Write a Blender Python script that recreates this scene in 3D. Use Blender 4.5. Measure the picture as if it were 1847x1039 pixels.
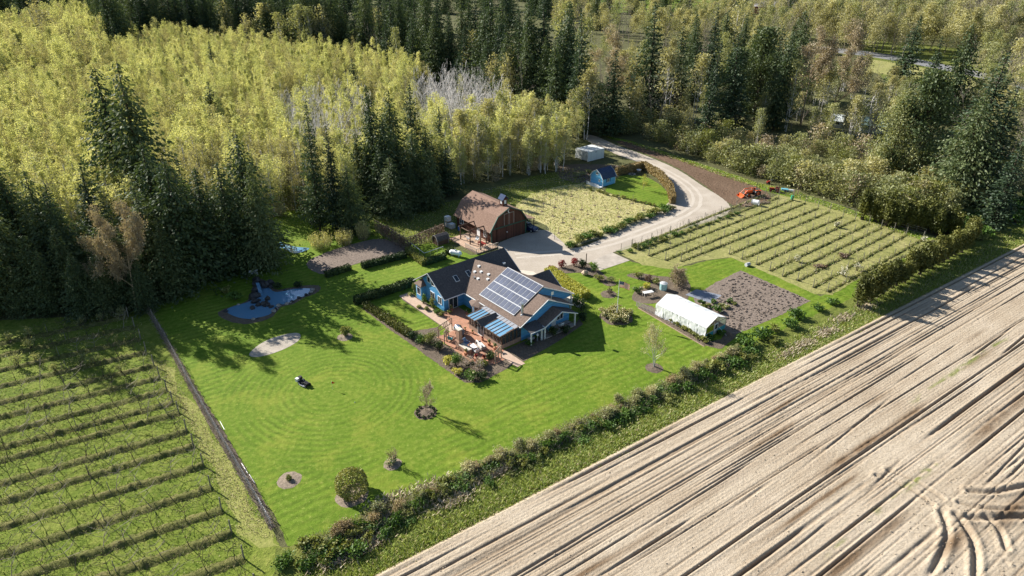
import bpy, math, random
import numpy as np
from mathutils import Vector, Matrix

# ------------------------------------------------------------------ clear
for o in list(bpy.data.objects):
    bpy.data.objects.remove(o)
scene = bpy.context.scene
COL = scene.collection
R = math.radians

# ------------------------------------------------------------------ camera, sky, sun, exposure
CAM_H = 54.0
PITCH = 27.5
cam_d = bpy.data.cameras.new('camera')
cam_d.sensor_width = 36.0
cam_d.lens = 24.0
cam_d.clip_start = 0.5
cam_d.clip_end = 6000
cam = bpy.data.objects.new('camera', cam_d)
cam.location = (0, 0, CAM_H)
cam.rotation_euler = (R(90 - PITCH), 0, 0)
COL.objects.link(cam)
scene.camera = cam

SUN_AZ = -55.0     # degrees clockwise from +Y
SUN_EL = 29.0
world = bpy.data.worlds.new('World')
scene.world = world
world.use_nodes = True
wn = world.node_tree
bg = wn.nodes['Background']
sky = wn.nodes.new('ShaderNodeTexSky')
sky.sky_type = 'NISHITA'
sky.sun_disc = False
sky.sun_elevation = R(SUN_EL)
sky.sun_rotation = R(SUN_AZ)
sky.air_density = 1.0
sky.dust_density = 0.4
sky.ozone_density = 1.6
wn.links.new(sky.outputs[0], bg.inputs[0])
bg.inputs[1].default_value = 0.06
sun_d = bpy.data.lights.new('sun', 'SUN')
sun_d.energy = 5.0
sun_d.angle = R(0.5)
sun_d.color = (1.0, 0.955, 0.88)
sun = bpy.data.objects.new('sun', sun_d)
_d = Vector((-math.sin(R(SUN_AZ)) * math.cos(R(SUN_EL)), -math.cos(R(SUN_AZ)) * math.cos(R(SUN_EL)), -math.sin(R(SUN_EL))))
sun.rotation_euler = _d.to_track_quat('-Z', 'Y').to_euler()
sun.location = (-60, 60, 120)
COL.objects.link(sun)
vs = scene.view_settings
vs.view_transform = 'Standard'
vs.look = 'None'
vs.exposure = 1.15
vs.gamma = 1.0
vs.use_curve_mapping = False

# ------------------------------------------------------------------ helpers
_f = 1231.0
_cp, _sp = math.cos(R(PITCH)), math.sin(R(PITCH))


def G(x, y, z=0.0):
    """survey helper: point of the place at height z that the photograph shows at pixel x, y"""
    a = (x - 923.5) / _f
    b = -(y - 519.5) / _f
    d = (a, _cp + b * _sp, -_sp + b * _cp)
    t = (z - CAM_H) / d[2]
    return Vector((d[0] * t, d[1] * t, z))


def PX(X, Y, Z=0.0):
    w = Y * _cp - (Z - CAM_H) * _sp
    return (923.5 + _f * X / w, 519.5 - _f * (Y * _sp + (Z - CAM_H) * _cp) / w)


def inside(pt, poly):
    x, y = pt[0], pt[1]
    c = False
    n = len(poly)
    j = n - 1
    for i in range(n):
        xi, yi = poly[i][0], poly[i][1]
        xj, yj = poly[j][0], poly[j][1]
        if (yi > y) != (yj > y) and x < (xj - xi) * (y - yi) / (yj - yi) + xi:
            c = not c
        j = i
    return c


def tag(o, label=None, cat=None, group=None, kind=None):
    if label: o['label'] = label
    if cat: o['category'] = cat
    if group: o['group'] = group
    if kind: o['kind'] = kind
    return o


def empty(name, loc=(0, 0, 0), rz=0.0, s=1.0):
    o = bpy.data.objects.new(name, None)
    o.empty_display_size = 0.3
    o.location = loc
    o.rotation_euler = (0, 0, rz)
    if hasattr(s, '__len__'):
        o.scale = s
    else:
        o.scale = (s, s, s)
    COL.objects.link(o)
    return o


def link(name, me, parent=None, loc=None, rz=0.0, s=None):
    o = bpy.data.objects.new(name, me)
    COL.objects.link(o)
    if parent: o.parent = parent
    if loc is not None: o.location = loc
    if rz: o.rotation_euler = (0, 0, rz)
    if s is not None: o.scale = s if hasattr(s, '__len__') else (s, s, s)
    return o


def fast_mesh(name, V, F, mats, midx=None, smooth=False):
    """V (n,3) array, F (m,k) array of equal-size polygons"""
    V = np.asarray(V, dtype=np.float32)
    F = np.asarray(F, dtype=np.int32)
    me = bpy.data.meshes.new(name)
    me.vertices.add(len(V))
    me.vertices.foreach_set('co', V.ravel())
    m, k = F.shape
    me.loops.add(m * k)
    me.loops.foreach_set('vertex_index', F.ravel())
    me.polygons.add(m)
    me.polygons.foreach_set('loop_start', np.arange(0, m * k, k, dtype=np.int32))
    me.polygons.foreach_set('loop_total', np.full(m, k, dtype=np.int32))
    for mt in (mats if isinstance(mats, (list, tuple)) else [mats]):
        me.materials.append(mt)
    if midx is not None:
        me.polygons.foreach_set('material_index', np.asarray(midx, dtype=np.int32))
    if smooth:
        me.polygons.foreach_set('use_smooth', np.ones(m, dtype=bool))
    me.update(calc_edges=True)
    return me


class MB:
    def __init__(self):
        self.v = []
        self.f = []
        self.m = []
        self.cm = 0

    def mat(self, i):
        self.cm = i
        return self

    def poly(self, pts):
        b = len(self.v)
        self.v += [tuple(p) for p in pts]
        self.f.append(tuple(range(b, b + len(pts))))
        self.m.append(self.cm)

    def faces(self, vs_, fs):
        b = len(self.v)
        self.v += [tuple(p) for p in vs_]
        for f in fs:
            self.f.append(tuple(b + i for i in f))
            self.m.append(self.cm)
        return self

    def box(self, x0, x1, y0, y1, z0, z1):
        vs_ = [(x0, y0, z0), (x1, y0, z0), (x1, y1, z0), (x0, y1, z0), (x0, y0, z1), (x1, y0, z1), (x1, y1, z1), (x0, y1, z1)]
        return self.faces(vs_, [(3, 2, 1, 0), (4, 5, 6, 7), (0, 1, 5, 4), (1, 2, 6, 5), (2, 3, 7, 6), (3, 0, 4, 7)])

    def obox(self, c, hx, hy, hz, rz):
        ca, sa = math.cos(rz), math.sin(rz)
        vs_ = []
        for dz in (-hz, hz):
            for dx, dy in ((-hx, -hy), (hx, -hy), (hx, hy), (-hx, hy)):
                vs_.append((c[0] + dx * ca - dy * sa, c[1] + dx * sa + dy * ca, c[2] + dz))
        return self.faces(vs_, [(3, 2, 1, 0), (4, 5, 6, 7), (0, 1, 5, 4), (1, 2, 6, 5), (2, 3, 7, 6), (3, 0, 4, 7)])

    def slab(self, pts, t):
        """planar polygon given counter-clockwise seen from outside, thickened inwards by t"""
        P = [Vector(p) for p in pts]
        n = Vector((0, 0, 0))
        for i in range(len(P)):
            a, b = P[i], P[(i + 1) % len(P)]
            n += a.cross(b)
        n.normalize()
        k = len(P)
        Q = [p - n * t for p in P]
        fs = [tuple(range(k)), tuple(range(2 * k - 1, k - 1, -1))]
        for i in range(k):
            j = (i + 1) % k
            fs.append((i, i + k, j + k, j))
        return self.faces(P + Q, fs)

    def tube(self, p0, p1, r0, r1=None, n=6, cap=True):
        if r1 is None: r1 = r0
        p0, p1 = Vector(p0), Vector(p1)
        d = (p1 - p0)
        if d.length < 1e-6: return self
        d.normalize()
        a = d.orthogonal().normalized()
        b = d.cross(a)
        vs_ = []
        for p, r in ((p0, r0), (p1, r1)):
            for i in range(n):
                t = 2 * math.pi * i / n
                vs_.append(p + a * (r * math.cos(t)) + b * (r * math.sin(t)))
        fs = [(i, (i + 1) % n, n + (i + 1) % n, n + i) for i in range(n)]
        if cap:
            fs.append(tuple(range(n - 1, -1, -1)))
            fs.append(tuple(range(n, 2 * n)))
        return self.faces(vs_, fs)

    def rock(self, c, r, seed, n=7, m=5):
        rg = random.Random(seed)
        vs_ = []
        for j in range(m + 1):
            ph = math.pi * j / m
            for i in range(n):
                th = 2 * math.pi * i / n + rg.uniform(-.2, .2)
                k = rg.uniform(.75, 1.15)
                vs_.append((c[0] + r[0] * k * math.sin(ph) * math.cos(th), c[1] + r[1] * k * math.sin(ph) * math.sin(th), c[2] + r[2] * k * math.cos(ph)))
        fs = []
        for j in range(m):
            for i in range(n):
                a = j * n + i
                b = j * n + (i + 1) % n
                fs.append((a, a + n, b + n, b))
        return self.faces(vs_, fs)

    def mesh(self, name, mats, smooth=False):
        me = bpy.data.meshes.new(name)
        me.from_pydata(self.v, [], self.f)
        for mt in (mats if isinstance(mats, (list, tuple)) else [mats]):
            me.materials.append(mt)
        me.polygons.foreach_set('material_index', self.m)
        if smooth:
            me.polygons.foreach_set('use_smooth', [True] * len(self.f))
        me.update()
        return me

    def build(self, name, mats, parent=None, loc=None, rz=0.0, smooth=False):
        return link(name, self.mesh(name, mats, smooth), parent, loc, rz)


# ------------------------------------------------------------------ materials
def new_mat(name):
    m = bpy.data.materials.new(name)
    m.use_nodes = True
    nt = m.node_tree
    for n in list(nt.nodes):
        nt.nodes.remove(n)
    out = nt.nodes.new('ShaderNodeOutputMaterial')
    return m, nt, out


def nd(nt, t, **kw):
    n = nt.nodes.new(t)
    for k, v in kw.items():
        setattr(n, k, v)
    return n


def ramp(nt, stops, interp='LINEAR'):
    r = nt.nodes.new('ShaderNodeValToRGB')
    r.color_ramp.interpolation = interp
    el = r.color_ramp.elements
    while len(el) < len(stops):
        el.new(0.5)
    for e, (p, c) in zip(el, stops):
        e.position = p
        e.color = (c[0], c[1], c[2], 1)
    return r


def math_n(nt, op, a, b=None, c=None):
    n = nt.nodes.new('ShaderNodeMath')
    n.operation = op
    for i, q in enumerate((a, b, c)):
        if q is None: continue
        if isinstance(q, (int, float)):
            n.inputs[i].default_value = q
        else:
            nt.links.new(q, n.inputs[i])
    return n.outputs[0]


def mix_c(nt, fac, a, b, blend='MIX'):
    n = nt.nodes.new('ShaderNodeMix')
    n.data_type = 'RGBA'
    n.blend_type = blend
    if isinstance(fac, (int, float)): n.inputs[0].default_value = fac
    else: nt.links.new(fac, n.inputs[0])
    for i, q in ((6, a), (7, b)):
        if isinstance(q, (tuple, list)): n.inputs[i].default_value = (q[0], q[1], q[2], 1)
        else: nt.links.new(q, n.inputs[i])
    return n.outputs[2]


def pos_node(nt, obj=False):
    if obj:
        return nd(nt, 'ShaderNodeTexCoord').outputs['Object']
    return nd(nt, 'ShaderNodeNewGeometry').outputs['Position']


def noise(nt, vec, scale, detail=4, rough=.6, dist=0.0):
    n = nd(nt, 'ShaderNodeTexNoise')
    n.inputs['Scale'].default_value = scale
    n.inputs['Detail'].default_value = detail
    n.inputs['Roughness'].default_value = rough
    n.inputs['Distortion'].default_value = dist
    nt.links.new(vec, n.inputs['Vector'])
    return n.outputs['Fac']


def surf(nt, out, color, rough=.9, bump=None, bstr=.5, bdist=.1, spec=.2, metallic=0.0):
    p = nd(nt, 'ShaderNodeBsdfPrincipled')
    if isinstance(color, (tuple, list)): p.inputs['Base Color'].default_value = (color[0], color[1], color[2], 1)
    else: nt.links.new(color, p.inputs['Base Color'])
    if isinstance(rough, (int, float)): p.inputs['Roughness'].default_value = rough
    else: nt.links.new(rough, p.inputs['Roughness'])
    p.inputs['Specular IOR Level'].default_value = spec
    p.inputs['Metallic'].default_value = metallic
    if bump is not None:
        b = nd(nt, 'ShaderNodeBump')
        b.inputs['Strength'].default_value = bstr
        b.inputs['Distance'].default_value = bdist
        nt.links.new(bump, b.inputs['Height'])
        nt.links.new(b.outputs[0], p.inputs['Normal'])
    nt.links.new(p.outputs[0], out.inputs[0])
    return p


def ground_mat(name, stops_lo, stops_hi, s_lo=.12, s_hi=3.0, mixf=.5, bump=.6, bdist=.15, rough=.95, fine=None):
    """two noise octave ramps blended: large patches and fine mottling"""
    m, nt, out = new_mat(name)
    p = pos_node(nt)
    a = ramp(nt, stops_lo)
    nt.links.new(noise(nt, p, s_lo, 5), a.inputs[0])
    nh = noise(nt, p, s_hi, 6, .7)
    b = ramp(nt, stops_hi)
    nt.links.new(nh, b.inputs[0])
    c = mix_c(nt, mixf, a.outputs[0], b.outputs[0])
    surf(nt, out, c, rough, nh, bump, bdist, .1)
    return m


def plain(name, col, rough=.7, var=.12, scale=4.0, spec=.3, metallic=0.0, bump=0.0, bdist=.02, obj=True):
    m, nt, out = new_mat(name)
    p = pos_node(nt, obj)
    n = noise(nt, p, scale, 5, .65)
    lo = [max(0, c * (1 - var)) for c in col]
    hi = [min(1, c * (1 + var)) for c in col]
    r = ramp(nt, [(.3, lo), (.7, hi)])
    nt.links.new(n, r.inputs[0])
    surf(nt, out, r.outputs[0], rough, n if bump else None, bump, bdist, spec, metallic)
    return m


def leaf(name, c0, c1, c2=None, transl=.3, rough=.6, objvar=.5):
    """leaf colour varies leaf to leaf and plant to plant"""
    m, nt, out = new_mat(name)
    g = nd(nt, 'ShaderNodeNewGeometry')
    oi = nd(nt, 'ShaderNodeObjectInfo')
    fac = mix = math_n(nt, 'ADD', math_n(nt, 'MULTIPLY', g.outputs['Random Per Island'], 1 - objvar), math_n(nt, 'MULTIPLY', oi.outputs['Random'], objvar))
    st = [(.1, c0), (.9, c1)] if c2 is None else [(.1, c0), (.55, c1), (.95, c2)]
    r = ramp(nt, st)
    nt.links.new(fac, r.inputs[0])
    d = nd(nt, 'ShaderNodeBsdfDiffuse')
    nt.links.new(r.outputs[0], d.inputs[0])
    t = nd(nt, 'ShaderNodeBsdfTranslucent')
    tc = mix_c(nt, 1.0, r.outputs[0], (1.05, 1.0, .6), 'MULTIPLY')
    nt.links.new(tc, t.inputs[0])
    mx = nd(nt, 'ShaderNodeMixShader')
    mx.inputs[0].default_value = transl
    nt.links.new(d.outputs[0], mx.inputs[1])
    nt.links.new(t.outputs[0], mx.inputs[2])
    gl = nd(nt, 'ShaderNodeBsdfGlossy')
    gl.inputs['Roughness'].default_value = rough
    mx2 = nd(nt, 'ShaderNodeMixShader')
    mx2.inputs[0].default_value = .03
    nt.links.new(mx.outputs[0], mx2.inputs[1])
    nt.links.new(gl.outputs[0], mx2.inputs[2])
    nt.links.new(mx2.outputs[0], out.inputs[0])
    return m


M = {}
M['fir'] = leaf('fir_needles', (.027, .050, .026), (.052, .086, .036), (.09, .125, .054), .2)
M['cedar'] = leaf('cedar_sprays', (.042, .070, .028), (.082, .118, .042), (.15, .178, .07), .25)
M['alder'] = leaf('alder_leaves', (.36, .385, .16), (.53, .545, .235), (.69, .665, .35), .48, objvar=.6)
M['alder_b'] = leaf('alder_catkins', (.28, .26, .13), (.40, .38, .18), (.52, .49, .25), .4, objvar=.6)
M['brush'] = leaf('brush_leaves', (.19, .21, .09), (.29, .31, .13), (.41, .40, .18), .38)
M['tan_leaf'] = leaf('budding_leaves', (.27, .215, .14), (.38, .315, .21), (.48, .41, .27), .3)
M['olive'] = leaf('olive_leaves', (.12, .14, .035), (.22, .24, .06), (.33, .32, .10), .28)
M['green'] = leaf('green_leaves', (.045, .10, .016), (.09, .17, .026), (.15, .24, .045), .3)
M['dkgreen'] = leaf('dark_hedge_leaves', (.022, .042, .012), (.045, .075, .02), (.10, .125, .035), .15)
M['thuja'] = leaf('thuja_sprays', (.075, .085, .018), (.13, .14, .028), (.20, .19, .045), .2)
M['yellowgreen'] = leaf('clipped_yellow_leaves', (.34, .35, .06), (.52, .50, .10), (.66, .60, .17), .35)
M['tanhedge'] = leaf('dry_hedge_leaves', (.20, .145, .065), (.31, .23, .10), (.38, .29, .13), .2)
M['brownvine'] = leaf('dry_vine_stems', (.10, .066, .048), (.20, .13, .09), (.30, .20, .13), .1)
M['red'] = leaf('red_leaves', (.14, .012, .014), (.24, .02, .022), (.34, .04, .03), .3)
M['white_fl'] = leaf('white_blossom', (.62, .58, .45), (.82, .80, .70), None, .2)
M['cream_fl'] = leaf('cream_flowers', (.62, .52, .26), (.80, .74, .52), None, .2)
M['pink_fl'] = leaf('pale_pink_blossom', (.55, .42, .36), (.74, .62, .54), None, .2)
M['grasslong'] = leaf('long_grass_blades', (.16, .24, .035), (.30, .38, .06), (.46, .50, .12), .5, objvar=0.0)
M['grassorch'] = leaf('orchard_grass_blades', (.085, .14, .018), (.17, .23, .032), (.32, .34, .08), .35, objvar=0.0)
M['grassdry'] = leaf('dry_grass_blades', (.32, .27, .12), (.46, .40, .20), (.58, .50, .28), .2, objvar=0.0)
M['reed'] = leaf('dead_reeds', (.30, .23, .15), (.45, .36, .25), (.58, .50, .38), .15, objvar=0.0)
M['bamboo'] = leaf('bamboo_leaves', (.30, .32, .09), (.54, .51, .19), (.70, .65, .32), .35, objvar=0.0)
M['twig'] = plain('twig_bark', (.25, .215, .17), .9, .25, 3)
M['twig_pale'] = plain('pale_alder_bark', (.62, .59, .56), .85, .15, 2)
M['twig_tan'] = plain('tan_twig_bark', (.33, .255, .16), .9, .2, 3)
M['bark'] = plain('bark', (.075, .058, .042), .95, .3, 3)
M['bark_white'] = plain('white_bark', (.60, .57, .50), .8, .2, 2)


# lawn ---------------------------------------------------------------
RC = G(603, 703)
FA = R(55.5)                     # compass bearing of field edge, mowing passes, ditch


def lawn_mat(name, rings=True, dry=0.0):
    m, nt, out = new_mat(name)
    p = pos_node(nt)
    sx = nd(nt, 'ShaderNodeSeparateXYZ')
    nt.links.new(p, sx.inputs[0])
    n1 = math_n(nt, 'ADD', math_n(nt, 'MULTIPLY', noise(nt, p, .09, 4, .6), .55), math_n(nt, 'MULTIPLY', noise(nt, p, .45, 5, .7), .45))
    base = ramp(nt, [(.3, (.062, .118, .009)), (.5, (.112, .182, .015)), (.70, (.215, .255, .038))])
    nt.links.new(n1, base.inputs[0])
    n2 = noise(nt, p, 1.6, 6, .75)
    fine = ramp(nt, [(.25, (.04, .08, .006)), (.5, (.118, .184, .017)), (.8, (.32, .345, .085))])
    nt.links.new(n2, fine.inputs[0])
    c = mix_c(nt, .48, base.outputs[0], fine.outputs[0])
    wob = math_n(nt, 'MULTIPLY', math_n(nt, 'SUBTRACT', noise(nt, p, .25, 3), .5), 1.4)
    # straight mowing passes
    cross = math_n(nt, 'ADD', math_n(nt, 'MULTIPLY', sx.outputs[0], math.cos(FA)), math_n(nt, 'MULTIPLY', sx.outputs[1], -math.sin(FA)))
    st = math_n(nt, 'SINE', math_n(nt, 'MULTIPLY', math_n(nt, 'ADD', cross, wob), 2 * math.pi / 1.15))
    if rings:
        dx = math_n(nt, 'SUBTRACT', sx.outputs[0], RC.x)
        dy = math_n(nt, 'SUBTRACT', sx.outputs[1], RC.y)
        d = math_n(nt, 'SQRT', math_n(nt, 'ADD', math_n(nt, 'MULTIPLY', dx, dx), math_n(nt, 'MULTIPLY', dy, dy)))
        rg = math_n(nt, 'SINE', math_n(nt, 'MULTIPLY', math_n(nt, 'ADD', d, math_n(nt, 'MULTIPLY', wob, .5)), 2 * math.pi / .95))
        mr = nd(nt, 'ShaderNodeMapRange')
        mr.inputs[1].default_value = 13.0
        mr.inputs[2].default_value = 16.5
        nt.links.new(d, mr.inputs[0])
        mxf = nd(nt, 'ShaderNodeMix')
        nt.links.new(mr.outputs[0], mxf.inputs[0])
        nt.links.new(rg, mxf.inputs[2])
        nt.links.new(st, mxf.inputs[3])
        st = mxf.outputs[0]
    pr_ = ramp(nt, [(.40, (0, 0, 0)), (.62, (1, 1, 1))])
    nt.links.new(noise(nt, p, .11, 3), pr_.inputs[0])
    amp = math_n(nt, 'MULTIPLY', math_n(nt, 'MULTIPLY', st, .60), math_n(nt, 'MULTIPLY', math_n(nt, 'ADD', math_n(nt, 'MULTIPLY', pr_.outputs[0], .45), .12), noise(nt, p, .6, 3)))
    val = math_n(nt, 'ADD', 1.0, amp)
    hs = nd(nt, 'ShaderNodeHueSaturation')
    nt.links.new(c, hs.inputs['Color'])
    nt.links.new(val, hs.inputs['Value'])
    col = hs.outputs[0]
    ye = ramp(nt, [(.50, (0, 0, 0)), (.72, (1, 1, 1))])
    nt.links.new(noise(nt, p, .2, 6, .7), ye.inputs[0])
    col = mix_c(nt, math_n(nt, 'MULTIPLY', ye.outputs[0], .45), col, (.285, .285, .045))
    # pale flecks: clover, dandelion heads, clippings
    fl = noise(nt, p, 3.2, 2, .5)
    flr = ramp(nt, [(.66, (0, 0, 0)), (.74, (1, 1, 1))])
    nt.links.new(fl, flr.inputs[0])
    fl2 = math_n(nt, 'MULTIPLY', flr.outputs[0], .4)
    col = mix_c(nt, fl2, col, (.36, .40, .10))
    if dry: col = mix_c(nt, dry, col, (.34, .31, .11))
    surf(nt, out, col, .9, n2, .7, .12, .1)
    return m


M['lawn'] = lawn_mat('mown_grass')
M['lawn2'] = lawn_mat('cover_crop_grass', False)
M['orchgrass'] = ground_mat('orchard_grass', [(.3, (.085, .135, .015)), (.5, (.15, .195, .026)), (.7, (.25, .26, .06))],
                            [(.3, (.05, .088, .011)), (.5, (.14, .185, .026)), (.72, (.32, .31, .085))], .22, 1.3, .55, .9, .25)
M['orchdry'] = ground_mat('dry_verge', [(.3, (.15, .19, .03)), (.6, (.26, .27, .07))], [(.3, (.11, .15, .02)), (.7, (.38, .35, .13))], .3, 1.8, .6)
M['forest'] = ground_mat('forest_floor', [(.3, (.07, .065, .034)), (.5, (.11, .11, .05)), (.7, (.14, .165, .05))],
                         [(.3, (.045, .045, .022)), (.6, (.12, .12, .05)), (.8, (.20, .19, .09))], .03, .7, .5, .8, .4)
M['rough'] = ground_mat('rough_grass', [(.3, (.07, .11, .015)), (.55, (.13, .16, .028)), (.75, (.26, .23, .08))],
                        [(.3, (.06, .09, .015)), (.7, (.24, .24, .07))], .15, 1.4, .55, .9, .3)
M['pasture'] = ground_mat('straw_pasture', [(.3, (.22, .235, .06)), (.5, (.40, .36, .15)), (.7, (.52, .46, .23))],
                          [(.3, (.20, .21, .06)), (.5, (.42, .38, .17)), (.75, (.58, .52, .29))], .16, 1.3, .55, .8, .2)
M['vinegrass'] = ground_mat('vineyard_grass', [(.3, (.17, .19, .05)), (.55, (.31, .295, .11)), (.75, (.44, .385, .19))],
                            [(.3, (.12, .145, .03)), (.6, (.33, .305, .12)), (.8, (.52, .455, .24))], .2, 1.5, .55, .8, .2)
M['gravel'] = ground_mat('gravel', [(.3, (.33, .28, .22)), (.55, (.43, .37, .30)), (.75, (.51, .455, .38))],
                         [(.3, (.24, .205, .16)), (.5, (.41, .355, .29)), (.7, (.58, .515, .43))], .25, 4.5, .4, .5, .06)
M['pad'] = plain('concrete_pad', (.40, .35, .29), .9, .22, .6, .2, 0, .2, obj=False)
M['concrete'] = plain('pale_concrete', (.56, .50, .41), .9, .14, .8, .2, obj=False)
M['walk'] = plain('paver_walk', (.46, .335, .25), .9, .16, 2.0, .2, obj=False)
M['tilled'] = ground_mat('tilled_soil', [(.3, (.17, .135, .108)), (.6, (.24, .19, .155))], [(.35, (.10, .078, .062)), (.5, (.20, .16, .13)), (.7, (.28, .225, .185))], .3, 2.4, .55, .8, .2)
M['berm'] = ground_mat('brown_soil', [(.3, (.115, .072, .045)), (.7, (.20, .135, .09))], [(.3, (.08, .05, .033)), (.7, (.22, .15, .10))], .2, 1.5, .5, 1.0, .35)
M['bed'] = ground_mat('garden_bed_soil', [(.3, (.10, .078, .058)), (.7, (.19, .15, .11))], [(.3, (.07, .055, .042)), (.7, (.24, .19, .14))], .5, 2.5, .5, 1.0, .2)
M['mulch'] = plain('bark_mulch', (.25, .20, .15), .95, .35, 3.0, .1, 0, .8, .1, obj=False)
M['sand'] = ground_mat('bunker_sand', [(.35, (.30, .26, .21)), (.6, (.46, .405, .33))], [(.3, (.30, .26, .21)), (.7, (.50, .45, .37))], .45, 3.0, .45, .4, .08)
M['asphalt'] = plain('asphalt', (.20, .20, .20), .9, .12, 1, obj=False)


def brick_mat(name, c1, c2, scale, mortar=(.35, .29, .23)):
    m, nt, out = new_mat(name)
    p = pos_node(nt, True)
    b = nd(nt, 'ShaderNodeTexBrick')
    b.inputs['Scale'].default_value = scale
    b.inputs['Color1'].default_value = (*c1, 1)
    b.inputs['Color2'].default_value = (*c2, 1)
    b.inputs['Mortar'].default_value = (*mortar, 1)
    b.inputs['Mortar Size'].default_value = .015
    nt.links.new(p, b.inputs['Vector'])
    n = noise(nt, p, .9, 5)
    r = ramp(nt, [(.3, (.75, .75, .75)), (.7, (1.2, 1.15, 1.1))])
    nt.links.new(n, r.inputs[0])
    c = mix_c(nt, 1.0, b.outputs[0], r.outputs[0], 'MULTIPLY')
    surf(nt, out, c, .9, b.outputs['Fac'], -.3, .01, .2)
    return m


M['brick'] = brick_mat('patio_brick', (.36, .165, .10), (.46, .235, .15), 3.2)
M['wallbrick'] = brick_mat('wall_brick', (.30, .165, .115), (.42, .27, .20), 3.0)


def siding(name, col, step=.2, axis='Z', var=.08, depth=.25):
    m, nt, out = new_mat(name)
    p = pos_node(nt, True)
    sx = nd(nt, 'ShaderNodeSeparateXYZ')
    nt.links.new(p, sx.inputs[0])
    if axis == 'Z':
        a = sx.outputs[2]
    else:
        a = math_n(nt, 'ADD', sx.outputs[0], sx.outputs[1])
    saw = math_n(nt, 'FRACT', math_n(nt, 'DIVIDE', a, step))
    bo = math_n(nt, 'FLOOR', math_n(nt, 'DIVIDE', a, step))
    wn_ = nd(nt, 'ShaderNodeTexWhiteNoise', noise_dimensions='1D')
    nt.links.new(bo, wn_.inputs['W'])
    n = noise(nt, p, 1.3, 5)
    f = math_n(nt, 'ADD', math_n(nt, 'MULTIPLY', wn_.outputs[0], .5), math_n(nt, 'MULTIPLY', n, .5))
    r = ramp(nt, [(.2, [c * (1 - var * 1.6) for c in col]), (.8, [min(1, c * (1 + var * 1.6)) for c in col])])
    nt.links.new(f, r.inputs[0])
    surf(nt, out, r.outputs[0], .65, saw, depth, .03, .3)
    return m


M['blue'] = siding('blue_siding', (.085, .295, .54), .22, 'Z', .08)
M['barnred'] = siding('barn_boards', (.088, .034, .022), .3, 'V', .25, .5)
M['shedblue'] = siding('pale_blue_siding', (.15, .46, .72), .2, 'Z', .06)
M['white'] = plain('white_paint', (.78, .78, .76), .5, .06, 2)
M['trim'] = plain('pale_trim', (.70, .70, .68), .55, .08, 2)
M['green_trim'] = plain('dark_green_trim', (.035, .085, .06), .6, .15, 2)
M['darkwood'] = plain('dark_wood', (.105, .062, .04), .8, .3, 3)
M['wood'] = plain('weathered_wood', (.33, .24, .165), .85, .25, 3)
M['greywood'] = plain('grey_wood', (.33, .29, .25), .9, .25, 3)
M['postwood'] = plain('trellis_post_wood', (.20, .185, .15), .9, .25, 3)
M['deck'] = plain('deck_boards', (.46, .32, .22), .85, .2, 2)


def shingle(name, c0, c1, sc=5.0):
    m, nt, out = new_mat(name)
    p = pos_node(nt, True)
    n = noise(nt, p, sc, 3, .8)
    v = nd(nt, 'ShaderNodeTexVoronoi')
    v.inputs['Scale'].default_value = 4.0
    nt.links.new(p, v.inputs['Vector'])
    n2 = noise(nt, p, .35, 4)
    f = math_n(nt, 'ADD', math_n(nt, 'ADD', math_n(nt, 'MULTIPLY', n, .5), math_n(nt, 'MULTIPLY', v.outputs['Distance'], .35)), math_n(nt, 'MULTIPLY', n2, .3))
    r = ramp(nt, [(.32, c0), (.72, c1)])
    nt.links.new(f, r.inputs[0])
    surf(nt, out, r.outputs[0], .92, n, .4, .03, .15)
    return m


M['shingle'] = shingle('brown_shingles', (.10, .072, .057), (.205, .15, .12))
M['shingle_barn'] = shingle('barn_shingles', (.165, .102, .075), (.275, .18, .135))
M['shingle_dk_shade'] = shingle('dark_shaded_shingles', (.055, .05, .05), (.115, .105, .10))  # shade put into the colour of house slopes; plain dark on entry, coop
M['shedroof'] = shingle('blue_grey_shingles', (.03, .045, .09), (.06, .085, .15))
M['glass_dk'] = plain('window_glass', (.03, .04, .05), .08, .1, 2, .6)
M['panel'] = plain('solar_cells', (.07, .082, .125), .25, .3, .5, .9)
M['frame_w'] = plain('pale_metal_frame', (.43, .44, .45), .45, .05, 2)
M['metal'] = plain('galvanised_metal', (.5, .5, .5), .35, .1, 2, .5, .8)
M['black'] = plain('black_rubber', (.02, .02, .022), .6, .2, 3)
M['greyp'] = plain('grey_plastic', (.30, .31, .33), .6, .1, 2)
M['fabric_w'] = plain('white_cushion', (.74, .72, .68), .9, .06, 3)
M['fabric_b'] = plain('slate_blue_cushion', (.17, .25, .36), .9, .1, 3)
M['teal'] = plain('teal_paint', (.06, .36, .40), .5, .1, 2)
M['bluep'] = plain('blue_plastic', (.04, .16, .48), .45, .1, 2)
M['orange'] = plain('orange_paint', (.60, .10, .015), .4, .12, 2, .5)
M['redp'] = plain('dark_red_paint', (.24, .03, .02), .5, .2, 2)
M['carblue'] = plain('dark_blue_car_paint', (.012, .022, .065), .18, .1, 1, .6)
M['greenp'] = plain('green_plastic', (.02, .32, .16), .5, .1, 2)
M['rock'] = plain('grey_rock', (.33, .30, .26), .95, .3, 1.2, .2, 0, .6, .1)
M['rockdk'] = plain('wet_dark_rock', (.035, .033, .032), .5, .4, 1.5, .5, 0, .6, .1)
M['poly'] = leaf('white_polythene', (.86, .88, .90), (.92, .93, .94), None, .25, .3, 0)
M['containerw'] = siding('container_steel', (.60, .66, .64), .28, 'V', .05, .5)
M['containers'] = plain('container_roof', (.66, .68, .66), .6, .14, .8)
M['tarp'] = plain('grey_blue_ground_cloth', (.20, .22, .26), .7, .2, .8, obj=False)
M['shadegrey'] = plain('grey_fleece', (.46, .47, .48), .9, .1, 2)


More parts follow.
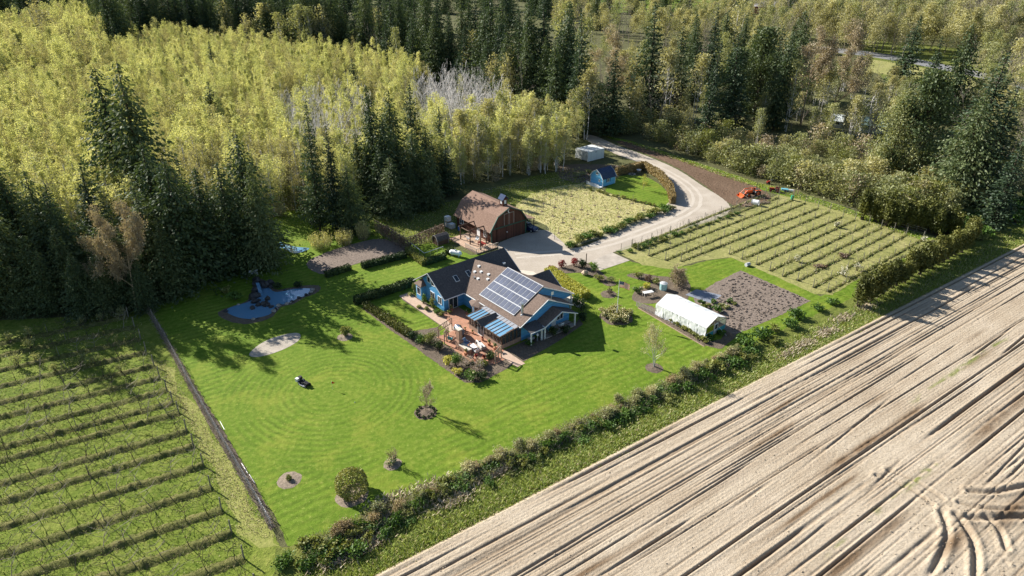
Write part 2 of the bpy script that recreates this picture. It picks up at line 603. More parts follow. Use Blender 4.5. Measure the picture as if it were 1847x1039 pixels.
def water_mat(name, col):
    m, nt, out = new_mat(name)
    p = pos_node(nt)
    n = noise(nt, p, 2.2, 4)
    pr = surf(nt, out, col, .05, n, .02, .05, .5)
    pr.inputs['IOR'].default_value = 2.0
    pr.inputs['Coat Weight'].default_value = .0
    return m


M['water'] = water_mat('pond_water', (.13, .28, .42))  # sky reflection is put into the base colour as an even blue


def glass_roof_mat():
    m, nt, out = new_mat('sunroom_glass')
    p = pos_node(nt, True)
    n = noise(nt, p, 1.2, 3)
    pr = surf(nt, out, (.22, .46, .66), .08, None, 0, .05, .9)
    pr.inputs['Alpha'].default_value = .62
    pr.inputs['Coat Weight'].default_value = .8
    pr.inputs['Coat Roughness'].default_value = .04
    return m


M['glassroof'] = glass_roof_mat()


def clear_glass():
    m, nt, out = new_mat('sunroom_wall_glass')
    pr = surf(nt, out, (.06, .07, .07), .05, None, 0, .05, .8)
    pr.inputs['Alpha'].default_value = .6
    return m


M['glasswall'] = clear_glass()

# ------------------------------------------------------------------ ground sheets
def smooth_loop(pts, n=4):
    """closed Catmull-Rom through the surveyed corners"""
    out = []
    k = len(pts)
    for i in range(k):
        p0, p1, p2, p3 = (np.array(pts[(i + j - 1) % k], float) for j in range(4))
        for s in range(n):
            t = s / n
            out.append(tuple(.5 * ((2 * p1) + (-p0 + p2) * t + (2 * p0 - 5 * p1 + 4 * p2 - p3) * t * t + (-p0 + 3 * p1 - 3 * p2 + p3) * t ** 3)))
    return out


def sheet(name, px, z, mat, smooth=0, jit=0.0, seed=1, world=False, parent=None):
    if smooth: px = smooth_loop(px, smooth)
    W = [Vector((p[0], p[1], 0)) for p in px] if world else [G(p[0], p[1]) for p in px]
    rg = random.Random(seed)
    if jit:
        Q = []
        for i, a in enumerate(W):
            b = W[(i + 1) % len(W)]
            n = max(1, min(60, int((b - a).length / (jit * 4))))
            for s in range(n):
                q = a.lerp(b, s / n)
                Q.append(q + Vector((rg.uniform(-jit, jit), rg.uniform(-jit, jit), 0)))
        W = Q
    area = sum(W[i].x * W[(i + 1) % len(W)].y - W[(i + 1) % len(W)].x * W[i].y for i in range(len(W)))
    if area < 0: W = W[::-1]
    mb = MB()
    mb.poly([(p.x, p.y, z) for p in W])
    o = mb.build(name, mat)
    o['kind'] = 'structure'
    return o


mb = MB()
mb.poly([(-2600, -300, 0), (2600, -300, 0), (2600, 3600, 0), (-2600, 3600, 0)])
tag(mb.build('ground', M['forest']), kind='structure')

E1 = Vector((math.sin(FA), math.cos(FA), 0))          # along the field edge
E2 = Vector((math.cos(FA), -math.sin(FA), 0))         # into the field
F0 = G(690, 1039)


def FW(r, c, z=0.0):
    return F0 + E1 * r + E2 * c + Vector((0, 0, z))


def to_rc(p):
    d = p - F0
    return d.dot(E1), d.dot(E2)


# lawn: all mown ground of the property
sheet('lawn', [(262, 556), (300, 545), (330, 500), (400, 470), (470, 440), (480, 400), (520, 380), (600, 378), (640, 400), (690, 400), (735, 440), (800, 440), (850, 460), (905, 455), (985, 470),
               (1060, 470), (1130, 470), (1175, 480), (1240, 480), (1275, 470), (1320, 465), (1400, 497), (1480, 535), (1545, 505), (1600, 480), (1700, 430), (1745, 440), (1640, 500), (1530, 560), (1400, 625),
               (1300, 668), (1200, 712), (1100, 756), (1000, 798), (900, 842), (800, 884), (700, 930), (640, 955), (560, 992), (520, 985), (500, 940), (440, 840), (380, 740), (320, 640), (285, 585)], .012, M['lawn'], 0, .15)
# left orchard floor
sheet('orchard_grass', [(-60, 1100), (-420, 1100), (-420, 640), (-60, 590), (0, 578), (150, 570), (240, 562), (266, 560), (300, 620), (350, 710), (410, 810), (470, 905), (505, 985), (545, 1050), (500, 1100)], .010, M['orchgrass'], 0, .1)
sheet('dry_grass_verge', [(275, 640), (305, 668), (330, 705), (372, 770), (420, 850), (465, 925), (498, 990), (450, 975), (415, 905), (380, 838), (345, 770), (310, 700)], .016, M['orchdry'], 3, .8, 4)
sheet('soil_strip', [(276, 566), (292, 590), (320, 640), (352, 698), (400, 772), (448, 852), (482, 915), (497, 950), (488, 957), (462, 912), (420, 840), (378, 770), (335, 690), (300, 622), (272, 575)], .020, M['bed'], 0, .08)
# rough ground
sheet('rough_meadow', [(480, 400), (520, 380), (640, 378), (690, 388), (760, 372), (830, 360), (870, 345), (960, 318), (1045, 300), (1065, 318), (1060, 335), (1010, 350), (940, 380), (880, 430), (800, 445), (735, 445), (690, 405), (640, 402), (600, 380)], .008, M['rough'], 0, .3)
sheet('ditch_bank', [(500, 990), (560, 975), (640, 935), (700, 908), (800, 862), (900, 820), (1000, 776), (1100, 734), (1200, 690), (1300, 645), (1400, 600), (1530, 540), (1640, 480), (1740, 430), (1900, 370), (2000, 330), (2100, 360), (1847, 470),
                     (1700, 545), (1500, 640), (1300, 745), (1000, 895), (800, 995), (690, 1050), (600, 1090), (480, 1090)], .018, M['rough'], 0, .2)
sheet('pasture', [(925, 378), (960, 350), (1015, 335), (1060, 333), (1100, 350), (1150, 364), (1195, 378), (1150, 396), (1090, 418), (1040, 443), (1020, 442), (995, 425), (985, 408), (955, 392)], .020, M['pasture'], 3, .3)
sheet('shed_lawn', [(1092, 342), (1118, 318), (1158, 318), (1190, 333), (1210, 358), (1200, 374), (1172, 370), (1130, 358), (1105, 350)], .022, M['lawn2'], 3, .1)
sheet('vineyard_grass', [(1112, 456), (1160, 434), (1240, 407), (1310, 390), (1380, 360), (1418, 346), (1475, 360), (1560, 388), (1640, 415), (1690, 428), (1645, 452), (1545, 505), (1500, 532), (1470, 530), (1400, 500), (1318, 464), (1262, 470), (1210, 486), (1160, 478)], .016, M['vinegrass'], 0, .2)
sheet('far_meadow', [(1540, 70), (1620, 75), (1750, 90), (1850, 100), (1850, 140), (1700, 150), (1600, 150), (1560, 110)], .010, M['rough'], 0)
sheet('far_green_field', [(1020, 2), (1080, -22), (1220, -25), (1330, -10), (1260, 20), (1100, 24)], .010, M['lawn2'], 0)
sheet('far_road', [(1480, 84), (1560, 92), (1640, 104), (1760, 128), (1900, 165), (1900, 176), (1760, 139), (1640, 114), (1560, 101), (1480, 92)], .020, M['asphalt'], 0)
sheet('dry_bank', [(1560, 108), (1640, 118), (1760, 145), (1740, 160), (1640, 140), (1570, 130)], .016, M['vinegrass'], 3)
# gravel yard and drive
DRIVE = [(903, 437), (945, 422), (985, 415), (1012, 434), (1038, 449), (1100, 424), (1150, 402), (1198, 381), (1216, 358), (1212, 336), (1192, 314), (1160, 296), (1120, 282), (1088, 268), (1062, 256), (1054, 244),
         (1075, 246), (1112, 262), (1165, 281), (1222, 306), (1268, 336), (1303, 358), (1317, 374), (1308, 388), (1285, 396), (1240, 407), (1190, 427), (1150, 441), (1112, 453), (1085, 464), (1062, 474), (1020, 482), (985, 492), (945, 494), (915, 470), (898, 448)]
sheet('driveway', DRIVE, .026, M['gravel'], 3, .06)
DR2 = [(930, 462), (990, 458), (1050, 452), (1110, 436), (1170, 414), (1225, 392), (1258, 372), (1258, 350), (1235, 328), (1195, 306), (1150, 288), (1105, 268), (1075, 253)]


def strip(name, px, off, w, z, mat):
    P_ = [G(*p) for p in px]
    D_ = []
    for k in range(len(P_) - 1):
        for q in range(6): D_.append(P_[k].lerp(P_[k + 1], q / 6))
    D_.append(P_[-1])
    for _ in range(6):
        D_ = [D_[0]] + [(D_[k - 1] + D_[k] * 2 + D_[k + 1]) / 4 for k in range(1, len(D_) - 1)] + [D_[-1]]
    mb_ = MB()
    rg = random.Random(int(off * 100))
    prev = None
    for k, p in enumerate(D_):
        t = (D_[min(k + 1, len(D_) - 1)] - D_[max(k - 1, 0)]).normalized()
        n = Vector((-t.y, t.x, 0))
        o1, o2 = off + rg.uniform(-.12, .12), off + w + rg.uniform(-.12, .12)
        q = [(p + n * o1), (p + n * o2)]
        q = [(v.x, v.y, z) for v in q]
        if prev: mb_.poly([prev[0], prev[1], q[1], q[0]])
        prev = q
    o = mb_.build(name, mat)
    o['kind'] = 'structure'


TRK = ground_mat('packed_gravel', [(.3, (.42, .365, .30)), (.6, (.52, .46, .385))], [(.3, (.36, .315, .255)), (.7, (.58, .52, .44))], .4, 3.0, .5, .4, .05)
WEED = ground_mat('weedy_gravel', [(.35, (.20, .19, .10)), (.6, (.38, .34, .27))], [(.35, (.17, .18, .07)), (.6, (.40, .36, .29))], .6, 2.0, .5, .8, .1)
strip('wheel_track', DR2, -1.15, .75, .031, TRK)
strip('wheel_track', DR2, .55, .75, .031, TRK)
strip('drive_edge', [(1020, 446)] + [(1102, 422), (1152, 400), (1196, 381), (1212, 362)], -.45, .9, .030, WEED)
strip('drive_edge', [(1112, 453), (1190, 427), (1240, 408), (1285, 397), (1312, 384)], -.5, .9, .030, WEED)
sheet('parking_pad', [(1066, 471), (1103, 455), (1136, 470), (1082, 488)], .032, M['pad'])
sheet('soil_bank', [(1112, 254), (1150, 260), (1205, 280), (1270, 302), (1330, 323), (1372, 341), (1390, 356), (1376, 367), (1335, 373), (1317, 368), (1270, 334), (1222, 303), (1168, 279), (1130, 266)], .030, M['berm'], 3, .15)
sheet('bank_grass', [(1085, 243), (1140, 255), (1210, 278), (1290, 304), (1360, 328), (1440, 347), (1520, 372), (1600, 402), (1660, 422), (1690, 432), (1660, 432), (1560, 396), (1470, 366), (1400, 350), (1330, 328), (1270, 308), (1205, 286), (1150, 264), (1105, 252)], .022, M['lawn2'], 0, .25)
sheet('concrete_walk', [(938, 487), (962, 490), (1000, 515), (1055, 548), (1045, 556), (1000, 532), (965, 508), (940, 496)], .034, M['concrete'])
# vegetable ground
sheet('tilled_plot', [(1336, 488), (1400, 515), (1462, 543), (1400, 572), (1326, 604), (1285, 585), (1255, 560), (1250, 535), (1290, 510)], .030, M['tilled'], 0, .12)
sheet('cover_crop', [(1252, 494), (1282, 470), (1318, 470), (1342, 487), (1300, 506), (1262, 520), (1242, 512)], .024, M['lawn2'], 3, .15)
sheet('ground_cloth', [(1236, 532), (1256, 522), (1302, 533), (1282, 547)], .036, M['tarp'])
sheet('greenhouse_bed', [(1160, 548), (1175, 552), (1276, 617), (1300, 612), (1312, 596), (1330, 606), (1300, 630), (1265, 622), (1210, 590), (1150, 555)], .028, M['bed'], 0, .06)
sheet('dark_plot', [(553, 478), (568, 464), (630, 442), (690, 431), (738, 450), (706, 464), (650, 474), (595, 492), (572, 492)], .030, M['tilled'], 3, .15)
# beds round house
sheet('garden_bed', [(652, 556), (668, 552), (700, 572), (742, 598), (790, 590), (800, 620), (850, 648), (905, 640), (934, 653), (900, 673), (868, 690), (838, 690), (800, 664), (745, 624), (700, 592)], .022, M['bed'], 0, .08)
sheet('house_bed', [(724, 540), (745, 530), (800, 567), (812, 572), (795, 588), (760, 564)], .024, M['bed'])
sheet('side_bed', [(908, 632), (945, 616), (1030, 594), (1045, 575), (1052, 585), (1010, 614), (940, 655), (932, 652)], .024, M['bed'])
sheet('drive_bed', [(992, 488), (1020, 480), (1062, 475), (1092, 498), (1112, 512), (1095, 516), (1070, 500), (1045, 492), (1008, 494)], .038, M['bed'], 3)
sheet('corner_bed', [(1130, 497), (1150, 492), (1185, 498), (1240, 505), (1240, 540), (1200, 545), (1165, 548), (1140, 540), (1150, 520), (1175, 512), (1150, 504)], .024, M['bed'], 3)
# patio and walk, in the house frame
HO = G(801.7, 562)
HA = R(39.5)


def HL(a, b, z=0.0):
    ca, sa = math.cos(HA), math.sin(HA)
    return Vector((HO.x + a * ca - b * sa, HO.y + a * sa + b * ca, z))


def lsheet(name, pts, z, mat):
    c = HL(0, 0)
    mb_ = MB()
    mb_.poly([(p[0], p[1], 0) for p in pts])
    o = mb_.build(name, mat, None, (c.x, c.y, z), HA)
    o['kind'] = 'structure'
    return o


lsheet('patio', [(-5.4, -5.8), (-5.4, -15.4), (-3.2, -17.0), (-1.2, -17.0), (-1.2, -15.8), (0.3, -15.0), (0.3, -6.4), (2.6, -6.4), (2.6, -.2), (-.9, -.2), (-1.8, -5.8)], .040, M['brick'])
lsheet('garden_walk', [(-2.9, 9.2), (-2.9, -5.79), (-1.81, -5.79), (-.91, -.2), (-1.1, 6.2), (-1.1, 9.2)], .036, M['walk'])
lsheet('garden_walk', [(-1.19, -15.82), (-1.19, -19.6), (.3, -19.6), (.3, -15.02)], .036, M['walk'])
# pond, bunker
POND = [(360 + x / 5.196, 460 + y / 5.196) for x, y in [(200, 530), (250, 500), (330, 475), (440, 440), (480, 400), (500, 330), (545, 250), (620, 260), (700, 330), (780, 332), (920, 305), (1090, 300), (1105, 335), (1060, 370), (950, 410), (860, 460), (760, 480), (700, 545), (640, 585), (540, 610), (450, 625), (330, 610), (230, 570)]]
sheet('pond_margin', [(485 + (x - 485) * 1.06, 543 + (y - 543) * 1.12) for x, y in POND], .020, M['bed'], 2, .08)
POND = [(482 + (x - 482) * .88, 541 + (y - 541) * .88) for x, y in POND]
sheet('pond_water', POND, .030, M['water'], 3)
sheet('small_pond_water', [(440 + x / 6.6, 360 + y / 6.6) for x, y in [(350, 565), (430, 510), (520, 535), (620, 565), (780, 580), (700, 622), (600, 640), (520, 610), (460, 580)]], .030, M['water'], 3)
sheet('bunker_sand', [(360 + x / 5.196, 460 + y / 5.196) for x, y in [(470, 920), (560, 840), (680, 780), (850, 735), (940, 740), (930, 800), (820, 870), (680, 925), (560, 955), (485, 952)]], .026, M['sand'], 4)
sheet('leaf_litter', [(1010, 300), (1055, 296), (1120, 300), (1110, 318), (1060, 330), (1010, 322)], .014, M['bed'], 3, .4)

# ------------------------------------------------------------------ ploughed field with real furrows
rng = np.random.default_rng(7)
r_ax = np.concatenate([np.arange(-70, -20, 2), np.arange(-20, 44, .9), np.arange(44, 74, .25), np.arange(74, 150, 1.0), np.arange(150, 230, 3)])
c_ax = np.concatenate([np.arange(-.6, 44, .09), np.arange(44, 150, 1.2)])
RR, CC = np.meshgrid(r_ax, c_ax, indexing='ij')
Z = np.full(RR.shape, .05)
MO = np.zeros(RR.shape)


def vnoise(x, y, seed):
    """value noise on a lattice"""
    rg = np.random.default_rng(seed)
    tab = rg.random((256, 256))
    xi = np.floor(x).astype(int)
    yi = np.floor(y).astype(int)
    fx = x - xi
    fy = y - yi
    fx = fx * fx * (3 - 2 * fx)
    fy = fy * fy * (3 - 2 * fy)
    a = tab[xi % 256, yi % 256]
    b = tab[(xi + 1) % 256, yi % 256]
    c = tab[xi % 256, (yi + 1) % 256]
    d = tab[(xi + 1) % 256, (yi + 1) % 256]
    return (a * (1 - fx) + b * fx) * (1 - fy) + (c * (1 - fx) + d * fx) * fy


Z += .02 * (vnoise(RR * .05, CC * .9, 1) - .5) + .012 * (vnoise(RR * 1.4, CC * 3.0, 2) - .5)
Z += .016 * np.sin(CC * 2 * math.pi / .36 + .5 * vnoise(RR * .05, CC * .1, 3)) * vnoise(RR * .15, CC * .35, 4)
rp = random.Random(11)


def groove(c0, slope, w, depth, r0=-80, r1=240, wig=.12, seed=0, ridge=.5):
    cc = c0 + slope * (RR - 50) + wig * (vnoise(RR * .08, RR * 0 + seed, seed) - .5) * 2
    d = (CC - cc) / w
    env = np.clip((RR - r0) / 4, 0, 1) * np.clip((r1 - RR) / 4, 0, 1) * np.clip(2.6 * vnoise(RR * .07, RR * 0 + 3, seed + 9) + .35 * vnoise(RR * 1.1, RR * 0 + 5, seed + 19) - .45, .0, 1.35)
    prof = -np.exp(-d * d) + ridge * (np.exp(-(d - 1.7) ** 2) + np.exp(-(d + 1.7) ** 2))
    return depth * env * prof, env * np.exp(-d * d)


gr = []
# wheel tracks and drill marks parallel to the edge, mostly fine, a few deep
c = .5
while c < 45:
    sl = rp.uniform(-.012, .006) if c > 6 else rp.uniform(-.003, .003)
    deep = rp.random()
    w, dp = (rp.uniform(.17, .26), rp.uniform(.16, .24)) if deep < .2 else ((rp.uniform(.11, .16), rp.uniform(.08, .14)) if deep < .62 else (rp.uniform(.10, .14), rp.uniform(.04, .07)))
    if c < 4: w, dp = rp.uniform(.15, .24), rp.uniform(.10, .2)
    if rp.random() < .55 or c < 9:
        gr.append((c, sl, w, dp, -80, 240))
    else:
        a = rp.uniform(-20, 70)
        gr.append((c, sl, w, dp, a, a + rp.uniform(20, 70)))
    c += rp.choice([.25, .35, .5, .7, .9, 1.2])
for k in range(44):
    a = rp.uniform(0, 110)
    gr.append((rp.uniform(8, 40), rp.uniform(-.10, .05), rp.uniform(.12, .24), rp.uniform(.08, .2), a, a + rp.uniform(8, 26)))
for i, (c0, sl, w, dp, a, b) in enumerate(gr):
    dz, e = groove(c0, sl, w * .8, dp * 1.05, a, b, .03, 20 + i, rp.uniform(.1, .3))
    Z += dz
    MO = np.maximum(MO, e * (.25 + 2.0 * dp))  # groove colour darkened too: moist soil plus the shade lying in the furrows


def arc_track(px, w, depth):
    pts = [to_rc(G(*p)) for p in smooth_loop(px + px[::-1][1:-1], 6)][:len(px) * 6 - 5]
    P_ = np.array(pts)
    msk = (RR > P_[:, 0].min() - 3) & (RR < P_[:, 0].max() + 3) & (CC > P_[:, 1].min() - 3) & (CC < P_[:, 1].max() + 3)
    rr, cc = RR[msk], CC[msk]
    best = np.full(rr.shape, 9e9)
    for a, b in zip(P_[:-1], P_[1:]):
        ab = b - a
        t = np.clip(((rr - a[0]) * ab[0] + (cc - a[1]) * ab[1]) / max(1e-9, ab @ ab), 0, 1)
        best = np.minimum(best, np.hypot(rr - a[0] - t * ab[0], cc - a[1] - t * ab[1]))
    d = best / w
    Z[msk] += depth * (-np.exp(-d * d) + .6 * np.exp(-(d - 1.8) ** 2))
    MO[msk] = np.maximum(MO[msk], .3 * np.exp(-d * d))  # track bottoms darkened in colour, moist soil and shade together


for pl, w, dp in (([(1697, 930), (1707, 962), (1700, 995), (1680, 1035)], .3, .22), ([(1722, 932), (1748, 970), (1757, 1000), (1757, 1045)], .32, .26),
                  ([(1728, 911), (1780, 922), (1850, 924)], .25, .2), ([(1746, 890), (1790, 892), (1850, 880)], .3, .24), ([(1775, 935), (1800, 960), (1812, 995)], .28, .2),
                  ([(1735, 938), (1790, 940), (1850, 935)], .35, .25), ([(1600, 852), (1650, 872), (1700, 905)], .25, .16), ([(1580, 862), (1640, 886), (1680, 915)], .25, .16)):
    arc_track(pl, w, dp)
chopped = np.clip(vnoise(RR * .9, CC * .9, 60) - .45, 0, 1) * np.clip((RR - 46) / 4, 0, 1) * np.clip((74 - RR) / 4, 0, 1) * np.clip((CC - 27) / 3, 0, 1)
Z += .35 * chopped * (vnoise(RR * 2.2, CC * 2.2, 61) - .4)
# damp streaks left on the surface
for c0, r0, r1, w, s in ((19, 66, 92, .45, 171), (13.5, 58, 78, .3, 172), (26.5, 68, 96, .5, 173), (8.5, 40, 70, .35, 174), (5.2, 20, 60, .3, 271), (10.5, 5, 45, .35, 272), (15.8, 44, 70, .5, 273), (28.5, 44, 64, .7, 274), (24, 30, 50, .5, 275), (32, 56, 74, 1.2, 276), (20.5, 84, 120, .7, 277), (37, 66, 100, .8, 175), (17.5, 30, 52, .3, 176), (22.5, 62, 88, .9, 60), (25.5, 60, 80, .7, 71), (15, 80, 104, .5, 72), (30, 52, 70, .8, 75), (11.5, 60, 96, .35, 73), (33, 70, 92, .7, 74)):
    dz, e = groove(c0, -.012, w, 0.0, r0, r1, .3, s)
    MO = np.maximum(MO, e * (.5 + .5 * vnoise(RR * .5, CC * 2, s)))
Z += .10 * MO * (vnoise(RR * 3.1, CC * 3.1, 88) - .5) + .03 * np.clip(vnoise(RR * 2.3, CC * 2.6, 89) - .62, 0, 1)
FH = Z
ca, sa = E1.x, E1.y
Xw = F0.x + RR * E1.x + CC * E2.x
Yw = F0.y + RR * E1.y + CC * E2.y
nr, nc = RR.shape
idx = np.arange(nr * nc).reshape(nr, nc)
Fq = np.stack([idx[:-1, :-1], idx[:-1, 1:], idx[1:, 1:], idx[1:, :-1]], -1).reshape(-1, 4)[:, ::-1]
Vq = np.stack([Xw, Yw, np.maximum(Z, -.28) + .30], -1).reshape(-1, 3)
edge_drop = np.clip((.0 - CC) / .6, 0, 1).reshape(-1)
Vq[:, 2] -= edge_drop * .35


def field_mat():
    m, nt, out = new_mat('field_soil')
    p = pos_node(nt)
    a = ramp(nt, [(.32, (.33, .25, .17)), (.5, (.43, .35, .255)), (.70, (.55, .465, .36))])
    nt.links.new(noise(nt, p, .09, 4), a.inputs[0])
    nf = noise(nt, p, 2.6, 6, .75)
    b = ramp(nt, [(.3, (.27, .215, .155)), (.5, (.445, .37, .275)), (.75, (.59, .51, .405))])
    nt.links.new(nf, b.inputs[0])
    c = mix_c(nt, .5, a.outputs[0], b.outputs[0])
    # streaks along the working direction
    mp = nd(nt, 'ShaderNodeMapping')
    mp.inputs['Rotation'].default_value = (0, 0, -(math.pi / 2 - FA))
    mp2 = nd(nt, 'ShaderNodeMapping')
    mp2.inputs['Scale'].default_value = (.05, 2.2, 1)
    nt.links.new(p, mp.inputs[0])
    nt.links.new(mp.outputs[0], mp2.inputs[0])
    s = ramp(nt, [(.35, (.84, .81, .78)), (.6, (1.05, 1.05, 1.04))])
    nt.links.new(noise(nt, mp2.outputs[0], 1.0, 4), s.inputs[0])
    c = mix_c(nt, .8, c, s.outputs[0], 'MULTIPLY')
    at = nd(nt, 'ShaderNodeAttribute', attribute_name='damp_shade')
    c = mix_c(nt, at.outputs['Fac'], c, (.17, .115, .07))  # damp streaks, and groove shade put into the soil colour
    wd = nd(nt, 'ShaderNodeAttribute', attribute_name='weed')
    c = mix_c(nt, wd.outputs['Fac'], c, (.17, .19, .05))
    surf(nt, out, c, .95, nf, 1.0, .14, .05)
    return m


WE = np.zeros(RR.shape)
for c0, r0, r1, s in ((22.0, 35, 60, 91), (30, 50, 64, 92), (14.5, 66, 96, 93), (27, 74, 100, 94), (35, 84, 130, 95)):
    dz, e = groove(c0, -.01, .35, 0, r0, r1, .3, s)
    WE = np.maximum(WE, e * np.clip((vnoise(RR * 1.2, CC * 2.5, s) - .45) * 3, 0, .7))
me = fast_mesh('field', Vq, Fq, field_mat(), smooth=True)
for nm, arr in (('damp_shade', MO), ('weed', WE)):
    at = me.attributes.new(nm, 'FLOAT', 'POINT')
    at.data.foreach_set('value', arr.astype(np.float32).ravel())
tag(link('field', me), kind='structure')

# ------------------------------------------------------------------ building helpers
def wall_prism(mb_, pts2, axis, pos, t):
    """upright wall: pts2 are (s,z) outline; axis 'x' = wall in plane x=pos running along y; thick t towards +"""
    if axis == 'x':
        A = [(pos, s, z) for s, z in pts2]
        B = [(pos + t, s, z) for s, z in pts2]
    else:
        A = [(s, pos, z) for s, z in pts2]
        B = [(s, pos + t, z) for s, z in pts2]
    k = len(A)
    fs = [tuple(range(k)), tuple(range(2 * k - 1, k - 1, -1))] + [(i, i + k, (i + 1) % k + k, (i + 1) % k) for i in range(k)]
    mb_.faces(A + B, fs)


def window(parent, axis, pos, s0, s1, z0, z1, out, frame='white', bars=1, name='window'):
    """frame proud of the wall on side `out` (+1/-1) with glass panes as sub-parts"""
    fw = .09
    mb_ = MB()
    a, b = (pos, pos + out * .06) if out > 0 else (pos + out * .06, pos)

    def bx(p, q, c, d):
        if axis == 'x': mb_.box(a, b, p, q, c, d)
        else: mb_.box(p, q, a, b, c, d)
    bx(s0 - fw, s1 + fw, z1, z1 + fw)
    bx(s0 - fw, s1 + fw, z0 - fw, z0)
    bx(s0 - fw, s0, z0, z1)
    bx(s1, s1 + fw, z0, z1)
    xs = [s0]
    for i in range(bars):
        m = s0 + (s1 - s0) * (i + 1) / (bars + 1)
        bx(m - .03, m + .03, z0, z1)
        xs += [m - .03, m + .03]
    xs.append(s1)
    w = mb_.build(name, M[frame], parent)
    g0, g1 = (pos + .004, pos + .03) if out > 0 else (pos - .03, pos - .004)
    for i in range(0, len(xs), 2):
        p = MB()
        if axis == 'x': p.box(g0, g1, xs[i], xs[i + 1], z0, z1)
        else: p.box(xs[i], xs[i + 1], g0, g1, z0, z1)
        p.build('pane', M['glass_dk'], w)
    return w


# ------------------------------------------------------------------ blue house
house = empty('blue_house', HO, HA)
tag(house, 'blue single-storey house with brown shingle gables, porch and sunroom', 'house')
# walls
for nm, fn in (('wall', lambda m: wall_prism(m, [(0, 0), (7.5, 0), (7.5, 2.75), (3.6, 5.45), (0, 2.95)], 'x', 0, .16)),
               ('wall', lambda m: m.box(.16, 3.8, 0, .16, 0, 2.9)),
               ('wall', lambda m: m.box(.16, 14.8, 7.34, 7.5, 0, 2.75)),
               ('wall', lambda m: wall_prism(m, [(-.9, 0), (7.33, 0), (7.33, 2.75), (3.6, 5.45), (-.5, 2.75)], 'x', 14.66, .16)),
               ('wall', lambda m: m.box(3.8, 3.96, -14.6, 0, 0, 2.86)),
               ('wall', lambda m: wall_prism(m, [(3.97, 0), (13.6, 0), (13.6, 2.85), (8.7, 5.3), (3.97, 2.95)], 'y', -14.6, .16)),
               ('wall', lambda m: wall_prism(m, [(8.0, 2.4), (16.1, 2.4), (16.1, 2.9), (10, 5.98), (8, 4.95)], 'y', -12.2, .16)),
               ('wall', lambda m: m.box(13.44, 13.6, -14.4, -9.2, 0, 2.8)),
               ('wall', lambda m: wall_prism(m, [(-9.1, 0), (-3.1, 0), (-3.1, 2.6), (-6.1, 4.45), (-9.1, 2.6)], 'x', 16.4, .16))):
    mb = MB()
    fn(mb)
    mb.build(nm, M['blue'], house)
ZN = lambda x: 2.75 + .51 * (x - 3.3)
roofs = [
    ('D', [(-.5, -.95, 2.72), (15.2, -.95, 2.72), (15.2, 3.6, 5.7), (-.5, 3.6, 5.7)]),
    ('Dn', [(15.2, 8.15, 2.72), (-.5, 8.15, 2.72), (-.5, 3.6, 5.7), (15.2, 3.6, 5.7)]),
    ('N', [(3.3, -15, 2.75), (3.3, -1.0, 2.75), (8.7, 3.2, ZN(8.7)), (10, -4, ZN(10)), (10, -12.45, ZN(10)), (8.7, -12.45, ZN(8.7)), (8.7, -15, ZN(8.7))]),
    ('F1', [(10, -12.45, 6.167), (16.6, -12.45, 2.80), (16.6, -4, 2.80), (12.4, -6.0, 4.943), (10, -4, 6.167)]),
    ('S2', [(8.7, -15, 5.504), (14.0, -15, 2.80), (14.0, -12.46, 2.80), (8.7, -12.46, 5.504)]),
    ('Gs', [(12.0, -9.3, 2.5), (16.95, -9.3, 2.5), (16.95, -6.1, 4.6), (12.0, -6.1, 4.6)]),
    ('Gn', [(16.95, -2.9, 2.5), (12.0, -2.9, 2.5), (12.0, -6.1, 4.6), (16.95, -6.1, 4.6)]),
    ('Pl', [(6.6, -16.8, 2.35), (9.9, -16.8, 3.8), (9.9, -14.62, 3.8), (6.6, -14.62, 2.35)][::1]),
    ('Pr', [(9.9, -16.8, 3.8), (13.2, -16.8, 2.35), (13.2, -14.62, 2.35), (9.9, -14.62, 3.8)]),
    ('P2', [(3.9, -16.7, 2.25), (6.58, -16.7, 2.25), (6.58, -14.62, 2.62), (3.9, -14.62, 2.62)]),
]


def up(pts):
    P = [Vector(p) for p in pts]
    n = sum((P[i].cross(P[(i + 1) % len(P)]) for i in range(len(P))), Vector())
    return pts if n.z > 0 else pts[::-1]


for nm, pts in roofs:
    mb = MB()
    if nm == 'F1':
        a = [pts[0], pts[1], pts[2], pts[3], pts[4]]
        mb.slab(up(a), .14)
    else:
        mb.slab(up(pts), .14)
    mb.build('roof', M['shingle'] if nm not in ('D', 'Dn', 'Gs', 'Gn', 'Pr', 'P2') else M['shingle_dk_shade'], house)  # wing, garage and porch slopes take the shingles darkened for shade
# pale fascia and gutters
mb = MB()


def edge(mb_, p, q, r=.085):
    mb_.tube(p, q, r, r, 4)


for p, q in [((-.52, -1.0, 2.6), (-.52, 3.6, 5.62)), ((-.52, 8.2, 2.6), (-.52, 3.6, 5.62)), ((-.5, -1.0, 2.62), (3.2, -1.0, 2.62)), ((3.24, -1.1, 2.65), (3.24, -15.05, 2.65)),
             ((3.3, -15.05, 2.66), (8.7, -15.05, 5.42)), ((8.7, -15.05, 5.42), (14.0, -15.05, 2.7)), ((10, -12.5, 6.08), (16.65, -12.5, 2.7)), ((16.65, -12.5, 2.7), (16.65, -9.4, 2.7)),
             ((15.25, -1, 2.6), (15.25, 3.6, 5.62)), ((16.98, -9.3, 2.42), (16.98, -6.1, 4.52)), ((6.55, -16.85, 2.27), (9.9, -16.85, 3.72)), ((9.9, -16.85, 3.72), (13.25, -16.85, 2.27)), ((6.54, -16.8, 2.27), (6.54, -14.7, 2.27)),
             ((3.88, -16.75, 2.15), (6.5, -16.75, 2.15))]:
    mb = MB()
    edge(mb, p, q)
    mb.build('fascia', M['trim'], house)
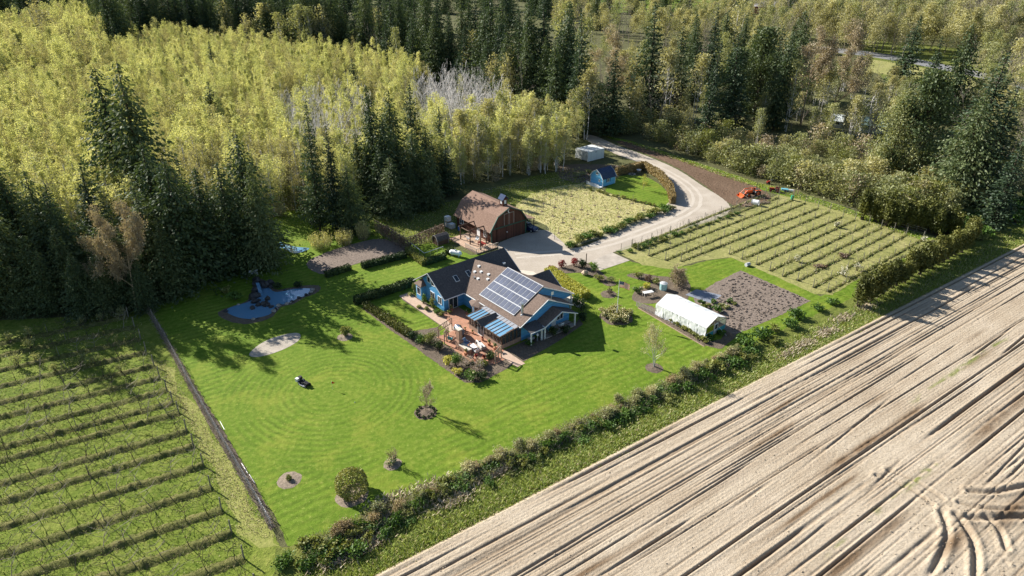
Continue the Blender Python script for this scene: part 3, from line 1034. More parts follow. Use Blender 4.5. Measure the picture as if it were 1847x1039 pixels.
for x, y, z1 in ((6.8, -16.5, 2.3), (13.0, -16.5, 2.3), (4.1, -16.5, 2.15), (6.3, -16.35, 2.15), (16.3, -12.2, 2.75)):
    mb = MB()
    mb.box(x - .09, x + .09, y - .09, y + .09, 0, z1)
    mb.build('porch_post', M['trim'], house)
mb = MB()
mb.box(6.6, 13.2, -16.6, -14.62, 0, .16)
mb.build('porch_floor', M['greywood'], house)
mb = MB()
mb.box(6.9, 12.9, -16.55, -16.47, .85, .93)
mb.build('porch_rail', M['darkwood'], house)
# wing details
mb = MB()
mb.box(-.85, -.001, 5.2, 6.9, 0, 2.75)
bay = mb.build('bay', M['blue'], house)
mb = MB()
mb.faces([(-1.1, 4.95, 2.7), (-1.1, 7.15, 2.7), (0, 7.15, 2.7), (0, 4.95, 2.7), (0, 6.05, 3.75), (0, 6.0, 3.75)], [(0, 1, 4), (1, 2, 4), (3, 0, 4)][::1])
mb.faces([(-1.1, 4.95, 2.68), (-1.1, 7.15, 2.68), (0, 7.15, 2.68), (0, 4.95, 2.68)], [(0, 1, 2, 3)])
mb.build('bay_roof', M['shingle'], house)
window(house, 'x', -.85, 5.6, 6.5, 1.0, 2.2, -1, bars=0)
window(house, 'x', 0, 2.7, 3.8, 1.0, 2.2, -1)
window(house, 'x', 0, .7, 1.6, 1.0, 2.2, -1)
window(house, 'x', 0, 2.5, 3.35, 3.55, 4.55, -1, bars=0)
window(house, 'x', 0, 3.75, 4.5, 3.7, 4.6, -1, bars=0)
window(house, 'y', 0, .95, 2.55, .1, 2.1, -1, bars=1, name='patio_door')
for x, y in ((3.5, 1.4), (6.1, 1.5)):          # skylights on the shaded wing slope
    zc = 2.72 + (y + .95) * .655
    mb = MB()
    n = Vector((0, -.655, 1)).normalized()
    s = Vector((0, 1, .655)).normalized()
    c = Vector((x, y, zc)) + n * .08
    ex = Vector((1, 0, 0))
    q = [c - ex * .38 - s * .6, c + ex * .38 - s * .6, c + ex * .38 + s * .6, c - ex * .38 + s * .6]
    mb.slab(q, .1)
    sk = mb.build('skylight', M['trim'], house)
    mb = MB()
    c = c + n * .03
    mb.slab([c - ex * .3 - s * .52, c + ex * .3 - s * .52, c + ex * .3 + s * .52, c - ex * .3 + s * .52], .02)
    mb.build('pane', M['glass_dk'], sk)


def pipe(x, y, z0, z1, r, mat, name, cap=True):
    mb_ = MB()
    mb_.tube((x, y, z0), (x, y, z1), r, r, 10)
    if cap: mb_.tube((x, y, z1), (x, y, z1 + .14), r * 1.5, r * 1.2, 10)
    mb_.tube((x, y, z0), (x, y, z0 + .25), r * 1.8, r * 1.1, 10)
    return mb_.build(name, M[mat], house)


pipe(6.0, -.2, 3.1, 4.3, .12, 'metal', 'vent_pipe')
pipe(5.0, -13.4, 3.4, 5.4, .2, 'metal', 'flue')
for x, y in ((8.0, 1.2), (7.4, -.2), (6.9, .9), (6.2, -.9), (7.6, -1.9), (6.9, -2.6)):
    mb = MB()
    z = ZN(x)
    mb.box(x - .2, x + .2, y - .22, y + .22, z - .1, z + .16)
    mb.build('roof_vent', M['trim'], house)
mb = MB()
mb.box(13.0, 13.5, 1.0, 1.6, 3.9, 4.25)
mb.build('roof_vent', M['trim'], house)
# octagonal bay
mb = MB()
oc = [(3.85 + 1.45 * math.cos(t), -4.6 + 1.45 * math.sin(t)) for t in [math.pi * (.5 + k / 4) for k in range(5)]]
mb.faces([(x, y, 0) for x, y in oc] + [(x, y, 2.35) for x, y in oc], [(i, i + 1, i + 6, i + 5) for i in range(4)])
mb.build('bay', M['blue'], house)
mb = MB()
oc2 = [(3.85 + 1.85 * math.cos(t), -4.6 + 1.85 * math.sin(t)) for t in [math.pi * (.5 + k / 4) for k in range(5)]]
mb.faces([(x, y, 2.33) for x, y in oc2] + [(3.85, -4.6, 3.02)], [(i, i + 1, 5) for i in range(4)])
mb.faces([(x, y, 2.30) for x, y in oc2], [(0, 1, 2, 3, 4)])
mb.build('bay_roof', M['shingle'], house)
for k in range(4):
    (xa, ya), (xb, yb) = oc[k], oc[k + 1]
    mx_, my_ = (xa + xb) / 2, (ya + yb) / 2
    a = math.atan2(yb - ya, xb - xa)
    nx, ny = math.cos(math.pi * (.5 + (k + .5) / 4)), math.sin(math.pi * (.5 + (k + .5) / 4))
    mb = MB()
    mb.obox((mx_ + nx * .02, my_ + ny * .02, 1.55), .42, .03, .55, a)
    w = mb.build('window', M['white'], house)
    mb = MB()
    mb.obox((mx_ + nx * .05, my_ + ny * .05, 1.55), .34, .012, .47, a)
    mb.build('pane', M['glass_dk'], w)
# porch front windows and door in the shaded gable
window(house, 'y', -14.6, 8.0, 9.4, .9, 2.1, -1)
window(house, 'y', -14.6, 11.0, 12.2, .9, 2.1, -1)
mb = MB()
mb.box(9.9, 10.8, -14.65, -14.602, .16, 2.2)
mb.build('door', M['trim'], house)

# sunroom (part of the house)
sun_room = MB()
sun_room.box(0, .22, -14.6, -10.5, 0, .7)
sun_room.box(0, .22, -8.9, -6.7, 0, .7)
sun_room.box(.22, 3.79, -14.6, -14.4, 0, .7)
sun_room.box(.22, 3.79, -6.9, -6.7, 0, .7)
sunroom = sun_room.build('sunroom', M['wallbrick'], house)
mb = MB()
for y0, y1 in ((-14.6, -10.5), (-8.9, -6.7)):
    mb.box(.02, .2, y0, y1, 2.12, 2.3)
    mb.box(.0, .24, y0 - .02, y1 + .02, .7, .78)
    n = max(2, int(round((y1 - y0) / .8)))
    for i in range(n + 1):
        y = y0 + (y1 - y0) * i / n
        mb.box(.04, .18, y - .06, y + .06, .78, 2.12)
for yy in (-14.6, -6.9):
    for i in range(6):
        x = .1 + 3.6 * i / 5
        mb.box(x - .06, x + .06, yy + .02, yy + .16, .7, 2.2 + .09 * i)
    mb.slab([(.1, yy + .02, 2.2), (3.7, yy + .02, 2.62), (3.7, yy + .02, 2.78), (.1, yy + .02, 2.33)], .14)
mb.build('window_frame', M['darkwood'], sunroom)
for y0, y1 in ((-14.6, -10.5), (-8.9, -6.7)):
    n = max(2, int(round((y1 - y0) / .8)))
    for i in range(n):
        a = y0 + (y1 - y0) * i / n + .07
        b = y0 + (y1 - y0) * (i + 1) / n - .07
        m_ = MB()
        m_.box(.09, .12, a, b, .78, 2.12)
        m_.build('pane', M['glasswall'], sunroom)
for i in range(5):
    x0 = .1 + 3.6 * i / 5 + .07
    x1 = .1 + 3.6 * (i + 1) / 5 - .07
    m_ = MB()
    m_.box(x0, x1, -14.52, -14.49, .7, 2.2)
    m_.build('pane', M['glasswall'], sunroom)
mb = MB()
mb.box(-.02, .1, -10.45, -8.95, 0, 2.25)
dr = mb.build('entry_door', M['white'], house)
for k in range(2):
    mb = MB()
    mb.box(-.05, -.021, -10.36 + .72 * k, -9.76 + .72 * k, .25, 2.05)
    mb.build('pane', M['glass_dk'], dr)
RL, RU = (-.35, 2.30), (3.25, 2.68)


def zr(x):
    return RL[1] + (x - RL[0]) / (RU[0] - RL[0]) * (RU[1] - RL[1])


cuts = [-6.6, -7.3, -8.0, -8.65]
cuts2 = [-10.75, -11.5, -12.25, -13.0, -13.75, -14.7]
for cs in (cuts, cuts2):
    for a, b in zip(cs[:-1], cs[1:]):
        mb = MB()
        mb.slab(up([(RL[0], b + .05, RL[1]), (2.5, b + .05, zr(2.5)), (2.5, a - .05, zr(2.5)), (RL[0], a - .05, RL[1])]), .03)
        mb.build('roof_pane', M['glassroof'], house)
mb = MB()
for cs in (cuts, cuts2):
    for y in cs:
        mb.slab(up([(RL[0] - .05, y - .05, RL[1] + .05), (3.2, y - .05, zr(3.2) + .05), (3.2, y + .05, zr(3.2) + .05), (RL[0] - .05, y + .05, RL[1] + .05)]), .12)
    mb.box(RL[0] - .1, RL[0] - .0, cs[-1] - .05, cs[0] + .05, RL[1] - .06, RL[1] + .06)
mb.build('glazing_bars', M['darkwood'], house)
mb = MB()
mb.slab(up([(2.45, -14.75, zr(2.45) + .04), (3.3, -14.75, zr(3.3) + .04), (3.3, -6.5, zr(3.3) + .04), (2.45, -6.5, zr(2.45) + .04)]), .03)
mb.build('flashing', M['greyp'], house)
mb = MB()
mb.slab(up([(-.7, -9.7, 3.05), (2.9, -9.7, 3.05), (2.9, -8.6, 2.35), (-.7, -8.6, 2.35)]), .1)
mb.slab(up([(-.7, -10.85, 2.35), (2.9, -10.85, 2.35), (2.9, -9.7, 3.05), (-.7, -9.7, 3.05)]), .1)
mb.build('entry_roof', M['shingle_dk_shade'], house)
mb = MB()
mb.box(.3, 3.7, -14.3, -7.0, .03, .06)
mb.build('sunroom_floor', M['walk'], house)
for i, (x, y, w, d_, h, mt) in enumerate([(2.9, -8.2, 1.6, .8, .75, 'fabric_w'), (1.2, -12.0, 1.2, .9, .5, 'greyp'), (2.6, -12.6, .9, 1.8, .7, 'fabric_w'), (1.1, -13.6, .7, .7, 1.0, 'greenp')]):
    pass

# solar array ----------------------------------------------------------
arr = empty('solar_array', HO, HA)
tag(arr, 'large tilted grid of dark solar panels on the brown house roof', 'solar panels')
n_ = Vector((-.51, 0, 1)).normalized()
s_ = Vector((1, 0, .51)).normalized()
o_ = Vector((4.2, -3.95, ZN(4.2))) + n_ * .16
pw, ph = .945, 1.63
yv = Vector((0, -1, 0))


def quad_on(mb_, a0, a1, b0, b1, off, t):
    q = [o_ + yv * a0 + s_ * b0 + n_ * off, o_ + yv * a1 + s_ * b0 + n_ * off, o_ + yv * a1 + s_ * b1 + n_ * off, o_ + yv * a0 + s_ * b1 + n_ * off]
    mb_.slab(up([tuple(p) for p in q]), t)


mb = MB()
quad_on(mb, -.05, 9 * pw + .05, -.05, 4 * ph + .05, 0, .05)
mb.build('mounting_frame', M['frame_w'], arr)
pm = MB()
Q = []
for i in range(9):
    for j in range(4):
        mb = MB()
        quad_on(mb, i * pw + .062, (i + 1) * pw - .062, j * ph + .085, (j + 1) * ph - .085, .03, .028)
        mb.build('solar_panel', M['panel'], arr)

# ------------------------------------------------------------------ barn
BO = G(886, 440)
BA = R(39)
barn = empty('barn', BO, BA)
tag(barn, 'red-brown gambrel barn with brown shingle roof and little cupola', 'barn')
BW, BLEN = 8.8, 11.6
prof = [(-.56, 2.5), (1.5, 5.45), (4.4, 6.75), (7.3, 5.45), (9.36, 2.5)]
inner = [(0, 0), (BW, 0), (BW, 2.9), (7.2, 5.3), (4.4, 6.55), (1.6, 5.3), (0, 2.9)]
for y in (0, BLEN - .16):
    mb = MB()
    wall_prism(mb, inner, 'y', y, .16)
    mb.build('wall', M['barnred'], barn)
for x in (0, BW - .16):
    mb = MB()
    mb.box(x, x + .16, .161, BLEN - .161, 0, 2.9)
    mb.build('wall', M['barnred'], barn)
for (x0, z0), (x1, z1) in zip(prof[:-1], prof[1:]):
    mb = MB()
    mb.slab(up([(x0, -.35, z0), (x1, -.35, z1), (x1, BLEN + .35, z1), (x0, BLEN + .35, z0)]), .12)
    mb.build('roof', M['shingle_barn'], barn)
mb = MB()
for (x0, z0), (x1, z1) in zip(prof[:-1], prof[1:]):
    mb.tube((x0, -.37, z0 - .12), (x1, -.37, z1 - .12), .13, .13, 4)
mb.box(0, BW, -.07, -.002, 2.75, 2.98)
mb.box(-.06, .22, -.09, -.003, 0, 2.74)
mb.box(BW - .22, BW + .06, -.09, -.003, 0, 2.74)
mb.build('trim', M['green_trim'], barn)
mb = MB()
mb.box(1.4, 7.4, -.06, -.004, .05, 2.7)
bd = mb.build('sliding_door', M['barnred'], barn)
mb = MB()
mb.box(3.2, 5.6, -.08, -.003, 3.1, 5.3)
ld = mb.build('loft_door', M['barnred'], barn)
mb = MB()
for x in (3.15, 4.36, 5.57):
    mb.box(x, x + .1, -.11, -.081, 3.05, 5.35)
mb.box(3.15, 5.67, -.11, -.081, 5.36, 5.46)
mb.build('loft_frame', M['greywood'], barn)
mb = MB()
mb.tube((3.9, -.12, 1.5), (3.9, -.12, 1.62), .14, .14, 8)
mb.build('wall_lamp', M['trim'], barn)
# a pale crescent hung above the loft door
mb = MB()
for k in range(7):
    t0, t1 = math.pi * (.55 + k / 7), math.pi * (.55 + (k + 1) / 7)
    mb.tube((4.55 + .38 * math.cos(t0), -.13, 5.85 + .38 * math.sin(t0)), (4.55 + .38 * math.cos(t1), -.13, 5.85 + .38 * math.sin(t1)), .09 * math.sin(math.pi * (k + .3) / 7.3) + .01, .09 * math.sin(math.pi * (k + 1) / 7.3) + .01, 5)
mb.build('crescent_ornament', M['white'], barn)
window(barn, 'x', 0, 9.2, 10.4, 1.1, 2.2, -1)
window(barn, 'x', 0, 1.4, 2.3, .9, 2.1, -1)
mb = MB()
mb.box(-.05, -.003, 3.6, 4.6, .1, 2.2)
mb.build('door', M['white'], barn)
# cupola
mb = MB()
mb.box(3.85, 4.95, 1.1, 2.2, 6.2, 8.0)
cu = mb.build('cupola', M['barnred'], barn)
mb = MB()
mb.slab(up([(3.6, .85, 7.85), (4.4, .85, 8.75), (4.4, 2.45, 8.75), (3.6, 2.45, 7.85)]), .07)
mb.slab(up([(4.4, .85, 8.75), (5.2, .85, 7.85), (5.2, 2.45, 7.85), (4.4, 2.45, 8.75)]), .07)
mb.build('cupola_roof', M['shedroof'], cu)
mb = MB()
mb.box(3.82, 3.848, 1.4, 1.9, 6.95, 7.7)
mb.box(4.15, 4.65, 1.07, 1.098, 6.95, 7.7)
mb.build('louvre', M['trim'], cu)
# lean-to
mb = MB()
mb.slab(up([(8.9, .4, 3.0), (11.7, .4, 2.35), (11.7, 8.0, 2.35), (8.9, 8.0, 3.0)]), .1)
mb.build('lean_to_roof', M['shingle_barn'], barn)
for y in (.6, 4.2, 7.8):
    mb = MB()
    mb.box(11.4, 11.55, y - .07, y + .07, 0, 2.32)
    mb.build('post', M['darkwood'], barn)

# deck with log pergola in front of barn
deck = empty('deck', BO, BA)
tag(deck, 'low wooden deck with picket rail beside the barn', 'deck')
for i in range(12):
    mb = MB()
    x = -5.2 + i * .43
    mb.box(x, x + .38, -2.3, 7.0, .05, .25 + .004 * (i % 3))
    mb.build('plank', M['deck'], deck)
mb = MB()
for i in range(15):
    x = -5.2 + i * .37
    mb.box(x - .03, x + .03, -2.36, -2.3, .2, 1.1)
for i in range(10):
    y = -2.3 + i * .4
    mb.box(-5.27, -5.21, y - .03, y + .03, .2, 1.1)
mb.box(-5.25, 0, -2.38, -2.28, 1.1, 1.18)
mb.box(-5.3, -5.2, -2.3, 1.4, 1.1, 1.18)
mb.build('picket_rail', M['greywood'], deck)
perg = empty('pergola', BO, BA)
tag(perg, 'open dark log pergola standing over the barn deck', 'pergola')
for x, y in ((-3.6, 5.2), (-3.6, 2.0), (-3.6, -1.4), (-.9, 3.8), (-.9, .4)):
    mb = MB()
    mb.tube((x, y, .25), (x, y, 3.0), .13, .11, 7)
    mb.build('post', M['darkwood'], perg)
for y in (5.2, 2.0):
    mb = MB()
    mb.tube((-3.9, y, 3.08), (-.1, y + .2, 3.1), .13, .11, 7)
    mb.build('beam', M['darkwood'], perg)
mb = MB()
mb.tube((-3.6, 5.6, 2.85), (-3.6, -1.8, 2.85), .12, .11, 7)
mb.build('beam', M['darkwood'], perg)


def chair(name, loc, rz, mat, label, group=None, sc=1.0, legs='darkwood'):
    t = empty(name, loc, rz, sc)
    tag(t, label, 'chair', group)
    mb_ = MB()
    mb_.box(-.3, .3, -.3, .3, .36, .46)
    mb_.build('seat', M[mat], t)
    mb_ = MB()
    mb_.slab([(-.3, .26, .46), (.3, .26, .46), (.3, .42, 1.0), (-.3, .42, 1.0)], .07)
    mb_.build('backrest', M[mat], t)
    for sx in (-1, 1):
        mb_ = MB()
        mb_.box(sx * .32 - .04, sx * .32 + .04, -.32, .36, .58, .64)
        mb_.build('armrest', M[mat], t)
        for sy in (-.28, .3):
            mb_ = MB()
            mb_.box(sx * .3 - .03, sx * .3 + .03, sy - .03, sy + .03, 0, .36 if sy > 0 else .58)
            mb_.build('leg', M[legs], t)
    return t


def at_barn(x, y, z=0):
    ca_, sa_ = math.cos(BA), math.sin(BA)
    return Vector((BO.x + x * ca_ - y * sa_, BO.y + x * sa_ + y * ca_, z))


chair('garden_chair', at_barn(-2.8, 3.6, .25), BA + 1.2, 'white', 'white garden chair under the pergola, farthest from the red table', 'white chairs on the barn deck')
chair('garden_chair', at_barn(-1.7, 2.3, .25), BA - 1.0, 'white', 'white garden chair under the pergola, beside the barn door', 'white chairs on the barn deck')
t = empty('deck_table', at_barn(-2.4, -.2, .25), BA)
tag(t, 'dark red wooden table on the barn deck', 'table')
mb = MB()
for k in range(5):
    mb.box(-.45 + k * .185, -.45 + k * .185 + .165, -.9, .9, .68, .73)
mb.build('table_top', M['redp'], t)
for sx in (-.35, .35):
    for sy in (-.75, .75):
        mb = MB()
        mb.box(sx - .05, sx + .05, sy - .05, sy + .05, 0, .68)
        mb.build('leg', M['redp'], t)

# stacked water totes at barn's back corner
for k, (x, y, z) in enumerate(((-1.6, 12.6, 0), (-1.6, 12.6, 1.22), (-1.5, 11.3, 0))):
    t = empty('water_tote', at_barn(x, y, z), BA + .05 * k)
    tag(t, ['white caged water tote on the ground behind the barn, under another', 'white caged water tote on top of the stack behind the barn', 'lone white caged water tote nearest the barn wall'][k], 'water tank')
    mb = MB()
    mb.box(-.5, .5, -.5, .5, .16, 1.1)
    mb.build('bottle', M['containers'], t)
    mb = MB()
    for q in np.linspace(-.53, .53, 5):
        for s in (-.53, .53):
            mb.box(q - .015, q + .015, s - .015, s + .015, .14, 1.14)
            mb.box(s - .015, s + .015, q - .015, q + .015, .14, 1.14)
    mb.build('cage', M['metal'], t)
    mb = MB()
    mb.box(-.56, .56, -.56, .56, 0, .13)
    mb.build('pallet', M['wood'], t)
t = empty('barrel', at_barn(-.9, 9.5), 0)
tag(t, 'blue plastic barrel against the barn wall', 'barrel')
mb = MB()
mb.tube((0, 0, 0), (0, 0, .3), .27, .3, 12)
mb.tube((0, 0, .3), (0, 0, .62), .3, .3, 12)
mb.tube((0, 0, .62), (0, 0, .9), .3, .26, 12)
mb.build('drum', M['bluep'], t)
mb = MB()
mb.tube((0, 0, .9), (0, 0, .94), .24, .24, 12)
mb.build('lid', M['white'], t)


# ------------------------------------------------------------------ car beside the barn
def make_car(loc, rz):
    t = empty('parked_car', loc, rz)
    tag(t, 'dark blue car parked in the shade beside the barn', 'car')
    # body: lofted cross-sections, x forward
    secs = [(-2.15, .35, .78, .78), (-2.0, .28, .80, .86), (-1.2, .25, .84, .92), (0, .24, .86, .94), (1.1, .25, .85, .92), (1.9, .28, .80, .80), (2.2, .38, .68, .66)]
    V_, F_ = [], []
    for x, zb, hw, zt in secs:
        V_ += [(x, -hw * .93, zb), (x, -hw, zb + .25), (x, -hw * .94, zt), (x, hw * .94, zt), (x, hw, zb + .25), (x, hw * .93, zb)]
    for i in range(len(secs) - 1):
        for j in range(6):
            a, b = i * 6 + j, i * 6 + (j + 1) % 6
            F_.append((a, b, b + 6, a + 6))
    F_ += [tuple(range(5, -1, -1)), tuple(range((len(secs) - 1) * 6, len(secs) * 6))]
    mb_ = MB()
    mb_.faces(V_, F_)
    mb_.build('body', M['carblue'], t)
    cab = [(-1.9, .80, .84), (-1.3, .66, 1.40), (.15, .66, 1.44), (.95, .76, .90)]
    V_ = []
    for x, hw, z in cab: V_ += [(x, -hw, z), (x, hw, z)]
    mb_ = MB()
    low = [(-1.9, -.80, .84), (-1.9, .80, .84), (.95, .80, .90), (.95, -.80, .90)]
    mb_.faces(V_, [(0, 2, 3, 1), (2, 4, 5, 3), (4, 6, 7, 5), (0, 6, 4, 2), (1, 3, 5, 7)])
    mb_.build('greenhouse_glass', M['glass_dk'], t)
    mb_ = MB()
    mb_.slab([(-1.32, -.67, 1.42), (.17, -.67, 1.46), (.17, .67, 1.46), (-1.32, .67, 1.42)], .05)
    mb_.build('roof', M['carblue'], t)
    for x in (-1.35, 1.35):
        for s in (-1, 1):
            mb_ = MB()
            mb_.tube((x, s * .68, .33), (x, s * .9, .33), .33, .33, 14)
            w = mb_.build('wheel', M['black'], t)
            mb_ = MB()
            mb_.tube((x, s * .9, .33), (x, s * .915, .33), .2, .18, 12)
            mb_.build('rim', M['metal'], w)
    for s in (-1, 1):
        mb_ = MB()
        mb_.rock((2.08, s * .55, .62), (.12, .18, .09), 3 + s)
        mb_.build('headlight', M['white'], t)
        mb_ = MB()
        mb_.box(-2.19, -2.14, s * .6 - .14, s * .6 + .14, .6, .75)
        mb_.build('tail_light', M['redp'], t)
        mb_ = MB()
        mb_.box(.6, .78, s * .95 - .08, s * .95 + .08, .9, 1.02)
        mb_.build('mirror', M['carblue'], t)
    mb_ = MB()
    mb_.box(2.18, 2.215, -.35, .35, .4, .5)
    mb_.build('number_plate', M['white'], t)
    return t


make_car(at_barn(10.2, .9), BA - R(75))

# ------------------------------------------------------------------ blue shed
def gambrel(name, label, loc, rz, L_, W_, ze, zb, zp, yb, wall_m, roof_m, trim_m, cat='shed', ov=.2):
    """ridge along local x; gable at x=0; width along y"""
    t = empty(name, loc, rz)
    tag(t, label, cat)
    out = [(0, 0), (W_, 0), (W_, ze), (W_ - yb, zb - .06), (W_ / 2, zp - .08), (yb, zb - .06), (0, ze)]
    for x in (0, L_ - .1):
        mb_ = MB()
        wall_prism(mb_, out, 'x', x, .1)
        mb_.build('wall', wall_m, t)
    for y in (0, W_ - .1):
        mb_ = MB()
        mb_.box(.101, L_ - .101, y, y + .1, 0, ze)
        mb_.build('wall', wall_m, t)
    pr = [(-ov, ze - .25), (yb, zb), (W_ / 2, zp), (W_ - yb, zb), (W_ + ov, ze - .25)]
    for (y0, z0), (y1, z1) in zip(pr[:-1], pr[1:]):
        mb_ = MB()
        mb_.slab(up([(-ov, y0, z0), (L_ + ov, y0, z0), (L_ + ov, y1, z1), (-ov, y1, z1)]), .07)
        mb_.build('roof', roof_m, t)
    mb_ = MB()
    for (y0, z0), (y1, z1) in zip(pr[:-1], pr[1:]):
        mb_.tube((-ov - .02, y0, z0 - .08), (-ov - .02, y1, z1 - .08), .08, .08, 4)
        mb_.tube((L_ + ov + .02, y0, z0 - .08), (L_ + ov + .02, y1, z1 - .08), .08, .08, 4)
    for x in (-.02, L_ - .1):
        for y in (-.02, W_ - .1):
            mb_.box(x, x + .12, y, y + .12, 0, ze - .02)
    mb_.build('trim', trim_m, t)
    return t


SO = G(1086.8, 337.1)
shed = gambrel('garden_shed', 'small pale blue gambrel shed with dark roof and white trim', SO, R(39), 4.3, 4.1, 2.05, 3.1, 3.9, .75, M['shedblue'], M['shedroof'], M['white'])
window(shed, 'y', 0, 1.5, 2.1, .9, 1.7, -1)
window(shed, 'x', 0, 1.0, 1.35, 1.0, 1.5, -1)
window(shed, 'x', 0, 1.75, 2.3, 2.6, 3.1, -1, bars=0)
for x in (1.12, 2.3):
    mb = MB()
    mb.box(x, x + .26, -.05, -.003, .85, 1.75)
    mb.build('shutter', plain('dark_blue_paint', (.02, .07, .20), .6) if 'shut' not in M else M['shut'], shed)
mb = MB()
mb.box(-1.6, -.2, -.3, 4.0, 0, .12)
mb.build('step', M['white'], shed)
fen = empty('picket_fence', SO, R(39))
tag(fen, 'short white picket fence in front of the blue shed', 'fence')
for k in range(14):
    mb = MB()
    mb.box(-1.7, -1.66, -.3 + k * .3, -.18 + k * .3, .05, .95)
    mb.build('picket', M['white'], fen)
mb = MB()
mb.box(-1.66, -1.62, -.3, 3.75, .3, .38)
mb.box(-1.66, -1.62, -.3, 3.75, .68, .76)
mb.build('rail', M['white'], fen)

# ------------------------------------------------------------------ two containers
CO = G(1059.8, 292.1)
for k in range(2):
    ca_, sa_ = math.cos(R(38)), math.sin(R(38))
    yy = k * 2.46
    t = empty('shipping_container', (CO.x - yy * sa_, CO.y + yy * ca_, 0), R(38))
    tag(t, ['white shipping container nearer the blue shed, its long side showing', 'white shipping container behind the other, nearer the trees'][k], 'container')
    mb = MB()
    # corrugated sides
    n = 24
    for y_, sg in ((0.04, -1), (2.36, 1)):
        pts = []
        for i in range(n + 1):
            x = .12 + 5.8 * i / n
            pts.append((x, y_ + (.03 if i % 2 else 0) * sg * -1))
        vs_ = [(x, y, .15) for x, y in pts] + [(x, y, 2.5) for x, y in pts]
        mb.faces(vs_, [(i, i + 1, n + 2 + i, n + 1 + i) for i in range(n)])
    mb.box(5.9, 5.96, .1, 2.3, .15, 2.5)
    mb.build('side', M['containerw'], t)
    mb = MB()
    for x in (0, 5.92):
        for y in (0, 2.28):
            mb.box(x, x + .13, y, y + .13, 0, 2.55)
    for y in (0, 2.28):
        mb.box(.13, 5.92, y, y + .12, 2.5, 2.58)
        mb.box(.13, 5.92, y, y + .12, .02, .15)
    mb.build('corner_post', M['containers'], t)
    mb = MB()
    mb.box(.05, 6.0, .05, 2.36, 2.585, 2.62)
    mb.build('roof', M['containers'], t)
    for s in (0, 1):
        mb = MB()
        mb.box(.03, .09, .14 + s * 1.07, 1.19 + s * 1.07, .16, 2.49)
        d = mb.build('door', M['containers'], t)
        mb = MB()
        for q in (.35, .75):
            mb.tube((-.01, .14 + s * 1.07 + q, .2), (-.01, .14 + s * 1.07 + q, 2.45), .025, .025, 6)
        mb.build('lock_bar', M['metal'], d)
    if k == 0:
        mb = MB()
        mb.box(2.6, 3.3, -.03, -.005, 2.1, 2.3)
        mb.build('data_plate', M['greyp'], t)

# ------------------------------------------------------------------ greenhouse
GO = G(1271.7, 611.6)
gh = empty('greenhouse', GO, R(39.5))
tag(gh, 'long white polythene greenhouse tunnel with a pitched roof', 'greenhouse')
GL = 9.6
rgx = random.Random(5)


def cloth(name, f, nu, nv, mat, parent, amp, seed):
    rg = np.random.default_rng(seed)
    V_, F_ = [], []
    for i in range(nu + 1):
        for j in range(nv + 1):
            p = f(i / nu, j / nv)
            q = rg.normal(0, amp)
            V_.append((p[0] + q, p[1], p[2] + q * .5))
    for i in range(nu):
        for j in range(nv):
            a = i * (nv + 1) + j
            F_.append((a, a + 1, a + nv + 2, a + nv + 1))
    return link(name, fast_mesh(name, V_, F_, mat, smooth=True), parent)


bays = 6
for k in range(bays):
    y0, y1 = GL * k / bays, GL * (k + 1) / bays
    cloth('roof_sheet', lambda u_, v_: (-.06 + 2.54 * u_, y0 + (y1 - y0) * v_, 1.88 + 1.07 * u_ - .05 * math.sin(math.pi * v_) * math.sin(math.pi * u_)), 8, 8, M['poly'], gh, .008, k)
    cloth('roof_sheet', lambda u_, v_: (2.48 + 2.54 * u_, y0 + (y1 - y0) * v_, 2.95 - 1.07 * u_ - .05 * math.sin(math.pi * v_) * math.sin(math.pi * u_)), 8, 8, M['poly'], gh, .008, 20 + k)
    cloth('side_sheet', lambda u_, v_: (-.06 - .1 * (1 - u_) + .05 * math.sin(2.1 * (y0 + (y1 - y0) * v_)) * (1 - u_), y0 + (y1 - y0) * v_, .1 + 1.78 * u_), 8, 10, M['poly'], gh, .03, 40 + k)
cloth('end_sheet', lambda u_, v_: (4.96 * u_, GL, .1 + v_ * (1.78 + 1.07 * (1 - abs(2 * u_ - 1)))), 10, 6, M['poly'], gh, .01, 70)
cloth('side_sheet', lambda u_, v_: (5.02, GL * v_, .6 + 1.25 * u_), 4, 30, M['poly'], gh, .02, 71)
mb = MB()
for p, q in [((0, 0, 0), (0, 0, 1.9)), ((4.96, 0, 0), (4.96, 0, 1.9)), ((0, 0, 1.9), (2.48, 0, 2.95)), ((4.96, 0, 1.9), (2.48, 0, 2.95)), ((0, 0, 1.9), (4.96, 0, 1.9)), ((1.9, 0, 0), (1.9, 0, 2.7)), ((2.9, 0, 0), (2.9, 0, 2.75)), ((0, 0, .8), (1.9, 0, .8)), ((2.9, 0, .8), (4.96, 0, .8)), ((2.48, 0, 2.9), (2.48, GL, 2.9)), ((0, 0, 1.86), (0, GL, 1.86)), ((4.96, 0, 1.86), (4.96, GL, 1.86))]:
    mb.tube(p, q, .05, .05, 5)
for k in range(1, bays):
    y = GL * k / bays
    mb.tube((0, y, 0), (0, y, 1.86), .04, .04, 5)
    mb.tube((4.96, y, 0), (4.96, y, 1.86), .04, .04, 5)
    mb.tube((0, y, 1.84), (2.48, y, 2.9), .04, .04, 5)
    mb.tube((4.96, y, 1.84), (2.48, y, 2.9), .04, .04, 5)
mb.build('frame', M['greywood'], gh)
mb = MB()
mb.box(1.97, 2.83, -.05, .0, .05, 1.85)
d = mb.build('door', M['trim'], gh)
mb = MB()
mb.box(2.1, 2.7, -.07, -.051, .9, 1.7)
mb.build('pane', M['glass_dk'], d)
mb = MB()
mb.box(.06, 1.85, -.02, .01, .02, .76)
mb.box(2.95, 4.9, -.02, .01, .02, .76)
mb.build('end_board', M['teal'], gh)
mb = MB()
mb.tube((2.9, -.1, 1.2), (3.2, -1.5, .05), .03, .03, 5)
mb.build('brace', M['white'], gh)

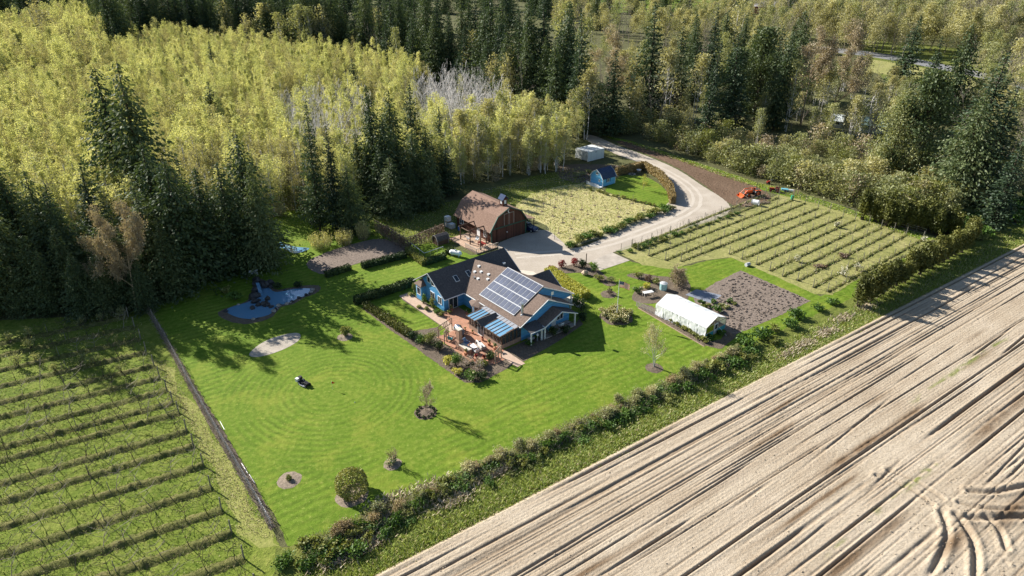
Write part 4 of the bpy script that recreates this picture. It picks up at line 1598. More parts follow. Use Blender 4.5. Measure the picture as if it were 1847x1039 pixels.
# ------------------------------------------------------------------ far buildings
def far_house(name, label, px, w, d_, ze, zr_, rz, wall_c, roof_c, cat='house'):
    c = G(*px)
    t = empty(name, c, rz)
    tag(t, label, cat)
    wm = plain(name + '_wall_paint', wall_c, .8, .08)
    rm = plain(name + '_roof', roof_c, .7, .12)
    for y in (-d_ / 2, d_ / 2 - .15):
        mb_ = MB()
        wall_prism(mb_, [(-w / 2, 0), (w / 2, 0), (w / 2, ze), (0, zr_ - .15), (-w / 2, ze)], 'y', y, .15)
        mb_.build('wall', wm, t)
    for x in (-w / 2, w / 2 - .15):
        mb_ = MB()
        mb_.box(x, x + .15, -d_ / 2 + .151, d_ / 2 - .151, 0, ze)
        mb_.build('wall', wm, t)
    for s in (-1, 1):
        mb_ = MB()
        mb_.slab(up([(s * (w / 2 + .4), -d_ / 2 - .4, ze - .2), (0, -d_ / 2 - .4, zr_), (0, d_ / 2 + .4, zr_), (s * (w / 2 + .4), d_ / 2 + .4, ze - .2)]), .15)
        mb_.build('roof', rm, t)
    for k in range(3):
        y = -d_ / 2 + d_ * (k + .7) / 3.4
        mb_ = MB()
        mb_.box(-w / 2 - .06, -w / 2 - .004, y - .5, y + .5, 1.0, 2.2)
        mb_.build('window', M['glass_dk'], t)
        mb_ = MB()
        x = -w / 2 + w * (k + .7) / 3.4
        mb_.box(x - .5, x + .5, -d_ / 2 - .06, -d_ / 2 - .004, 1.0, 2.2)
        mb_.build('window', M['glass_dk'], t)
    return t


far_house('far_house', 'small far red house beyond the firs at the top edge', (1377, 24), 10, 14, 5.2, 8.2, R(70), (.36, .10, .08), (.45, .42, .42))
far_house('far_barn', 'long low white-roofed building beyond the yellow-green wood', (398, 84), 9, 26, 3.5, 6, R(80), (.55, .55, .52), (.78, .78, .76), 'building')
far_house('far_cabin', 'tiny pale blue-roofed building beyond the yellow-green wood', (272, 78), 7, 8, 4, 7, R(20), (.55, .62, .66), (.40, .62, .74), 'building')
far_house('green_roof_house', 'pale green-roofed house half hidden behind white-trunked trees', (1575, 236), 6, 8, 2.4, 4.2, R(75), (.5, .52, .48), (.40, .55, .50))
far_house('white_roof_house', 'low grey-white roofed house behind the tall tan trees', (1500, 226), 5, 6, 2.2, 3.6, R(60), (.5, .5, .48), (.62, .66, .64))

# ------------------------------------------------------------------ plant generators
def leaf_arrays(P, size, rg, dirs=None, width=.55):
    """rhombic leaf clumps at points P; dirs steer the long axis"""
    P = np.asarray(P, float)
    n = len(P)
    t = rg.normal(size=(n, 3))
    if dirs is not None:
        t = np.asarray(dirs, float) + .35 * t
    t /= np.linalg.norm(t, axis=1)[:, None] + 1e-9
    b = rg.normal(size=(n, 3))
    b -= (b * t).sum(1)[:, None] * t
    b /= np.linalg.norm(b, axis=1)[:, None] + 1e-9
    s = (np.asarray(size) * rg.uniform(.65, 1.35, n))[:, None]
    V = np.stack([P + t * s, P + b * s * width, P - t * s, P - b * s * width], 1).reshape(-1, 3)
    F = np.arange(n * 4).reshape(n, 4)
    return V, F


def tube_arrays(segs, n=3):
    """segs: list of (p0, p1, r0, r1) -> open tubes"""
    S = np.array([[*a, *b, r0, r1] for a, b, r0, r1 in segs], float)
    p0, p1, r0, r1 = S[:, :3], S[:, 3:6], S[:, 6], S[:, 7]
    d = p1 - p0
    d /= np.linalg.norm(d, axis=1)[:, None] + 1e-9
    ref = np.where(np.abs(d[:, 2:3]) < .9, np.array([[0, 0, 1.]]), np.array([[1., 0, 0]]))
    a = np.cross(d, ref)
    a /= np.linalg.norm(a, axis=1)[:, None] + 1e-9
    b = np.cross(d, a)
    rings = []
    for p, r in ((p0, r0), (p1, r1)):
        for k in range(n):
            th = 2 * math.pi * k / n
            rings.append(p + (a * math.cos(th) + b * math.sin(th)) * r[:, None])
    V = np.stack(rings, 1).reshape(-1, 3)
    m = len(S)
    base = (np.arange(m) * 2 * n)[:, None]
    F = []
    for k in range(n):
        q = (k + 1) % n
        F.append(np.concatenate([base + k, base + q, base + n + q, base + n + k], 1))
    F = np.stack(F, 1).reshape(-1, 4)
    return V, F


def join_arrays(parts):
    V, F, Mi = [], [], []
    off = 0
    for v, f, mi in parts:
        V.append(v)
        F.append(f + off)
        Mi.append(np.full(len(f), mi))
        off += len(v)
    return np.concatenate(V), np.concatenate(F), np.concatenate(Mi)


def conifer(name, seed, h, Rb, kind):
    rg = np.random.default_rng(seed)
    P, D, S = [], [], []
    n = int(h * (2.4 if kind == 'cedar' else 2.1))
    segs = []
    k = 6
    bend = rg.normal(0, .012 * h, 2)
    for i in range(k):
        z0, z1 = h * i / k, h * (i + 1) / k
        f0, f1 = (i / k) ** 2, ((i + 1) / k) ** 2
        segs.append(((bend[0] * f0, bend[1] * f0, z0), (bend[0] * f1, bend[1] * f1, z1), .015 * h * (1 - i / k) + .03, .015 * h * (1 - (i + 1) / k) + .02))
    lean_side = rg.uniform(0, 6.28)
    for i in range(n):
        t = .05 + .94 * (i + rg.uniform(-.3, .3)) / n
        z = h * t
        L = Rb * (max(0, 1 - t) ** (.72 if kind == 'cedar' else .85)) * rg.uniform(.78, 1.12) + .18
        if t < .15: L *= .55 + 3 * t
        nb = 6 if t < .8 else 4
        a0 = rg.uniform(0, 6.28)
        for j in range(nb):
            az = a0 + 6.283 * j / nb + rg.normal(0, .25)
            l = L * rg.uniform(.6, 1.15) * (1 + .12 * math.cos(az - lean_side))
            if rg.random() < (.10 if kind == 'fir' else .04): continue
            m = max(3, int(l / (.15 if kind == 'cedar' else .17)))
            dz = (.55 if kind == 'cedar' else .22)
            for q in range(m):
                s = (q + rg.uniform(.3, 1)) / m
                r = l * s
                drop = dz * r * (1 - .35 * s) + (0 if kind == 'cedar' else -.15 * r * s * s)
                x = bend[0] * t * t + r * math.cos(az)
                y = bend[1] * t * t + r * math.sin(az)
                sp = .17 * l * (1 - .4 * s)
                P.append((x + rg.normal(0, sp), y + rg.normal(0, sp), z - drop + rg.normal(0, .12)))
                D.append((math.cos(az) * .9, math.sin(az) * .9, -.75 if kind == 'cedar' else -.28))
                S.append((.30 if kind == 'cedar' else .32) * (.7 + .4 * (1 - t)))
    P = np.array(P)
    V, F = leaf_arrays(P, np.array(S), rg, D, .55)
    crown = fast_mesh(name + '_crown', V, F, M['cedar' if kind == 'cedar' else 'fir'])
    tv, tf = tube_arrays(segs, 6)
    trunk = fast_mesh(name + '_trunk', tv, tf, M['bark'])
    return dict(h=h, parts=[('trunk', trunk), ('crown', crown)])


def branches(rg, p, d, L, r, depth, segs, tips, spread=.6, nsub=(2, 4), up_=.15, minr=.012, wig=.12):
    p = np.array(p, float)
    d = np.array(d, float)
    d /= np.linalg.norm(d)
    k = 3 if depth > 1 else 2
    q = p.copy()
    for i in range(k):
        d = d + rg.normal(0, wig, 3) + np.array([0, 0, up_ * .3])
        d /= np.linalg.norm(d)
        e = q + d * L / k
        r1 = max(minr, r * (1 - .45 * (i + 1) / k))
        segs.append((tuple(q), tuple(e), max(minr, r * (1 - .45 * i / k)), r1))
        if depth > 0 and i >= (1 if depth < 3 else 0):
            for c in range(rg.integers(nsub[0], nsub[1] + 1)):
                side = rg.normal(size=3)
                side -= side.dot(d) * d
                side /= np.linalg.norm(side) + 1e-9
                nd_ = d + side * spread * rg.uniform(.7, 1.4) + np.array([0, 0, up_])
                branches(rg, q + (e - q) * rg.uniform(.2, 1), nd_, L * rg.uniform(.42, .68), r1 * .6, depth - 1, segs, tips, spread, nsub, up_, minr, wig)
        q = e
    tips.append(tuple(q))


def broadleaf(name, seed, h, cr, leafm, barkm, nl=620, ls=.27, base=.3, nclump=16, trunks=1, bare=0.0, clump=.55):
    """airy tree: trunk, limbs, leaf clumps spread through an uneven crown"""
    rg = np.random.default_rng(seed)
    segs, tips = [], []
    cz = []
    for k in range(nclump):
        t = rg.uniform(0, 1) ** .8
        z = h * (base + (1 - base) * t)
        rr = cr * math.sqrt(max(.04, math.sin(math.pi * min(.97, .18 + .8 * t)))) * rg.uniform(.15, 1.0) * (1.0 if t < .8 else .6)
        az = rg.uniform(0, 6.28)
        cz.append((rr * math.cos(az), rr * math.sin(az), z))
    cz.append((0, 0, h * .97))
    for k in range(trunks):
        off = rg.normal(0, .12 * cr * (trunks > 1), 2)
        top = (off[0] * 3, off[1] * 3, h * .9)
        q = (off[0], off[1], 0)
        for i in range(4):
            e = (off[0] + (top[0] - off[0]) * (i + 1) / 4 + rg.normal(0, .03 * h * .3), off[1] + (top[1] - off[1]) * (i + 1) / 4 + rg.normal(0, .03 * h * .3), top[2] * (i + 1) / 4)
            segs.append((q, e, .012 * h * (1 - i / 4.4) / trunks ** .5, .012 * h * (1 - (i + 1) / 4.4) / trunks ** .5))
            q = e
    for c in cz:
        z0 = max(.15 * h, c[2] - rg.uniform(.1, .22) * h)
        segs.append(((0, 0, z0), c, .005 * h, .015))
    P = []
    per = max(1, nl // len(cz))
    for c in cz:
        g = rg.normal(size=(per, 3)) * np.array([clump, clump, clump * 1.15]) * cr * .5
        P.append(np.array(c) + g)
    P = np.concatenate(P)
    P[:, 2] = np.clip(P[:, 2], .08 * h, h * 1.06)
    V, F = leaf_arrays(P, ls, rg, None, .6)
    crown = fast_mesh(name + '_crown', V, F, M[leafm])
    tv, tf = tube_arrays(segs, 4)
    trunk = fast_mesh(name + '_trunk', tv, tf, M[barkm])
    return dict(h=h, parts=[('trunk', trunk), ('crown', crown)])


def bare_tree(name, seed, h, barkm, depth=3, spread=.55, nsub=(2, 3), leafm=None, nleaf=0, ls=.12, trunk_r=None, up_=.2, trunks=1, minr=.014, twigm=None):
    rg = np.random.default_rng(seed)
    segs, tips = [], []
    r0 = trunk_r or .013 * h
    for k in range(trunks):
        d = np.array([rg.normal(0, .05 + .1 * (trunks > 1)), rg.normal(0, .05 + .1 * (trunks > 1)), 1])
        q = np.array([rg.normal(0, .1 * (trunks > 1)), rg.normal(0, .1 * (trunks > 1)), 0.])
        m = 5
        for i in range(m):
            d = d / np.linalg.norm(d)
            e = q + d * h * .78 / m
            ra, rb = r0 * (1 - .8 * i / m), r0 * (1 - .8 * (i + 1) / m)
            segs.append((tuple(q), tuple(e), ra, rb))
            if i >= 1:
                for c in range(rg.integers(2, 4)):
                    az = rg.uniform(0, 6.28)
                    dd = np.array([math.cos(az) * spread * 1.2, math.sin(az) * spread * 1.2, .55])
                    branches(rg, q + (e - q) * rg.uniform(0, 1), dd, h * rg.uniform(.2, .3) * (1.15 - .5 * i / m), rb * .55, depth - 1, segs, tips, spread, nsub, up_, minr)
            d = d + rg.normal(0, .07, 3)
            q = e
        branches(rg, q, d, h * .22, r0 * .25, depth - 1, segs, tips, spread, nsub, up_, minr)
    nb = sum(1 for s in segs if s[2] > .05)
    tv, tf = tube_arrays(segs, 3)
    trunk = fast_mesh(name + '_branches', tv, tf, M[barkm])
    parts = [('branches', trunk)]
    if nleaf:
        T = np.array(tips)
        P = T[rg.integers(0, len(T), nleaf)] + rg.normal(0, .22 * h * .08 + .1, (nleaf, 3))
        V, F = leaf_arrays(P, ls, rg)
        parts.append(('crown', fast_mesh(name + '_crown', V, F, M[leafm])))
    zmax = max(s[1][2] for s in segs)
    return dict(h=zmax, parts=parts)


def bush_mesh(name, seed, r, h, leafm, nl=380, ls=.14, lumps=7, fl=None, nf=0, stems=True, twigm='bark', hollow=.35, flat=1.0):
    """leafy shrub: uneven dome of leaf clumps over stems; optional flowers"""
    rg = np.random.default_rng(seed)
    C = []
    for k in range(lumps):
        az = rg.uniform(0, 6.28)
        rr = r * rg.uniform(.1, .62)
        C.append((rr * math.cos(az), rr * math.sin(az), h * rg.uniform(.35, .72), r * rg.uniform(.32, .55), h * rg.uniform(.22, .36)))
    C.append((0, 0, h * .55, r * .55, h * .42))
    C = np.array(C)
    pick = rg.integers(0, len(C), nl)
    d = rg.normal(size=(nl, 3))
    d /= np.linalg.norm(d, axis=1)[:, None]
    rad = rg.uniform(hollow, 1.05, nl)[:, None]
    P = C[pick, :3] + d * rad * np.stack([C[pick, 3], C[pick, 3], C[pick, 4]], 1)
    P[:, 2] = np.abs(P[:, 2]) + .02
    parts = []
    V, F = leaf_arrays(P, ls, rg, None, .6)
    parts.append((V, F, 0))
    mats = [M[leafm]]
    if stems:
        segs = [((rg.normal(0, .1 * r), rg.normal(0, .1 * r), 0), tuple(c[:3]), .02 + .02 * r, .012) for c in C]
        v, f = tube_arrays(segs, 3)
        parts.append((v, f, 1))
        mats.append(M[twigm])
    if nf:
        pk = rg.integers(0, nl, nf)
        Pf = P[pk] * np.array([1.04, 1.04, 1.06])
        v, f = leaf_arrays(Pf, ls * .9, rg, None, .9)
        parts.append((v, f, len(mats)))
        mats.append(M[fl])
    V, F, Mi = join_arrays(parts)
    return fast_mesh(name, V, F, mats, Mi)


def hedge(name, label, p0, p1, width, h, leafm, dens=46, ls=.13, bumpy=0.0, seed=1, twigm='bark', group=None, core=True):
    """clipped hedge between two ground points, clothed with leaf clumps round a dark twig core"""
    a, b = Vector(p0), Vector(p1)
    L = (b - a).length
    ang = math.atan2(b.y - a.y, b.x - a.x)
    rg = np.random.default_rng(seed)
    area = L * (width + 2 * h)
    n = int(area * dens)
    s = rg.uniform(0, L, n)
    per = rg.uniform(0, width + 2 * h, n)
    hh = h * (1 + bumpy * (np.sin(s * 2.4 + seed) * .5 + .5 * np.sin(s * 5.3 + 2 * seed)) + rg.normal(0, .03, n))
    ww = width * (1 + bumpy * .8 * np.sin(s * 2.9 + seed * 3))
    y = np.where(per < h, -ww / 2, np.where(per < h + width, (per - h) - width / 2, ww / 2))
    z = np.where(per < h, per, np.where(per < h + width, hh, per - h - width))
    y = y + rg.normal(0, .07, n)
    z = np.clip(np.minimum(z, hh) + rg.normal(0, .05, n), .02, None)
    ends = rg.random(n) < (h * width * 2) / area * 1.5
    s = np.where(ends, np.where(rg.random(n) < .5, rg.normal(0, .06, n), L + rg.normal(0, .06, n)), s)
    y = np.where(ends, rg.uniform(-.5, .5, n) * width, y)
    z = np.where(ends, rg.uniform(0, 1, n) * h, z)
    V, F = leaf_arrays(np.stack([s, y, z], 1), ls, rg, None, .65)
    o = link(name, fast_mesh(name + '_leaves', V, F, M[leafm]), None, (a.x, a.y, 0), ang)
    tag(o, label, 'hedge', group)
    if core:
        segs = []
        for k in range(int(L / .35)):
            x = k * .35
            for q in range(3):
                segs.append(((x + rg.normal(0, .1), rg.normal(0, width * .1), 0), (x + rg.normal(0, .15), rg.uniform(-.4, .4) * width, h * rg.uniform(.7, .95)), .03, .012))
        v, f = tube_arrays(segs, 3)
        link('stems', fast_mesh(name + '_stems', v, f, M[twigm]), o)
        c = MB()
        nn = max(2, int(L / 1.2))
        for k in range(nn):
            x0, x1 = .12 + (L - .24) * k / nn, .12 + (L - .24) * (k + 1) / nn
            hb = h * (1 - bumpy) - .14
            c.box(x0, x1 - .02, -width * (.5 - bumpy * .4) + .12, width * (.5 - bumpy * .4) - .12, .02, max(.2, hb))
        c.build('inner_foliage', M[leafm], o)
    return o


def place(proto, name, loc, h=None, rz=0.0, label=None, cat=None, group=None, sx=1.0, tilt=None):
    s = (h / proto['h']) if h else 1.0
    t = empty(name, loc, rz, (s * sx, s * sx, s))
    if tilt: t.rotation_euler = (tilt[0], tilt[1], rz)
    tag(t, label, cat, group)
    for nm, me_ in proto['parts']:
        link(nm, me_, t)
    return t


rnd = random.Random(42)
FIR = [conifer('fir', 10 + i, 26, r, 'fir') for i, r in enumerate((5.2, 5.8, 4.6, 6.8, 3.7))]
CEDAR = [conifer('cedar', 20 + i, 24, r, 'cedar') for i, r in enumerate((6.0, 6.6, 5.2, 7.8, 4.4))]
ALDER = [broadleaf('alder', 30 + i, 11, cr_, 'alder', 'twig_pale', nl_, .135, .2, nc_, clump=.44) for i, (cr_, nl_, nc_) in enumerate(((1.4, 1400, 24), (1.7, 1500, 28), (1.2, 1100, 20), (2.0, 1500, 24)))] + [broadleaf('alder', 36 + i, 11, 1.6, 'alder_b', 'twig_pale', 900, .135, .2, 22, clump=.44) for i in range(2)]
BIGALDER = [broadleaf('tall_alder', 40 + i, 16, 3.2, 'alder_b', 'twig_pale', 1300, .26, .25, 22, 2) for i in range(2)] + [broadleaf('tall_alder', 44, 16, 3.0, 'brush', 'twig_pale', 1300, .26, .25, 22, 2)]
BARE = [bare_tree('bare_tree', 50 + i, 16, 'twig', 3, .5, (2, 3)) for i in range(2)]
PALE = [bare_tree('pale_tree', 55 + i, 12, 'twig_pale', 2, .35, (2, 3), None, 0, .1, .12, .35, minr=.035) for i in range(2)]
TAN = [bare_tree('tan_tree', 60 + i, 22, 'twig_tan', 3, .55, (2, 3), 'tan_leaf', 9000, .19, .32, minr=.03) for i in range(2)]
BRUSH = [broadleaf('brush', 70 + i, 5.5, 2.3, m_, 'twig', 760, .19, .06, 18, 4) for i, m_ in enumerate(('brush', 'brush', 'alder_b', 'olive', 'tan_leaf'))]
BIGCEDAR = [broadleaf('broad_cedar', 80, 24, 6.5, 'cedar', 'bark', 9000, .30, .04, 70, 1, clump=.34), broadleaf('broad_cedar', 81, 24, 6.5, 'brush', 'bark', 9000, .26, .04, 70, 1, clump=.34)]

# ------------------------------------------------------------------ dark conifers of the middle ground
def top(px, py, h):
    g = G(px, py, h)
    return Vector((g.x, g.y, 0))


CON = [  # top pixel, height, kind, width factor, label
    (205, 108, 33, 'c', 1.25, 'tallest dark cedar of the left clump, rising far over the pale wood'),
    (165, 118, 31, 'c', 1.15, 'second tall cedar just left of the tallest in the left clump'),
    (248, 252, 24, 'c', 1.6, 'broad grey-green cedar in front of the tall left pair, beside the lawn shade'),
    (132, 292, 20, 'f', 1.2, 'dark fir left of the broad grey-green cedar'),
    (322, 285, 20, 'f', 1.15, 'dark fir between the broad cedar and the bare-topped cedar'),
    (420, 238, 23, 'c', 1.35, 'thin-topped cedar standing over the shaded lawn'),
    (446, 290, 20, 'c', .95, 'dense dark cedar at the lawn corner above the small pond'),
    (372, 330, 15, 'c', 1.3, 'low dark cedar in the deep shade above the pond'),
    (180, 385, 15, 'c', 1.5, 'dark cedar behind the tan budding tree at the orchard corner'),
    (75, 330, 17, 'c', 1.4, 'dark cedar at the left edge above the orchard'),
    (100, 400, 12, 'c', 1.5, 'low dark cedar right above the orchard rows'),
    (40, 420, 13, 'c', 1.5, 'dark cedar over the shaded end of the orchard, near the left edge'),
    (-20, 360, 18, 'c', 1.4, 'dark cedar cut by the left edge of the picture'),
    (20, 480, 8, 'c', 1.6, 'small dark cedar at the left edge touching the orchard'),
    (-11, 288, 22, 'c', 1.3, 'tall cedar at the left edge above the orchard'),
    (41, 305, 21, 'c', 1.2, 'tall cedar right of the left-edge cedar'),
    (-60, 240, 26, 'c', 1.3, 'tall cedar just outside the left edge, shading the orchard'),
    (-110, 300, 24, 'c', 1.3, 'cedar outside the left edge beside the orchard'),
    (78, 345, 18, 'c', 1.3, 'cedar over the shaded orchard head, third from the left edge'),
    (60, 450, 11, 'c', 1.6, 'dark cedar over the shaded first orchard row, left'),
    (120, 455, 11, 'c', 1.5, 'dark cedar over the shaded first orchard row, middle'),
    (165, 460, 10, 'c', 1.5, 'dark cedar over the shaded first orchard row, right'),
    (240, 470, 9, 'c', 1.5, 'dark cedar at the head of the wire fence'),
    (292, 288, 22, 'c', 1.45, 'dark cedar close right of the broad grey-green cedar'),
    (345, 300, 20, 'c', 1.45, 'dark cedar over the deepest lawn shade'),
    (393, 290, 20, 'c', 1.4, 'dark cedar left of the dense corner cedar'),
    (240, 340, 18, 'c', 1.4, 'dark cedar in front of the broad grey-green cedar'),
    (95, 405, 14, 'c', 1.5, 'dark cedar shading the far orchard rows, left'),
    (205, 425, 12, 'c', 1.4, 'dark cedar shading the far orchard rows, right'),
    (330, 400, 10, 'c', 1.6, 'low dark cedar at the left rim of the shaded lawn'),
    (280, 400, 13, 'c', 1.5, 'dark cedar between the broad cedar and the fence head'),
    (545, 184, 26, 'f', .7, 'thin crooked fir with a leaning top and ragged crown'),
    (587, 222, 22, 'f', .9, 'slim fir just right of the crooked fir'),
    (622, 298, 14, 'c', 1.2, 'short light-sided cedar left of the middle clump'),
    (662, 152, 26, 'c', 1.1, 'left cedar of the dark middle clump'),
    (698, 160, 23, 'c', 1.15, 'second cedar of the dark middle clump'),
    (735, 150, 22, 'f', 1.15, 'ragged tall fir at the heart of the middle clump'),
    (790, 190, 18, 'f', 1.25, 'dark fir at the right end of the middle clump, nearest the barn'),
    (765, 225, 16, 'c', 1.3, 'dark cedar between the ragged fir and the barn-side fir'),
    (715, 240, 16, 'c', 1.4, 'dark cedar in front of the middle clump'),
    (680, 265, 14, 'c', 1.4, 'dark cedar low at the front of the middle clump'),
    (640, 238, 16, 'c', 1.3, 'cedar at the left flank of the middle clump'),
    (655, 268, 13, 'c', 1.4, 'low cedar at the left foot of the middle clump'),
    (742, 232, 17, 'c', 1.5, 'cedar in front of the ragged tall fir'),
    (772, 262, 14, 'c', 1.6, 'low cedar right of the middle clump front'),
    (802, 252, 13, 'f', 1.6, 'low dark fir at the right foot of the middle clump'),
    (702, 282, 13, 'c', 1.7, 'low broad cedar in the middle clump front'),
    (735, 292, 11, 'c', 1.7, 'lowest cedar in the middle clump front'),
    (690, 215, 19, 'c', 1.5, 'cedar hiding the foot of the two tall left cedars'),
    (375, 73, 18, 'f', 1.5, 'small dark fir alone in the pale wood, farther of the two'),
    (372, 146, 17, 'f', 1.6, 'small dark conical fir alone in the pale wood, nearer of the two'),
    (635, 102, 17, 'f', 1.3, 'small dark fir poking from the pale wood left of the bare grey trees'),
    (28, 54, 18, 'f', 1.4, 'small dark fir at the far left of the pale wood'),
    (976, 96, 19, 'c', 1.0, 'olive conical cedar in front of the dark wall of firs'),
    (920, 120, 15, 'c', 1.0, 'small cedar left of the olive conical cedar'),
    (1112, 88, 25, 'f', 1.2, 'dark broad fir beside the tall tan tree at the drive'),
    (1187, 0, 36, 'f', 1.15, 'tall pointed fir cut by the top edge, right of the tan tree'),
    (1233, 30, 31, 'f', 1.0, 'dark fir just right of the tall pointed fir'),
    (1655, 28, 28, 'f', 1.3, 'open-branched tall fir standing before the far road'),
    (1703, 62, 26, 'f', 1.3, 'fir right of the open-branched fir by the far road'),
    (1760, 40, 30, 'c', 1.2, 'dark cedar behind the road at the right'),
    (1815, 90, 30, 'f', 1.4, 'dark fir at the right edge, upper'),
    (1835, 150, 27, 'f', 1.4, 'dark fir at the right edge, lower'),
    (1780, 165, 25, 'c', 1.3, 'dark cedar left of the lower right-edge fir'),
    (1850, 240, 20, 'f', 1.5, 'dark fir cut by the right edge beside the hedge end'),
]
for i, (x, y, h, k, w, lab) in enumerate(CON):
    pr = (CEDAR if k == 'c' else FIR)[i % 5]
    place(pr, 'cedar_tree' if k == 'c' else 'fir_tree', top(x, y, h), h, rnd.uniform(0, 6.28), lab, 'tree', sx=w, tilt=(R(3), R(-9)) if 'crooked fir with' in lab else None)
for x, y, h, k, lab in ((1690, 140, 25, 0, 'huge broad dark cedar right of the white-trunked trees'), (1640, 170, 21, 1, 'broad olive tree left of the huge dark cedar'), (1385, 60, 27, 0, 'broad dark evergreen behind the brush belt, left of the tan trees'), (1335, 95, 22, 0, 'rounded dark evergreen left of the broad dark evergreen')):
    place(BIGCEDAR[k], 'broad_evergreen', top(x, y, h), h, rnd.uniform(0, 6), lab, 'tree')
# back wall of firs, each its own tree
k = 0
wall = []
CANTOP = [(-420, 60), (-60, 48), (0, 42), (60, 36), (110, 22), (150, 14), (178, 44), (205, 68), (228, 66), (240, 50), (400, 56), (480, 62), (560, 72), (650, 78), (740, 104), (850, 126), (905, 150), (960, 165), (1015, 178), (1052, 196)]


def canopy_y(x):
    for (x0, y0), (x1, y1) in zip(CANTOP[:-1], CANTOP[1:]):
        if x0 <= x <= x1: return y0 + (y1 - y0) * (x - x0) / (x1 - x0)
    return 196


wall_pos = []
for row, (d0, step) in enumerate(((5, 17), (13, 21), (24, 24))):
    x = -50
    while x < 1050:
        xx = x + rnd.uniform(-7, 7)
        e = G(xx, canopy_y(xx), 10.5)
        q = Vector((e.x, e.y, 0)) * (1 + (d0 + rnd.uniform(0, 7)) / e.length)
        h = rnd.uniform(20, 27) if row == 0 else rnd.uniform(27, 38)
        if not (row == 0 and rnd.random() < .35): wall_pos.append((q, h))
        x += step
for x in (1262, 1290, 1320, 1350, 1375, 1400, 1425, 1450, 1300, 1340, 1270, 1415, 1445):
    wall.append((x + rnd.uniform(-6, 6), rnd.uniform(10, 70), rnd.uniform(26, 32)))
for x, y, h in wall:
    wall_pos.append((top(x, y, h), h))
for q, h in wall_pos:
    c_ = rnd.random() < .45
    pr = rnd.choice(CEDAR if c_ else FIR)
    u_ = PX(q.x, q.y, 0)[0]
    lab = 'dark fir in the far forest wall behind the pale wood, left third' if u_ < 400 else ('dark fir in the forest wall behind the pale wood, middle' if u_ < 760 else ('dark fir in the forest wall left of the tan maple' if u_ < 1100 else 'dark fir in the stand right of the tall pointed fir'))
    place(pr, 'fir_tree', q, h, rnd.uniform(0, 6.28), lab, 'tree', 'back forest: ' + lab[12:40], sx=rnd.uniform(.75, 1.3), tilt=(R(rnd.uniform(-2, 2)), R(rnd.uniform(-2, 2))))


# ------------------------------------------------------------------ stuff made of instanced plants
def wood(name, label, protos, pts, cat):
    """one mass of plants: points carrying scale, turn and kind, clothed by a geometry-nodes modifier"""
    P = np.array([p[:3] for p in pts], np.float32)
    me_ = bpy.data.meshes.new(name + '_points')
    me_.vertices.add(len(P))
    me_.vertices.foreach_set('co', P.ravel())
    for nm, ty, arr_ in (('turn', 'FLOAT', [p[3] for p in pts]), ('size', 'FLOAT', [p[4] for p in pts]), ('pick', 'INT', [p[5] for p in pts])):
        a = me_.attributes.new(nm, ty, 'POINT')
        a.data.foreach_set('value', np.array(arr_, np.float32 if ty == 'FLOAT' else np.int32))
    o = link(name, me_)
    tag(o, label, cat, kind='stuff')
    ng = bpy.data.node_groups.new(name + '_nodes', 'GeometryNodeTree')
    ng.interface.new_socket('Geometry', in_out='INPUT', socket_type='NodeSocketGeometry')
    ng.interface.new_socket('Geometry', in_out='OUTPUT', socket_type='NodeSocketGeometry')
    gi = ng.nodes.new('NodeGroupInput')
    go = ng.nodes.new('NodeGroupOutput')
    iop = ng.nodes.new('GeometryNodeInstanceOnPoints')
    jn = ng.nodes.new('GeometryNodeJoinGeometry')
    for ob in protos:
        oi = ng.nodes.new('GeometryNodeObjectInfo')
        oi.transform_space = 'ORIGINAL'
        oi.inputs['Object'].default_value = ob
        oi.inputs['As Instance'].default_value = True
        g2i = ng.nodes.new('GeometryNodeGeometryToInstance')
        ng.links.new(oi.outputs['Geometry'], g2i.inputs[0])
        ng.links.new(g2i.outputs[0], jn.inputs[0])

    def attr(nm, ty):
        a = ng.nodes.new('GeometryNodeInputNamedAttribute')
        a.data_type = ty
        a.inputs['Name'].default_value = nm
        return a.outputs['Attribute']
    cx = ng.nodes.new('ShaderNodeCombineXYZ')
    ng.links.new(attr('turn', 'FLOAT'), cx.inputs[2])
    ng.links.new(gi.outputs[0], iop.inputs['Points'])
    ng.links.new(jn.outputs[0], iop.inputs['Instance'])
    iop.inputs['Pick Instance'].default_value = True
    ng.links.new(attr('pick', 'INT'), iop.inputs['Instance Index'])
    ng.links.new(cx.outputs[0], iop.inputs['Rotation'])
    ng.links.new(attr('size', 'FLOAT'), iop.inputs['Scale'])
    ng.links.new(iop.outputs[0], go.inputs[0])
    md = o.modifiers.new('plants', 'NODES')
    md.node_group = ng
    return o


